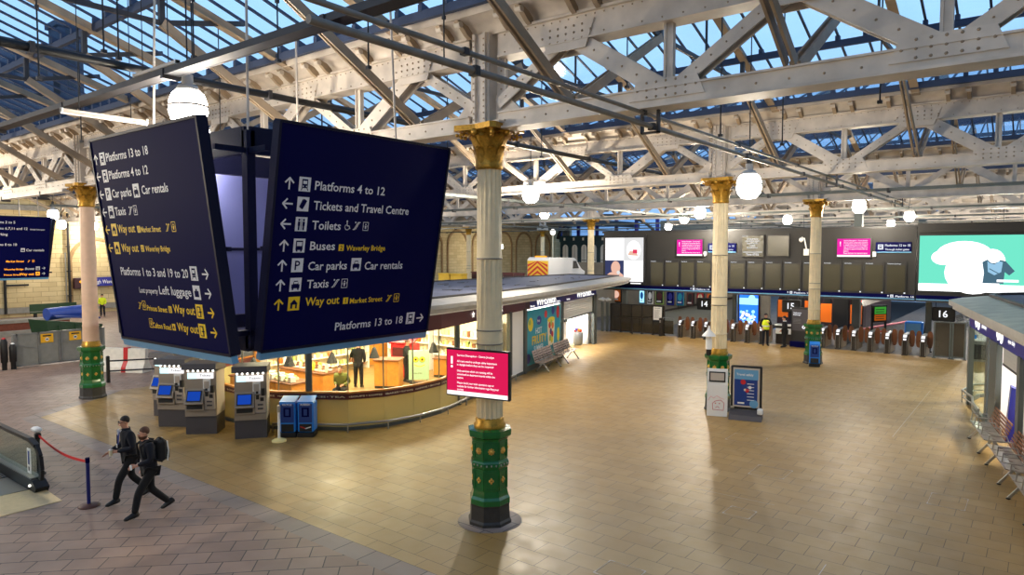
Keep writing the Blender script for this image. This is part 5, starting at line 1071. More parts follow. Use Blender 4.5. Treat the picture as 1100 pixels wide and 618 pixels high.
def seat_row(name, label, loc, rz, n_, seatm, backm, slat, legm='stainless', group=None):
    t = thing(name, label, 'bench', loc, rz, group); w_ = .56; L_ = n_*w_
    m_ = MB(); m_.bar((-L_/2, -.02, .40), (L_/2, -.02, .40), .06, .06, legm); m_.build('beam', t)
    for i in range(n_):
        x = -L_/2+w_*(i+.5); m_ = MB()
        pts = [(-.26, .47), (-.22, .455), (.1, .43), (.2, .44)]
        m_.add([(x+sx_*.25, y, z) for y, z in pts for sx_ in (-1, 1)]+[(x+sx_*.25, y, z-.02) for y, z in pts for sx_ in (-1, 1)], [(2*k, 2*k+1, 2*k+3, 2*k+2) for k in range(3)]+[(8+2*k, 10+2*k, 11+2*k, 9+2*k) for k in range(3)]+[(0, 8, 9, 1), (6, 7, 15, 14)]+[(2*k, 2*k+2, 10+2*k, 8+2*k) for k in range(3)]+[(2*k+1, 9+2*k, 11+2*k, 2*k+3) for k in range(3)], seatm)
        m_.bar((x, -.02, .38), (x, 0, .45), .2, .1, legm); m_.build('seat', t)
        m_ = MB()
        if slat:
            for k in range(6): m_.bar((x-.25, .2+.025*k, .5+.075*k), (x+.25, .2+.025*k, .5+.075*k), .02, .055, backm)
        else:
            m_.add([(x-.25, .2, .46), (x+.25, .2, .46), (x+.25, .34, .92), (x-.25, .34, .92), (x-.25, .22, .45), (x+.25, .22, .45), (x+.25, .36, .92), (x-.25, .36, .92)], [(0, 1, 2, 3), (4, 7, 6, 5), (0, 4, 5, 1), (2, 6, 7, 3), (0, 3, 7, 4), (1, 5, 6, 2)], backm)
            for a in range(3):
                for c in range(4): m_.box((x-.15+a*.15, .225+.035*c+.015-.03, .53+.1*c), (.05, .02, .05), 'dark_steel')
        m_.build('backrest', t)
        m_ = MB(); m_.tube([(x-.28, .2, .5), (x-.28, .15, .66), (x-.28, -.2, .66), (x-.28, -.22, .47)], .014, legm, 6)
        m_.build('armrest', t)
    for x in (-L_/2+.35, L_/2-.35):
        m_ = MB(); m_.bar((x, -.02, .4), (x, -.3, .03), .05, .05, legm); m_.bar((x, -.02, .4), (x, .26, .03), .05, .05, legm); m_.ball((x, -.3, .02), (.05, .05, .02), 'rubber', 8, 4); m_.ball((x, .26, .02), (.05, .05, .02), 'rubber', 8, 4); m_.build('leg', t)
    return t
rzw = math.atan2(D_.y, D_.x)
seat_row('seat_bench', 'four-seat steel bench before the teal poster, nearer the white blank panel', along(3.0, 0, .62), rzw, 4, 'chair_steel', 'chair_steel', False, group='benches by the teal poster')
seat_row('seat_bench', 'four-seat steel bench before the teal poster, nearer the half-lowered shutter', along(5.55, 0, .62), rzw, 4, 'chair_steel', 'chair_steel', False, group='benches by the teal poster')
rzk = math.atan2(KD.y, KD.x)
for i, sv in enumerate((5.15, 7.75, 10.3)):
    seat_row('seat_bench', ['wooden-backed steel bench at the right edge, beside the right kiosk doorway', 'wooden-backed steel bench at the right edge, second along the right kiosk', 'wooden-backed steel bench against the right kiosk, nearest the viewer'][i], kal(sv, 0, .44), rzk, 4, 'stainless', 'wood_bench', True, group='benches by the right kiosk')
for i in range(4): seat_row('seat_bench', 'small silver platform bench, %s from the gates on the platform beyond' % ORD[i], (-4.6+.25*i, 48.5+3.0*i, 0), R(80), 3, 'stainless', 'stainless', False, group='platform benches')

# ================================================================== CONCOURSE FURNITURE
t = thing('message_screen', 'pink service disruption screen fixed to the fluted iron column', 'screen', (-8.28, 9.62, 0), R(11))
m_ = MB(); m_.rbox((.06, -.02, 2.92), (1.34, .09, .9), 'board_frame', .012); m_.build('casing', t)
m_ = MB(); m_.b2((-.58, -.075, 2.5), (.70, -.067, 3.34), 'pink_screen'); s = Sheet(m_, (-.58, -.075, 2.5), (1, 0, 0), (0, 0, 1), .003)
s.rect(0, 0, 1.28, .075, 'screen_text'); s.rect(.085, .58, .125, .72, 'screen_text'); s.disc(.105, .53, .024, 'screen_text')
for y, tx, w_ in ((.73, 'Service Disruption - Storm Jocelyn', .78), (.62, 'All trains need to undergo safety inspections', .84), (.555, 'in daylight before they can be reopened', .77), (.44, 'Only services which are running will be', .75), (.375, 'advertised on departure boards within the', .8), (.31, 'station', .13), (.215, 'Please check your train operators app or', .78), (.15, 'website for further information regarding your', .88), (.09, 'journey', .14)):
    s.text(tx, .22, y, .036, 'screen_text', width=w_)
m_.build('display', t)
m_ = MB(); m_.box((0, .1, 2.95), (.3, .16, .3), 'dark_steel'); m_.lathe([(.27, 2.9), (.28, 2.95), (.27, 3.0)], (0, .42, 0), 'dark_steel', 20); m_.build('bracket', t)

def make_tvm():
    t = thing('ticket_machine', '', 'ticket machine')
    m_ = MB(); m_.b2((-.42, -.36, 0), (.42, .36, .52), 'tvm_dark'); m_.build('plinth', t)
    m_ = MB(); m_.slab([(-.42, -.38, .52), (-.42, .38, .52), (-.42, .38, 1.78), (-.42, -.28, 1.78), (-.42, -.30, 1.25)], (1, 0, 0), .84, 'tvm_grey'); m_.b2((.421, -.33, .54), (.428, .37, 1.76), 'tvm_light'); m_.build('cabinet', t)
    m_ = MB(); m_.slab([(-.46, -.50, 1.86), (-.46, .42, 1.76), (-.46, .42, 2.0), (-.46, -.46, 2.02)], (1, 0, 0), .92, 'tvm_dark'); m_.build('canopy', t)
    m_ = MB()
    for i in range(6): m_.ball((-.34+i*.136, -.33, 1.80), (.03, .025, .03), 'downlight', 10, 6)
    m_.build('downlights', t)
    m_ = MB(); m_.b2((-.36, -.325, 1.58), (.34, -.295, 1.74), 'screen_white'); m_.b2((-.36, -.328, 1.58), (-.1, -.322, 1.74), 'tvm_header'); s = Sheet(m_, (-.08, -.326, 1.6), (1, 0, 0), (0, 0, 1), .002); s.text('Tickets', .05, .04, .06, 'tvm_dark', width=.3); m_.build('header_panel', t)
    m_ = MB(); m_.b2((.06, -.335, 1.22), (.26, -.29, 1.56), 'white'); m_.b2((.09, -.34, 1.3), (.23, -.335, 1.5), 'tvm_light'); m_.build('price_panel', t)
    m_ = MB(); Mx = Matrix.Rotation(R(-24), 3, 'X'); m_.box((-.14, -.42, 1.08), (.5, .1, .44), 'tvm_grey', M=Mx); m_.build('screen_housing', t)
    m_ = MB(); m_.box((-.14, -.475, 1.11), (.4, .02, .32), 'black', M=Mx); m_.box((-.14, -.487, 1.113), (.34, .01, .26), 'tvm_screen', M=Mx); m_.box((-.12, -.494, 1.09), (.16, .006, .05), 'screen_white', M=Mx); m_.build('touch_screen', t)
    m_ = MB(); m_.slab([(.13, -.36, .72), (.40, -.36, .72), (.40, -.40, 1.2), (.13, -.40, 1.2)], (0, -1, 0), .06, 'tvm_light')
    m_.b2((.3, -.48, 1.2), (.39, -.4, 1.4), 'black'); m_.b2((.16, -.48, 1.1), (.24, -.43, 1.22), 'black'); m_.b2((.27, -.475, 1.05), (.36, -.45, 1.15), 'soft_black'); m_.b2((.2, -.475, .93), (.34, -.45, .97), 'tvm_dark'); m_.b2((.2, -.475, .82), (.34, -.45, .86), 'tvm_dark'); m_.b2((.16, -.47, 1.26), (.22, -.44, 1.32), 'black'); m_.build('payment_panel', t)
    m_ = MB(); m_.b2((-.4, -.46, .70), (.12, -.37, .92), 'tvm_grey'); m_.b2((-.35, -.468, .74), (.07, -.455, .86), 'soft_black'); m_.build('ticket_tray', t)
    m_ = MB(); m_.b2((-.42, -.40, .52), (.42, -.37, .68), 'tvm_grey'); m_.build('kick_panel', t)
    return t
t0 = make_tvm()
for i, (x, y, rz, lab) in enumerate(((-17.5, 10.7, R(51), 'grey ticket machine nearest the twin blue bins'), (-18.97, 10.12, R(43), 'grey ticket machine second from the twin blue bins'), (-20.4, 10.05, R(36), 'grey ticket machine third from the twin blue bins'), (-21.75, 10.55, R(22), 'grey ticket machine farthest from the blue bins, mostly hidden'))):
    o = t0 if i == 0 else dup(t0); o.location = (x, y, 0); o.rotation_euler.z = rz; o['label'] = lab; o['group'] = 'ticket machines'

def blue_bin(label, loc, rz, red=False, single=False):
    t = thing('recycling_bin', label, 'bin', loc, rz)
    m_ = MB(); m_.rbox((0, 0, .56), (.44, .44, .84), 'bin_blue', .03); m_.slab([(-.22, -.22, .97), (.22, -.22, .97), (.22, .22, 1.06), (-.22, .22, 1.06)], (0, 0, 1), .03, 'bin_blue'); m_.build('body', t)
    m_ = MB(); m_.rbox((0, 0, .07), (.47, .5, .14), 'black', .02); m_.build('base', t)
    m_ = MB(); m_.b2((-.18, -.232, .42), (.18, -.218, .94), 'bin_deep'); s = Sheet(m_, (-.2, -.233, .4), (1, 0, 0), (0, 0, 1), .003); s.text('RECYCLE' if not red else 'RUBBISH', .2, .5, .055, 'text_glow' if False else 'white', width=.26, align='c'); s.rect(.1, .18, .3, .44, 'navy'); s.rect(.15, .22, .25, .4, 'bin_deep', 2); m_.build('front_panel', t)
    m_ = MB(); m_.b2((-.17, -.235, .17), (.17, -.22, .38), 'black'); s = Sheet(m_, (-.19, -.236, .16), (1, 0, 0), (0, 0, 1), .003)
    if red: s.line(.05, .15, .2, .09, .03, 'red'); s.line(.18, .09, .34, .14, .03, 'white')
    m_.build('opening', t); return t
blue_bin('left one of the twin blue recycling bins before the curved glass', (-16.62, 11.3, 0), R(40))
blue_bin('right one of the twin blue bins, red mark on its lower panel', (-16.24, 11.62, 0), R(40), True)
blue_bin('single blue bin in front of the far green pedestal', (-8.05, 32.66, 0), R(15))
t = thing('marker_post', 'short white post on a pale yellow round base left of the twin blue bins', 'post', (-16.35, 10.78, 0))
m_ = MB(); m_.lathe([(.2, 0), (.2, .03), (.12, .07), (.05, .09)], (0, 0, 0), 'pale_yellow', 16); m_.build('base', t); m_ = MB(); m_.cyl((0, 0, .08), (0, 0, .95), .035, 'white'); m_.build('pole', t); m_ = MB(); m_.cyl((0, 0, .8), (0, 0, .98), .045, 'stainless'); m_.build('cap', t)
t = thing('feedback_totem', 'white totem with a small screen and red outlined sad face at the middle column', 'totem', (-8.0, 20.95, 0), R(20))
m_ = MB(); m_.slab([(-.33, -.12, 0), (-.33, .1, 0), (-.33, .02, .5), (-.33, .0, 1.0), (-.33, .04, 1.48), (-.33, -.04, 1.48), (-.33, -.1, 1.0), (-.33, -.1, .5)], (1, 0, 0), .62, 'white'); m_.build('body', t)
m_ = MB(); m_.slab([(-.27, -.098, 1.08), (.22, -.098, 1.08), (.22, -.065, 1.4), (-.27, -.065, 1.4)], (0, -1, 0), .015, 'soft_black'); m_.slab([(-.23, -.114, 1.13), (.18, -.114, 1.13), (.18, -.085, 1.36), (-.23, -.085, 1.36)], (0, -1, 0), .006, 'tvm_light'); m_.build('screen', t)
m_ = MB(); s = Sheet(m_, (-.33, -.13, .05), (1, 0, 0), (0, 0, 1), .003)
pl = [(.18, .16), (.5, .15), (.52, .38), (.42, .47), (.27, .44), (.17, .36)]
for i in range(6): s.line(*pl[i], *pl[(i+1) % 6], .014, 'red')
pl = [(.04, .44), (.12, .58), (.2, .52), (.3, .6), (.4, .54), (.52, .5)]
for i in range(5): s.line(*pl[i], *pl[i+1], .01, 'pink_poster')
s.disc(.26, .36, .018, 'red'); s.disc(.38, .36, .018, 'red')
for i in range(6): s.line(.26+.02*i, .22+.04*math.sin(math.pi*i/6), .28+.02*i, .22+.04*math.sin(math.pi*(i+1)/6), .014, 'red')
m_.build('printed_face', t)
t = thing('poster_stand', 'dark framed poster stand with blue poster and grey foot beside the white totem', 'poster stand', (-7.15, 21.05, 0), R(14))
m_ = MB(); m_.rbox((0, .05, .96), (.92, .08, 1.36), 'black', .03); m_.build('frame', t)
m_ = MB(); m_.b2((-.39, .0, .36), (.39, .012, 1.58), 'tvm_light'); s = Sheet(m_, (-.39, .0, .36), (1, 0, 0), (0, 0, 1), .003); s.rect(.04, .05, .72, .86, 'bin_deep'); s.rect(.04, .86, .74, 1.17, 'sky_strip'); s.disc(.3, .78, .08, 'red', 2); s.disc(.5, .62, .05, 'white', 2); s.disc(.42, .52, .06, 'red', 2); s.disc(.36, .54, .04, 'food', 2); s.disc(.62, .12, .13, 'sky_strip', 2); s.rect(.14, .1, .34, .15, 'white', 2)
for k in range(6): s.rect(.42, .72-.1*k, .62, .74-.1*k, 'white', 2)
s.text('Travel safely', .1, .98, .07, 'white', width=.5, l=2); m_.build('poster', t)
m_ = MB(); m_.slab([(-.48, -.3, 0), (-.48, .38, 0), (-.48, .34, .2), (-.48, .1, .26), (-.48, -.22, .14)], (1, 0, 0), .96, 'tvm_dark'); m_.rbox((.42, -.1, .28), (.16, .2, .18), 'white', .03); m_.build('foot', t)
m_ = MB()
for sx_ in (-.4, .4): m_.box((sx_, .0, .34), (.1, .06, .06), 'stainless')
m_.build('clip', t)
t = thing('white_beacon', 'white conical beacon clamped on top of the middle green pedestal', 'beacon', (-8.42, 21.2, 1.84))
m_ = MB(); m_.lathe([(.22, .62), (.2, .66), (.05, .82), (.02, .95)], (0, 0, 0), 'white', 14); m_.build('cone', t); m_ = MB(); m_.cyl((0, 0, .2), (0, 0, .62), .1, 'white'); m_.build('stem', t); m_ = MB(); m_.rbox((0, 0, .1), (.14, .14, .2), 'black', .02); m_.build('clamp', t)
# chalk marks of movable units on the floor
def mark(label, pts):
    m_ = MB(); n = len(pts)
    for i in range(n):
        a, c = Vector((*pts[i], .003)), Vector((*pts[(i+1) % n], .003)); m_.bar(a, c, .008, .003, 'tvm_light')
        d = (c-a).normalized(); m_.bar(a, a+d*.08, .022, .004, 'tvm_light'); m_.bar(c-d*.08, c, .022, .004, 'tvm_light')
    tag(m_.build('floor_marking'), label, 'marking', 'taped floor outlines')
mark('white taped outline on the slabs, larger one right of the middle', [(-5.3, 15.85), (-5.32, 16.68), (-4.54, 16.7), (-4.55, 15.95)])
mark('white taped outline on the slabs, smaller one nearer the viewer', [(-4.89, 13.14), (-4.87, 13.62), (-4.37, 13.62), (-4.37, 13.14)])
mark('white taped outline at the bottom edge of the picture', [(-5.6, 9.4), (-5.6, 9.95), (-4.95, 9.95), (-4.95, 9.4)])
mark('faint taped outline left of the poster stand shadow', [(-6.8, 18.4), (-6.8, 19.2), (-5.9, 19.2), (-5.9, 18.4)])
mark('white taped outline in front of the right bench', [(-1.75, 16.2), (-1.75, 17.0), (-1.1, 17.0), (-1.1, 16.2)])
for i, (p, q) in enumerate((((-5.9, 14.15), (-4.2, 14.2)), ((-3.2, 21.5), (-3.2, 29.5)), ((-2.7, 10.3), (-2.7, 12.0)))):
    m_ = MB(); m_.bar((*p, .002), (*q, .002), .012, .003, 'tvm_light'); tag(m_.build('floor_marking'), ['thin white line on the slabs beyond the smaller taped outline', 'thin white line running from the slabs towards the right gates', 'thin white line on the slabs near the bottom edge'][i], 'marking', 'thin floor lines')
m_ = MB(); m_.lathe([(.62, 0), (.62, .006), (.0, .006)], (-8.3, 10.04, 0), 'kerb_slabs', 24); tag(m_.build('floor_collar'), 'round grey stone collar in the floor around the fluted column', 'floor collar', None, 'structure')

# escalator and its landing
t = thing('escalator', 'end of an escalator with black handrails and glass balustrade at the lower left', 'escalator', (0, 0, 0))
for k, y in enumerate((5.33, 4.0)):
    m_ = MB(); pts = [(-21.5, y, 1.06), (-17.45, y, 1.06), (-17.1, y, .98), (-16.9, y, .78), (-16.85, y, .5), (-16.9, y, .28)]
    for i in range(len(pts)-1): m_.bar(pts[i], pts[i+1], .11, .07, 'rubber', up=(0, 1, 0) if i > 1 else (0, 0, 1))
    m_.build('handrail', t)
    m_ = MB(); m_.slab([(-21.5, y, .22), (-17.0, y, .22), (-16.95, y, .5), (-17.0, y, .75), (-17.2, y, .95), (-17.5, y, 1.03), (-21.5, y, 1.03)], (0, 1, 0), .015, 'escal_glass'); m_.build('balustrade', t)
    m_ = MB(); m_.slab([(-21.5, y-.12, 0), (-16.95, y-.12, 0), (-16.85, y-.12, .12), (-17.1, y-.12, .24), (-21.5, y-.12, .24)], (0, 1, 0), .26, 'rubber'); m_.b2((-21.5, y-.1, .24), (-17.2, y+.12, .265), 'stainless'); s = Sheet(m_, (-16.84, y-.02, .02), (0, 1, 0), (0, 0, 1), .004); m_.build('skirt', t)
    m_ = MB(); m_.ball((-17.15, y-.14, .13), (.03, .03, .03), 'led', 8, 6); m_.build('step_light', t)
m_ = MB(); m_.b2((-18.6, 4.1, .0), (-17.3, 5.2, .02), 'stainless'); m_.b2((-21.5, 4.1, .0), (-18.6, 5.2, .03), 'rubber')
for i in range(20): m_.b2((-21.5, 4.12+i*.055, .03), (-18.6, 4.14+i*.055, .04), 'grey_steel')
m_.build('comb_plate', t)
m_ = MB(); m_.b2((-17.62, 5.305, .3), (-17.42, 5.32, .85), 'white'); s = Sheet(m_, (-17.62, 5.304, .3), (1, 0, 0), (0, 0, 1), .003); s.rect(.05, .2, .15, .5, 'bin_deep'); s.rect(.06, .06, .14, .15, 'tvm_dark'); m_.build('safety_notice', t)
b = MB(); b.prism([(-17.35, 3.9), (-15.95, 3.9), (-15.98, 5.4), (-17.25, 5.45)], -.02, .012, 'landing'); struct(b, 'floor_landing')
t = thing('queue_post', 'dark blue queue post with round brown base and red belt, beside the walking men', 'queue post', (-15.22, 5.62, 0))
m_ = MB(); m_.lathe([(.2, 0), (.2, .02), (.16, .045), (.03, .06)], (0, 0, 0), 'base_brown', 20); m_.build('base', t)
m_ = MB(); m_.cyl((0, 0, .05), (0, 0, .98), .036, 'post_blue', n=12); m_.cyl((0, 0, .9), (0, 0, 1.0), .042, 'navy', n=12); m_.build('pole', t)
m_ = MB(); p0, p1 = Vector((0, 0, .92)), Vector((-3.02, .12, .92))
for i in range(10):
    f, g = i/10, (i+1)/10; a, c = p0.lerp(p1, f)-Vector((0, 0, .12*math.sin(math.pi*f))), p0.lerp(p1, g)-Vector((0, 0, .12*math.sin(math.pi*g))); m_.bar(a, c, .008, .055, 'belt_red')
m_.build('red_belt', t)
t = thing('belt_bracket', 'small white and dark belt bracket post behind the escalator newel', 'post', (-18.32, 5.74, 0))
m_ = MB(); m_.cyl((0, 0, 0), (0, 0, .85), .04, 'rubber'); m_.lathe([(.14, 0), (.14, .03), (.04, .05)], (0, 0, 0), 'rubber', 14); m_.build('pole', t); m_ = MB(); m_.rbox((0, 0, .9), (.12, .12, .16), 'rubber', .02); m_.build('belt_head', t); m_ = MB(); m_.rbox((-.06, 0, 1.05), (.3, .16, .1), 'white', .03); m_.build('cap', t)

# ================================================================== LEFT BACKGROUND
t = thing('hoarding_gate', 'grey sheet hoarding gates with two yellow notices behind the pinkish column', 'hoarding', (-35.8, 10.5, 0))
for k in range(2):
    y0 = k*1.75; m_ = MB(); m_.b2((-.03, y0+.02, .06), (.03, y0+1.72, 1.5), 'barrier_grey'); m_.build('gate_leaf', t)
    m_ = MB()
    for yy in (y0+.04, y0+.88, y0+1.7): m_.b2((.03, yy-.03, .05), (.07, yy+.03, 1.52), 'grey_steel')
    m_.b2((.03, y0, 1.44), (.07, y0+1.74, 1.52), 'grey_steel'); m_.b2((.03, y0, .05), (.07, y0+1.74, .13), 'grey_steel'); m_.bar((.05, y0+.1, 1.0), (.05, y0+.8, .8), .03, .04, 'grey_steel'); m_.build('gate_frame', t)
    m_ = MB(); yq = y0+(.95 if k == 0 else .35); m_.b2((.075, yq, 1.02), (.085, yq+.5, 1.42), 'notice_yellow'); s = Sheet(m_, (.086, yq, 1.02), (0, 1, 0), (0, 0, 1), .003); s.disc(.25, .15, .08, 'white'); s.rect(.08, .28, .42, .34, 'black'); s.rect(.2, .12, .3, .18, 'soft_black', 2); m_.build('yellow_notice', t)
for y0 in (-.12, 3.5): m_ = MB(); m_.b2((-.1, y0, 0), (.1, y0+.12, 1.5), 'grey_steel'); m_.build('gate_post', t)
for i, (y, h_, lab) in enumerate(((9.7, 1.15, 'black buffer post left of the grey hoarding, farthest from it'), (10.02, 1.35, 'dark post with a red cap left of the grey hoarding'), (10.34, 1.1, 'black post with pale top right beside the grey hoarding'))):
    t = thing('bollard', lab, 'bollard', (-35.6, y, 0), 0, 'dark posts left of the hoarding')
    m_ = MB(); m_.lathe([(.1, 0), (.1, .3), (.14, .35), (.14, h_-.15), (.09, h_)], (0, 0, 0), 'black', 12); m_.build('body', t); m_ = MB(); m_.ball((0, 0, h_), (.08, .08, .06), ['rubber', 'red', 'white'][i], 10, 6); m_.build('cap', t)
t = thing('waste_skip', 'dark green skip behind the grey hoarding, under a blue tarpaulin', 'skip', (-42.5, 14.9, 0), R(100))
m_ = MB(); m_.slab([(-1.2, -.8, 0), (1.2, -.8, 0), (1.5, -.8, 1.05), (-1.5, -.8, 1.5)], (0, 1, 0), 1.7, 'skip_green'); m_.build('hull', t); m_ = MB()
for x in (-.8, 0, .8): m_.bar((x, -.84, .1), (x*1.1, -.84, 1.2), .1, .08, 'skip_green')
m_.build('rib', t)
t = thing('tarpaulin_roll', 'blue tarpaulin roll heaped on the green skip', 'tarpaulin', (-43.0, 15.3, 1.62), R(100))
m_ = MB(); m_.cyl((-1.3, 0, .1), (1.1, .1, .2), .34, 'tarp_blue', r1=.3, n=14); m_.build('roll', t); m_ = MB(); m_.slab([(-1.2, -.7, -.05), (1.2, -.75, -.3), (1.1, .6, .1), (-1.1, .5, .15)], (0, 0, 1), .08, 'bin_deep'); m_.build('sheet', t)
t = thing('platform_wall', 'low brick wall with pale coping in front of the stone wall at the left edge', 'wall', (-50, 14, 0))
m_ = MB(); m_.b2((-.3, -12, 0), (.3, 3.6, .75), 'brick_red'); m_.build('brickwork', t); m_ = MB(); m_.b2((-.45, -12, .75), (.45, 3.6, .95), 'stone_grey'); m_.build('coping', t); m_ = MB(); m_.b2((.3, -12, 0), (.9, 3.6, .3), 'stone_grey'); m_.build('footing', t)
t = thing('platform_bench', 'dark green bench at the foot of the stone wall behind the low brick wall', 'bench', (-60.5, 20.4, 0), R(90)); m_ = MB(); m_.b2((-1.6, -.2, .4), (1.6, .2, .5), 'skip_green'); m_.build('seat', t); m_ = MB(); m_.b2((-1.6, .16, .55), (1.6, .24, 1.1), 'skip_green'); m_.build('backrest', t)
for x in (-1.3, 1.3): m_ = MB(); m_.b2((x-.06, -.2, 0), (x+.06, .24, .42), 'black'); m_.build('leg', t)
m_ = MB(); m_.cyl((-62.75, 22.3, .3), (-62.75, 22.3, 8.2), .1, 'black'); m_.cyl((-62.75, 22.05, .3), (-62.75, 22.05, 5), .05, 'stainless')
for z in (1.5, 3.5, 5.5, 7.5): m_.box((-62.8, 22.3, z), (.2, .3, .08), 'black')
tag(m_.build('drain_pipe'), 'black drain pipe on the stone wall left of the pinkish column', 'pipe', None, 'structure')
m_ = MB(); m_.cyl((-62.8, 17.9, .3), (-62.8, 17.9, 3.2), .1, 'black'); m_.box((-62.8, 18.7, 2.5), (.12, 1.5, .14), 'black'); tag(m_.build('drain_pipe'), 'short black pipe and bracket on the stone wall at the left picture edge', 'pipe', None, 'structure')
def wall_sign(label, y0, y1, z0, z1, mt, tx):
    t = thing('wall_sign', label, 'sign', (-62.78, (y0+y1)/2, (z0+z1)/2)); m_ = MB(); h = (z1-z0)/2; w = (y1-y0)/2
    m_.b2((-.06, -w, -h), (.06, w, h), mt); m_.build('plate', t); m_ = MB(); s = Sheet(m_, (.062, -w, -h), (0, 1, 0), (0, 0, 1), .004); s.text(tx, w, h*.6, h*.8, 'white', align='c', width=w*1.6); m_.build('lettering', t)
wall_sign('blue horizontal sign on the stone wall behind the pinkish column', 23.0, 26.4, 2.2, 2.95, 'ws_blue', 'Edinburgh Waverley')
wall_sign('small blue upright sign on the stone wall left of the pinkish column', 23.3, 24.0, 1.1, 1.85, 'ws_blue', '20')
t = thing('wall_lantern', 'dark box with an amber lamp on the stone wall left of the pinkish column', 'lantern', (-62.6, 23.0, 2.5)); m_ = MB(); m_.rbox((0, 0, 0), (.35, .95, .9), 'maroon_dark', .04); m_.build('box', t); m_ = MB(); m_.ball((.2, .1, .12), (.08, .22, .12), 'amber', 10, 6); m_.build('lens', t)
t = thing('jersey_barrier', 'white plastic barrier block with one red section right of the pinkish column', 'barrier', (-31.3, 13.0, 0), math.atan2(1.0, 1.95))
for x0, x1, mt in ((-1.15, .2, 'jersey_white'), (.2, .42, 'red'), (.42, 1.25, 'jersey_white')):
    m_ = MB(); pr = [(-.28, 0), (.28, 0), (.26, .2), (.12, .45), (.09, 1.0 if mt != 'red' else 1.04), (-.09, 1.0 if mt != 'red' else 1.04), (-.12, .45), (-.26, .2)]; m_.slab([(x0, y, z) for y, z in pr], (1, 0, 0), x1-x0, mt)
    o = m_.build('barrier_block', t)
    if mt == 'red': o['label'] = 'red barrier block'
t = thing('guard_rail', 'low two-bar black railing in front of the white barrier block', 'railing'); ra, rb = Vector((-29.0, 11.55, 0)), Vector((-27.9, 13.35, 0))
for i, p in enumerate((ra, rb)): m_ = MB(); m_.cyl(p, p+Vector((0, 0, 1.0)), .07, 'black', n=10); m_.ball(p+Vector((0, 0, 1.0)), (.08, .08, .06), 'black', 8, 5); m_.build('post', t)
for z in (.45, .85): m_ = MB(); m_.cyl(ra+Vector((0, 0, z)), rb+Vector((0, 0, z)), .03, 'black', n=8); m_.build('rail', t)
m_ = MB(); m_.cyl(rb+Vector((0, 0, .9)), rb+Vector((1.2, 1.2, .5)), .025, 'black', n=6); m_.build('stay', t)
t = thing('red_cabinet', 'red and white topped cabinet seen between the large sign and the ticket machines', 'cabinet', (-27.5, 14.6, 0), R(37)); m_ = MB(); m_.rbox((0, 0, .5), (.8, .7, 1.0), 'white', .03); m_.slab([(-.38, -.36, .65), (0, -.36, .3), (.38, -.36, .65)], (0, -1, 0), .01, 'red'); m_.build('body', t); m_ = MB(); m_.rbox((0, 0, 1.04), (.9, .8, .1), 'red', .03); m_.rbox((0, 0, 1.1), (.7, .6, .03), 'white', .01); m_.build('lid', t)
t = thing('ladder', 'pale upright ladder standing between the pinkish column and the large sign', 'ladder', (-56, 23.6, 0)); m_ = MB()
for sx_ in (-.3, .3): m_.box((sx_, 0, 3.5), (.1, .06, 7), 'white')
m_.build('stile', t); m_ = MB()
for i in range(20): m_.box((0, 0, .35+.34*i), (.56, .05, .06), 'white')
m_.build('rung', t)
b = MB(); b.b2((-38, 36.6, 2.45), (-27.4, 92, 2.7), 'platform_slabs'); b.b2((-38, 36.6, 0), (-37.7, 92, 2.45), 'panel_wall'); b.b2((-38, 36.5, 0), (-27.4, 36.8, 2.45), 'panel_wall'); b.b2((-27.6, 36.8, 0), (-27.4, 92, 2.45), 'panel_wall'); tag(b.build('floor_ramp_deck'), None, None, None, 'structure')
t = thing('parapet', 'maroon panel parapet on the ramp behind the kiosk roof, left of the van', 'parapet', (0, 38.6, 2.7))
for i in range(5): m_ = MB(); x = -33.6+i*.98; m_.b2((x, 0, .04), (x+.9, .08, .85), 'maroon'); m_.b2((x+.08, -.03, .14), (x+.82, 0, .75), 'maroon_dark'); m_.build('panel', t)
m_ = MB(); m_.b2((-33.7, -.02, .85), (-28.7, .1, .92), 'maroon'); m_.build('top_rail', t)
for i, x in enumerate((-35.3, -34.1)):
    t = thing('grit_crate', ['yellow crate on the ramp left of the fluted column, farther from it', 'yellow crate on the ramp left of the fluted column, closer to it'][i], 'crate', (x, 37.7, 2.7)); m_ = MB(); m_.rbox((0, 0, .36), (1.1, .7, .7), 'crate_yellow', .04); m_.build('body', t); m_ = MB(); m_.rbox((0, 0, .75), (1.16, .76, .1), 'crate_yellow', .03); m_.build('lid', t)
    m_ = MB(); m_.b2((-.5, -.37, .1), (.5, -.35, .16), 'coffee'); m_.build('rib', t)
t = thing('crate', 'pale crate on the ramp between the parapet and the arches', 'crate', (-36, 56, 2.7)); m_ = MB(); m_.rbox((0, 0, .5), (2.2, 1.2, 1.0), 'food', .05); m_.build('body', t); m_ = MB(); m_.rbox((0, 0, 1.04), (2.3, 1.3, .1), 'white', .03); m_.build('lid', t)
# the van
t = thing('van', 'white van with a red and yellow chevron tail parked on the ramp', 'van', (-28.6, 42.2, 2.7), R(2))
m_ = MB(); pr = [(-2.3, .35), (2.75, .35), (2.8, .9), (2.3, 1.1), (1.55, 1.75), (1.2, 1.95), (-2.0, 2.0), (-2.25, 1.85)]
m_.slab([(-.92, y, z) for y, z in pr], (1, 0, 0), 1.84, 'van_white'); m_.build('body', t)
m_ = MB(); m_.b2((-.86, -2.33, .45), (.86, -2.28, 1.75), 'chev_yellow'); s = Sheet(m_, (-.86, -2.335, .45), (1, 0, 0), (0, 0, 1), .005)
for k in range(5):
    y = -.35+k*.36
    for sg in (0, 1):
        pts = [(.86, y+.42), (.86, y+.6), (0, y-.05+.0), (0, y-.23)] if not sg else [(.86, y+.42), (1.72, y-.23), (1.72, y-.05), (.86, y+.6)]
        pts = [(a, min(1.3, max(0, c))) for a, c in pts]; s.poly(pts, 'chev_red', 1+sg)
m_.build('chevron_panel', t)
m_ = MB()
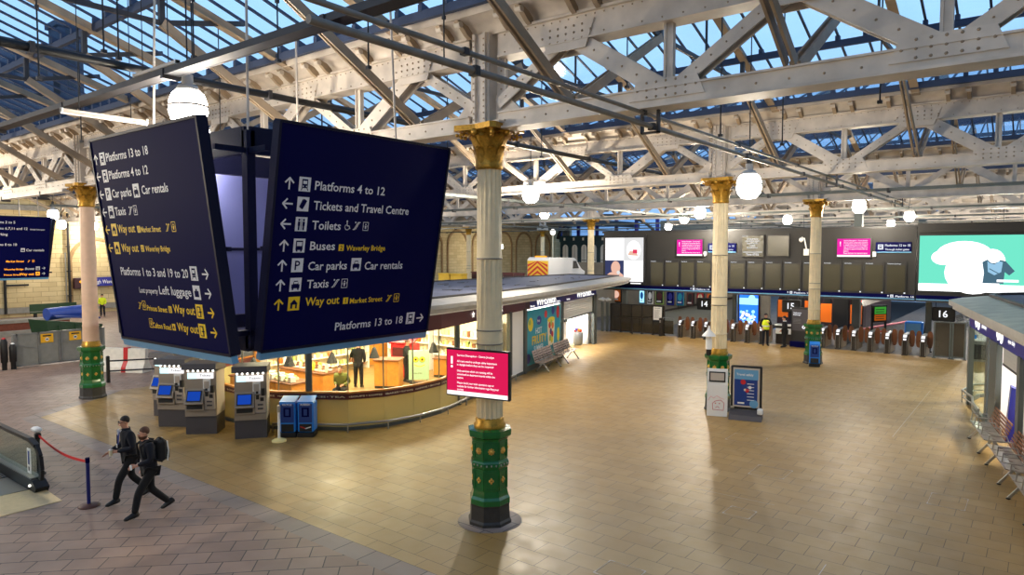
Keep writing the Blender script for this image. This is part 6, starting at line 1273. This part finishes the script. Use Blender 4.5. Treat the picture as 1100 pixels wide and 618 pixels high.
for sg in (-1, 1): m_.slab([(sg*.925, 1.0, 1.15), (sg*.925, 1.9, 1.15), (sg*.925, 1.5, 1.7), (sg*.925, 1.05, 1.72)], (sg, 0, 0), .01, 'black')
m_.slab([(-.8, 2.28, 1.13), (.8, 2.28, 1.13), (.75, 1.62, 1.73), (-.75, 1.62, 1.73)], (0, .6, .8), .01, 'black'); m_.build('window', t)
for q in ((-.85, -1.4), (.85, -1.4), (-.85, 1.7), (.85, 1.7)): m_ = MB(); m_.cyl((q[0]-.1, q[1], .34), (q[0]+.1, q[1], .34), .34, 'rubber', n=18); m_.cyl((q[0]-.11, q[1], .34), (q[0]+.11, q[1], .34), .18, 'stainless', n=12); m_.build('wheel', t)
m_ = MB(); m_.rbox((0, -1.9, 2.05), (.9, .2, .1), 'amber', .02); m_.build('light_bar', t)
# footbridge with arched windows in the end opening
t = thing('footbridge', 'dark teal footbridge with white arched windows and glazed upper side at the far end', 'footbridge', (0, 93, 0))
m_ = MB(); m_.b2((-62, 0, 0), (-45, .4, 7.4), 'bridge_teal'); m_.b2((-62, -.3, 6.5), (-45, 0, 7.5), 'bridge_teal'); m_.build('side_panel', t)
for i in range(9):
    x = -61+1.75*i; m_ = MB(); pr = [(x-.5, -.06, 2.4), (x+.5, -.06, 2.4), (x+.5, -.06, 5.5)]+[(x+.5*math.cos(R(20*k)), -.06, 5.5+.6*math.sin(R(20*k))) for k in range(1, 9)]+[(x-.5, -.06, 5.5)]; m_.slab(pr, (0, 1, 0), .06, 'white'); m_.b2((x-.42, -.1, 3.6), (x+.42, -.06, 3.7), 'grey_steel'); m_.b2((x-.02, -.1, 2.4), (x+.02, -.06, 5.9), 'grey_steel'); m_.build('arched_window', t)
    m_ = MB(); m_.b2((x-.15, -.36, 6.75), (x+.15, -.3, 7.2), 'white'); m_.build('vent', t)
for i in range(6): m_ = MB(); x = -62+3.4*i; m_.b2((x-.25, -.1, 7.4), (x+.25, .2, 10.6), 'ws_blue'); m_.build('post', t)
m_ = MB(); m_.b2((-62, -.02, 8.8), (-45, .02, 8.9), 'purlin_blue'); m_.b2((-62, -.02, 8.1), (-45, .02, 8.15), 'purlin_blue'); m_.build('glazing_rail', t)
m_ = MB(); m_.b2((-62, .05, 7.5), (-45, .08, 10.6), 'roof_glass'); m_.build('upper_glazing', t)
m_ = MB(); c = (-53.5, 10.0)
for i in range(16):
    a0, a1 = math.pi*i/16, math.pi*(i+1)/16; m_.bar((c[0]-8.6*math.cos(a0), -.6, 7.0+3.6*math.sin(a0)), (c[0]-8.6*math.cos(a1), -.6, 7.0+3.6*math.sin(a1)), .3, .5, 'dark_steel', up=(0, 1, 0))
m_.build('arch_rib', t)
t = thing('lamp_post', 'thin lamp post with small white lantern behind the van', 'lamp post', (-43.0, 63, 3.0)); m_ = MB(); m_.cyl((0, 0, -3), (0, 0, 3.9), .09, 'food', n=8); m_.build('pole', t); m_ = MB(); m_.ball((0, 0, 4.2), (.3, .3, .35), 'white_glow', 10, 7); m_.build('lantern', t)
# buildings outside, seen through the glass roof
def building(label, x0, y0, x1, y1, h, tower=None):
    t = thing('stone_building', label, 'building', ((x0+x1)/2, (y0+y1)/2, 0)); w, d = (x1-x0)/2, (y1-y0)/2
    m_ = MB(); m_.b2((-w, -d, -2), (w, d, h), 'building_stone'); m_.b2((-w-.4, -d-.4, h), (w+.4, d+.4, h+.8), 'building_stone')
    if tower: m_.b2((w-8, -4, h), (w, 4, h+tower), 'building_stone'); m_.lathe([(4.4, h+tower), (3.2, h+tower+3), (.4, h+tower+7)], (w-4, 0, 0), 'building_stone', 8)
    m_.build('masonry', t)
    m_ = MB()
    for k in range(int(h/3.6)):
        for j in range(int(2*d/3)): m_.b2((w, -d+1+3*j, 1.5+3.6*k), (w+.06, -d+2.3+3*j, 3.6+3.6*k), 'building_window')
    m_.build('windows', t)
building('dark stone tower outside, seen through the glass roof at upper left', -126, 43.0, -122, 46.4, 40)
building('lower dark stone terrace outside beyond the left wall, seen through the glass roof', -132, 47, -114, 110, 29)
building('dark stone block outside at the far left, seen through the glass roof', -140, -14, -116, 40, 34)

# ================================================================== PEOPLE
def skin_geo(verts, edges, radii, sub=2):
    me = bpy.data.meshes.new('tmp'); me.from_pydata([tuple(v) for v in verts], edges, []); o = bpy.data.objects.new('tmp', me); COL.objects.link(o)
    o.modifiers.new('s', 'SKIN'); me.skin_vertices or None
    sv = me.skin_vertices[0].data
    for i, r_ in enumerate(radii):
        sv[i].radius = (r_, r_) if not isinstance(r_, tuple) else r_
        sv[i].use_root = (i == 0)
    o.modifiers['s'].use_smooth_shade = True
    if sub: m = o.modifiers.new('u', 'SUBSURF'); m.levels = sub; m.render_levels = sub
    dg = bpy.context.evaluated_depsgraph_get(); dg.update(); ev = o.evaluated_get(dg); m2 = bpy.data.meshes.new_from_object(ev)
    vs = [v.co.copy() for v in m2.vertices]; fs = [list(p.vertices) for p in m2.polygons]
    bpy.data.objects.remove(o); bpy.data.meshes.remove(me); bpy.data.meshes.remove(m2)
    return vs, fs
def person(label, loc, rz, J, top, legs, hair, group=None, extra=None, coat_len=.18, fingers=True):
    """J: joints in metres, local frame facing +Y, right hand at +X"""
    t = thing('person', label, 'person', loc, rz, group); Vc = Vector; j = {k: Vc(v) for k, v in J.items()}
    vs, es, rs = [], [], []
    def av(p, r_, par=None): vs.append(Vc(p)); rs.append(r_); i = len(vs)-1; (es.append((par, i)) if par is not None else None); return i
    # one continuous body: pelvis root, spine, neck, head, limbs, five fingers on each hand
    P = av(j['pelvis'], (.14, .105)); S = av(j['pelvis'].lerp(j['chest'], .5), (.13, .10), P); C = av(j['chest'], (.155, .11), S)
    N = av(j['neck'], .058, C); f = j['face']; hd = j['head']
    A = av(hd+Vc((0, 0, -.075))+f*.02, (.066, .07), N); B = av(hd, (.076, .092), A); T = av(hd+Vc((0, 0, .07)), (.066, .078), B)
    for sd in ('L', 'R'):
        sh = av(j['sh'+sd], .066, C); el = av(j['el'+sd], .047, sh); wr = av(j['wr'+sd], .032, el)
        d = (j['wr'+sd]-j['el'+sd]).normalized(); pal = av(j['wr'+sd]+d*.055, (.036, .02), wr)
        if fingers:
            side = d.cross(Vc((0, 1, 0))); side = side.normalized() if side.length > .1 else Vc((1, 0, 0)); curl = Vc((0, .35, -.25))
            for k in range(4):
                b0 = j['wr'+sd]+d*.1+side*(.026*(k-1.5)*.8); L_ = [.06, .072, .068, .052][k]
                q0 = av(b0, .010, pal); q1 = av(b0+(d+curl*.3).normalized()*L_*.55, .009, q0); av(b0+(d+curl*.3).normalized()*L_*.55+(d*.7+curl).normalized()*L_*.5, .008, q1)
            b0 = j['wr'+sd]+d*.05+side*.04*(1 if sd == 'L' else -1); q0 = av(b0, .012, pal); av(b0+d*.045+side*.02*(1 if sd == 'L' else -1)+Vc((0, .02, 0)), .010, q0)
        hp = av(j['hip'+sd], .088, P); kn = av(j['kn'+sd], .06, hp); an = av(j['an'+sd], .042, kn); av(j['toe'+sd], (.04, .03), an)
    gv, gf = skin_geo(vs, es, rs, 2)
    m_ = MB(); zc = j['neck']
    hands = [j['wrL'], j['wrR']]
    for fc in gf:
        c = sum((gv[i] for i in fc), Vc((0, 0, 0)))/len(fc)
        m_.f.append(fc); m_.sm.append(True)
        isskin = (c-hd).length < .19 or (c-zc).length < .06 or any((c-h).length < .2 and (c-h).dot((h-j['el'+'LR'[q]]).normalized()) > -.01 for q, h in enumerate(hands))
        m_.mi.append(m_.m('skin' if isskin else ('shoe' if c.z < .09 and False else legs)))
    m_.v = [tuple(p) for p in gv]; m_.build('body', t)
    # face
    fr = f.cross(Vc((0, 0, 1))).normalized(); m_ = MB(); base = hd+f*.088
    for sg in (-1, 1): m_.ball(base+fr*sg*.03+Vc((0, 0, .005)), (.012, .012, .008), 'white', 8, 5); m_.ball(base+f*.008+fr*sg*.03+Vc((0, 0, .005)), (.006, .006, .006), 'hair', 6, 4); m_.bar(base+f*.004+fr*(sg*.03-.018)+Vc((0, 0, .026)), base+f*.004+fr*(sg*.03+.018)+Vc((0, 0, .026)), .008, .008, hair); m_.ball(hd+fr*sg*.082+Vc((0, 0, -.005)), (.014, .022, .034), 'skin', 8, 5)
    m_.ball(base+f*.012+Vc((0, 0, -.018)), (.014, .018, .026), 'skin', 8, 6); m_.bar(base-fr*.022+f*.002+Vc((0, 0, -.058)), base+fr*.022+f*.002+Vc((0, 0, -.058)), .012, .01, 'red'); m_.build('face', t)
    # hair cap
    m_ = MB(); n, k = 16, 8; hv = []
    for a in range(k+1):
        for b_ in range(n):
            th = 2*math.pi*b_/n; ph = math.pi*(.58-.16*math.sin(th))*a/k; dv = fr*math.cos(th)*math.sin(ph)+f*math.sin(th)*math.sin(ph)+Vc((0, 0, math.cos(ph)))
            back = -dv.dot(f); drop = 0; lift = 0
            hv.append(hd+Vc((0, 0, .03))+Vc((dv.x*.094, dv.y*.094, dv.z*.094))-f*.012+Vc((0, 0, lift-drop)))
    m_.add(hv, [(a*n+b_, a*n+(b_+1) % n, a*n+n+(b_+1) % n, a*n+n+b_) for a in range(k) for b_ in range(n)], hair, True); m_.build('hair', t)
    # jacket
    vs, es, rs = [], [], []
    hem = j['pelvis']+Vc((0, 0, -coat_len))
    h0 = av(hem, (.185, .15)); P = av(j['pelvis'], (.18, .145), h0); S = av(j['pelvis'].lerp(j['chest'], .5), (.175, .14), P); C = av(j['chest'], (.195, .145), S); K = av(j['neck']+Vc((0, 0, -.05)), .085, C)
    for sd in ('L', 'R'):
        sh = av(j['sh'+sd], .09, C); el = av(j['el'+sd], .066, sh); d = (j['wr'+sd]-j['el'+sd]); av(j['el'+sd]+d*.93, .052, el)
    gv, gf = skin_geo(vs, es, rs, 2); m_ = MB(); m_.add(gv, gf, top, True); jk = m_.build('jacket', t)
    # trousers and shoes
    vs, es, rs = [], [], []
    P = av(j['pelvis'], (.15, .125))
    for sd in ('L', 'R'):
        hp = av(j['hip'+sd], .105, P); kn = av(j['kn'+sd], .078, hp); av(j['kn'+sd].lerp(j['an'+sd], .95), .066, kn)
    gv, gf = skin_geo(vs, es, rs, 2); m_ = MB(); m_.add(gv, gf, legs, True); m_.build('trousers', t)
    for sd in ('L', 'R'):
        an, to = j['an'+sd], j['toe'+sd]; d = (to-an); L_ = d.length; d.normalize(); m_ = MB()
        q = d.to_track_quat('Y', 'Z').to_matrix(); c = an.lerp(to, .5)
        bv, bf = [], []; n = 12
        for k, (yy, w, h) in enumerate(((-.09, .02, .03), (-.07, .04, .075), (.0, .045, .085), (.08, .05, .055), (.15, .047, .04), (.19, .02, .02))):
            for b_ in range(n): th = 2*math.pi*b_/n; bv.append(an+q @ Vc((w*math.cos(th), yy, max(-.035, h*math.sin(th)))))
        bf = [(k*n+b_, k*n+(b_+1) % n, k*n+n+(b_+1) % n, k*n+n+b_) for k in range(5) for b_ in range(n)]+[list(range(n)), list(range(5*n, 6*n))[::-1]]
        m_.add(bv, bf, 'shoe', True); m_.build('shoe', t)
    # collar
    m_ = MB(); m_.lathe([(.075, -.05), (.085, .0), (.075, .045)], j['neck']+Vc((0, 0, -.03)), top, 14, cap=False); m_.build('collar', jk)
    if extra: extra(t, j, f, fr, jk)
    return t
def walk_joints(h=1.78, step=.36, armL=None, armR=None, lean=.05):
    s = h/1.78
    J = dict(pelvis=(0, 0, .95), chest=(0, lean, 1.33), neck=(0, lean+.02, 1.52), head=(0, lean+.05, 1.66), face=(0, 1, -.08),
             shL=(-.19, lean, 1.42), shR=(.19, lean, 1.42), elL=(-.25, -.02, 1.14), elR=(.25, -.02, 1.14), wrL=(-.22, .18, 1.0), wrR=(.22, .16, 1.0),
             hipL=(-.095, 0, .90), hipR=(.095, 0, .90), knL=(-.1, step*.62+.05, .50), knR=(.1, -step*.2+.04, .49), anL=(-.1, step, .085), anR=(.1, -step-.04, .12), toeL=(-.11, step+.16, .05), toeR=(.11, -step+.12, .04))
    if armL: J['elL'], J['wrL'] = armL
    if armR: J['elR'], J['wrR'] = armR
    return {k: (Vector(v)*s if k != 'face' else Vector(v).normalized()) for k, v in J.items()}
def stand_joints(h=1.76, armL=None, armR=None):
    s = h/1.78
    J = dict(pelvis=(0, 0, .95), chest=(0, .02, 1.33), neck=(0, .02, 1.52), head=(0, .05, 1.66), face=(0, 1, -.1), shL=(-.19, .01, 1.42), shR=(.19, .01, 1.42), elL=(-.25, -.03, 1.14), elR=(.25, -.03, 1.14), wrL=(-.2, .15, .98), wrR=(.2, .15, .98),
             hipL=(-.095, 0, .90), hipR=(.095, 0, .90), knL=(-.11, .03, .49), knR=(.11, .03, .49), anL=(-.12, 0, .085), anR=(.12, 0, .085), toeL=(-.13, .16, .05), toeR=(.13, .16, .05))
    if armL: J['elL'], J['wrL'] = armL
    if armR: J['elR'], J['wrR'] = armR
    return {k: (Vector(v)*s if k != 'face' else Vector(v).normalized()) for k, v in J.items()}
def man1_extra(t, j, f, fr, jk):
    hd = j['head']; m_ = MB(); b = hd+f*.1+Vector((0, 0, .006))
    for sg in (-1, 1):
        for i in range(8): a, c = R(45*i), R(45*i+45); m_.bar(b+fr*(sg*.032+.024*math.cos(a))+Vector((0, 0, .018*math.sin(a))), b+fr*(sg*.032+.024*math.cos(c))+Vector((0, 0, .018*math.sin(c))), .006, .006, 'black')
        m_.bar(b+fr*sg*.056, hd+fr*sg*.085-f*.01, .006, .008, 'black')
    m_.bar(b-fr*.01, b+fr*.01, .006, .006, 'black'); m_.build('glasses', t)
    c = j['chest']+f*.14; m_ = MB(); m_.slab([c+Vector((-.06, .012, .17)), c+Vector((.06, .012, .17)), c+Vector((.03, .035, -.1)), c+Vector((-.03, .035, -.1))], f, .012, 'shirt_blue'); m_.slab([c+Vector((-.08, -.02, .2)), c+Vector((0, .03, .08)), c+Vector((-.03, .03, .19))], f, .014, 'shirt_white'); m_.slab([c+Vector((.08, -.02, .2)), c+Vector((.03, .03, .19)), c+Vector((0, .03, .08))], f, .014, 'shirt_white'); m_.slab([c+Vector((-.012, .045, .1)), c+Vector((.012, .045, .1)), c+Vector((.02, .05, -.1)), c+Vector((-.02, .05, -.1))], f, .01, 'navy'); m_.build('shirt_and_tie', t)
    m_ = MB(); m_.rbox(c+Vector((.0, .06, -.13)), (.06, .01, .085), 'white', .004); m_.build('pass_card', t)
    w = j['wrL']+(j['wrL']-j['elL']).normalized()*.09; mb = MB(); mb.lathe([(.03, -.07), (.036, .03), (.038, .05)], (0, 0, 0), 'food', 14); mb.lathe([(.039, .05), (.039, .062), (.02, .068)], (0, 0, 0), 'white', 14); o = mb.build('coffee_cup')
    M_ = Matrix.Translation(t.location) @ Matrix.Rotation(t.rotation_euler.z, 4, 'Z'); o.location = M_ @ (w+Vector((0, .03, .0))); tag(o, 'small pale cup held by the walking man with glasses', 'cup')
def man2_extra(t, j, f, fr, jk):
    c = j['chest']-Vector((0, .24, .06)); m_ = MB(); m_.rbox(c, (.32, .2, .46), 'bag_black', .06); m_.rbox(c+Vector((0, -.11, -.08)), (.24, .07, .22), 'bag_black', .03); bp = m_.build('backpack', t)
    m_ = MB(); m_.tube([c+Vector((-.165, -.08, .2)), c+Vector((-.17, -.1, 0)), c+Vector((-.165, -.08, -.2))], .012, 'white', 6); m_.tube([c+Vector((.165, -.08, .2)), c+Vector((.17, -.1, 0)), c+Vector((.165, -.08, -.2))], .012, 'white', 6); m_.build('reflective_piping', bp)
    m_ = MB()
    for sg in (-1, 1): m_.tube([c+Vector((sg*.11, .08, .2)), j['chest']+Vector((sg*.12, .0, .19)), j['chest']+Vector((sg*.12, .15, .1)), j['chest']+Vector((sg*.15, .12, -.12)), c+Vector((sg*.14, .06, -.18))], .022, 'bag_black', 6)
    m_.build('shoulder_strap', bp)
    m_ = MB(); w = j['wrL']+(j['wrL']-j['elL']).normalized()*.1; m_.rbox(w+Vector((0, .02, 0)), (.07, .03, .09), 'white', .006); m_.build('white_card', t)
    m_ = MB(); hd = j['head']; m_.lathe([(.06, -.12), (.08, -.085), (.082, -.05)], hd+f*.018, 'hair_brown', 14, cap=False); m_.build('beard', t)
WD = Vector((-.15, -1.0)); rzw1 = math.atan2(WD.y, WD.x)-R(90)
person('walking man in dark navy coat with glasses, shirt and tie, carrying a pale cup', (-14.86, 6.3, 0), rzw1, walk_joints(1.80, .33, armL=((-.28, .02, 1.15), (-.10, .27, 1.10)), armR=((.28, .06, 1.15), (.2, .33, 1.04))), 'cloth_navy', 'cloth_black', 'hair', extra=man1_extra, coat_len=.27)
person('walking man in dark jacket with a black backpack, nearest the viewer', (-13.78, 6.2, 0), rzw1, walk_joints(1.76, .34, armL=((-.25, .05, 1.15), (-.16, .27, 1.08)), armR=((.26, -.08, 1.16), (.24, .05, .95))), 'cloth_navy', 'cloth_black', 'hair_brown', extra=man2_extra)
def vest_extra(t, j, f, fr, jk):
    m_ = MB(); c = j['chest']
    m_.lathe([(.2, -.42), (.205, -.2), (.205, .02), (.15, .1)], Vector((c.x, c.y, c.z)), 'hivis', 16, cap=False); m_.lathe([(.209, -.26), (.209, -.2)], c, 'shirt_white', 16, cap=False); m_.build('high_visibility_vest', jk)
def face_cam(x, y): return math.atan2(-y, -x)-R(90)
person('staff member in yellow high-visibility vest standing by the ticket gates', (-11.9, 37.95, 0), R(-150), stand_joints(1.78, armL=((-.27, .05, 1.16), (-.1, .2, 1.3))), 'cloth_black', 'cloth_navy', 'hair', extra=vest_extra)
person('staff member in dark clothes and pale collar facing the colleague in yellow vest', (-10.85, 37.85, 0), R(95), stand_joints(1.70), 'cloth_black', 'cloth_black', 'hair', extra=lambda t, j, f, fr, jk: MB().lathe([(.09, -.04), (.1, .0), (.085, .03)], j['neck']+Vector((0, 0, -.02)), 'shirt_white', 14, cap=False).build('pale_scarf', jk) and None)
person('dark-suited person standing with back turned behind the cafe counter', (-20.35, 16.85, 0), R(35), stand_joints(1.78, armL=((-.3, .08, 1.18), (-.2, .3, 1.15))), 'cloth_black', 'cloth_black', 'hair_brown')
person('dark-clothed person behind the mint green lemon board in the cafe', (-19.75, 18.75, 0), R(-60), stand_joints(1.7, armR=((.28, .1, 1.16), (.12, .32, 1.2))), 'cloth_black', 'cloth_black', 'hair_brown')
sit = {k: v.copy() for k, v in stand_joints(1.74).items()}
for k in ('pelvis', 'chest', 'neck', 'head', 'shL', 'shR', 'elL', 'elR', 'wrL', 'wrR', 'hipL', 'hipR'): sit[k].z -= .42
for sd, sx_ in (('L', -1), ('R', 1)): sit['kn'+sd] = Vector((sx_*.14, .44, .52)); sit['an'+sd] = Vector((sx_*.14, .42, .085)); sit['toe'+sd] = Vector((sx_*.15, .58, .05)); sit['wr'+sd] = Vector((sx_*.12, .3, .66)); sit['hip'+sd].z = .5
sit['chest'].y += .1; sit['neck'].y += .16; sit['head'].y += .2; sit['shL'].y += .1; sit['shR'].y += .1; sit['face'] = Vector((0, 1, -.5)).normalized(); sit['pelvis'].z = .52
person('person in olive jacket sitting bent forward behind the curved cafe glass', (-18.85, 14.9, 0), R(215), sit, 'olive', 'cloth_black', 'hair_brown', coat_len=.05)
t = thing('cafe_stool', 'wooden stool under the seated person in olive', 'stool', (-18.85, 14.9, 0), R(215)); m_ = MB(); m_.lathe([(.2, .36), (.2, .40), (.18, .42)], (0, -.02, 0), 'wood', 16); m_.build('seat', t)
for q in ((-.13, -.13), (.13, -.13), (-.13, .13), (.13, .13)): m_ = MB(); m_.cyl((q[0], q[1], 0), (q[0]*.7, q[1]*.7, .37), .02, 'coffee', n=8); m_.build('leg', t)
person('worker in yellow high-visibility jacket by the stone wall, right next to the pinkish column', (-58.4, 23.0, 0), R(-120), stand_joints(1.76), 'hivis', 'cloth_navy', 'hair')
person('worker in yellow high-visibility jacket by the stone wall, nearer the large sign', (-57.2, 24.2, 0), R(100), stand_joints(1.74), 'hivis', 'cloth_navy', 'hair_brown')
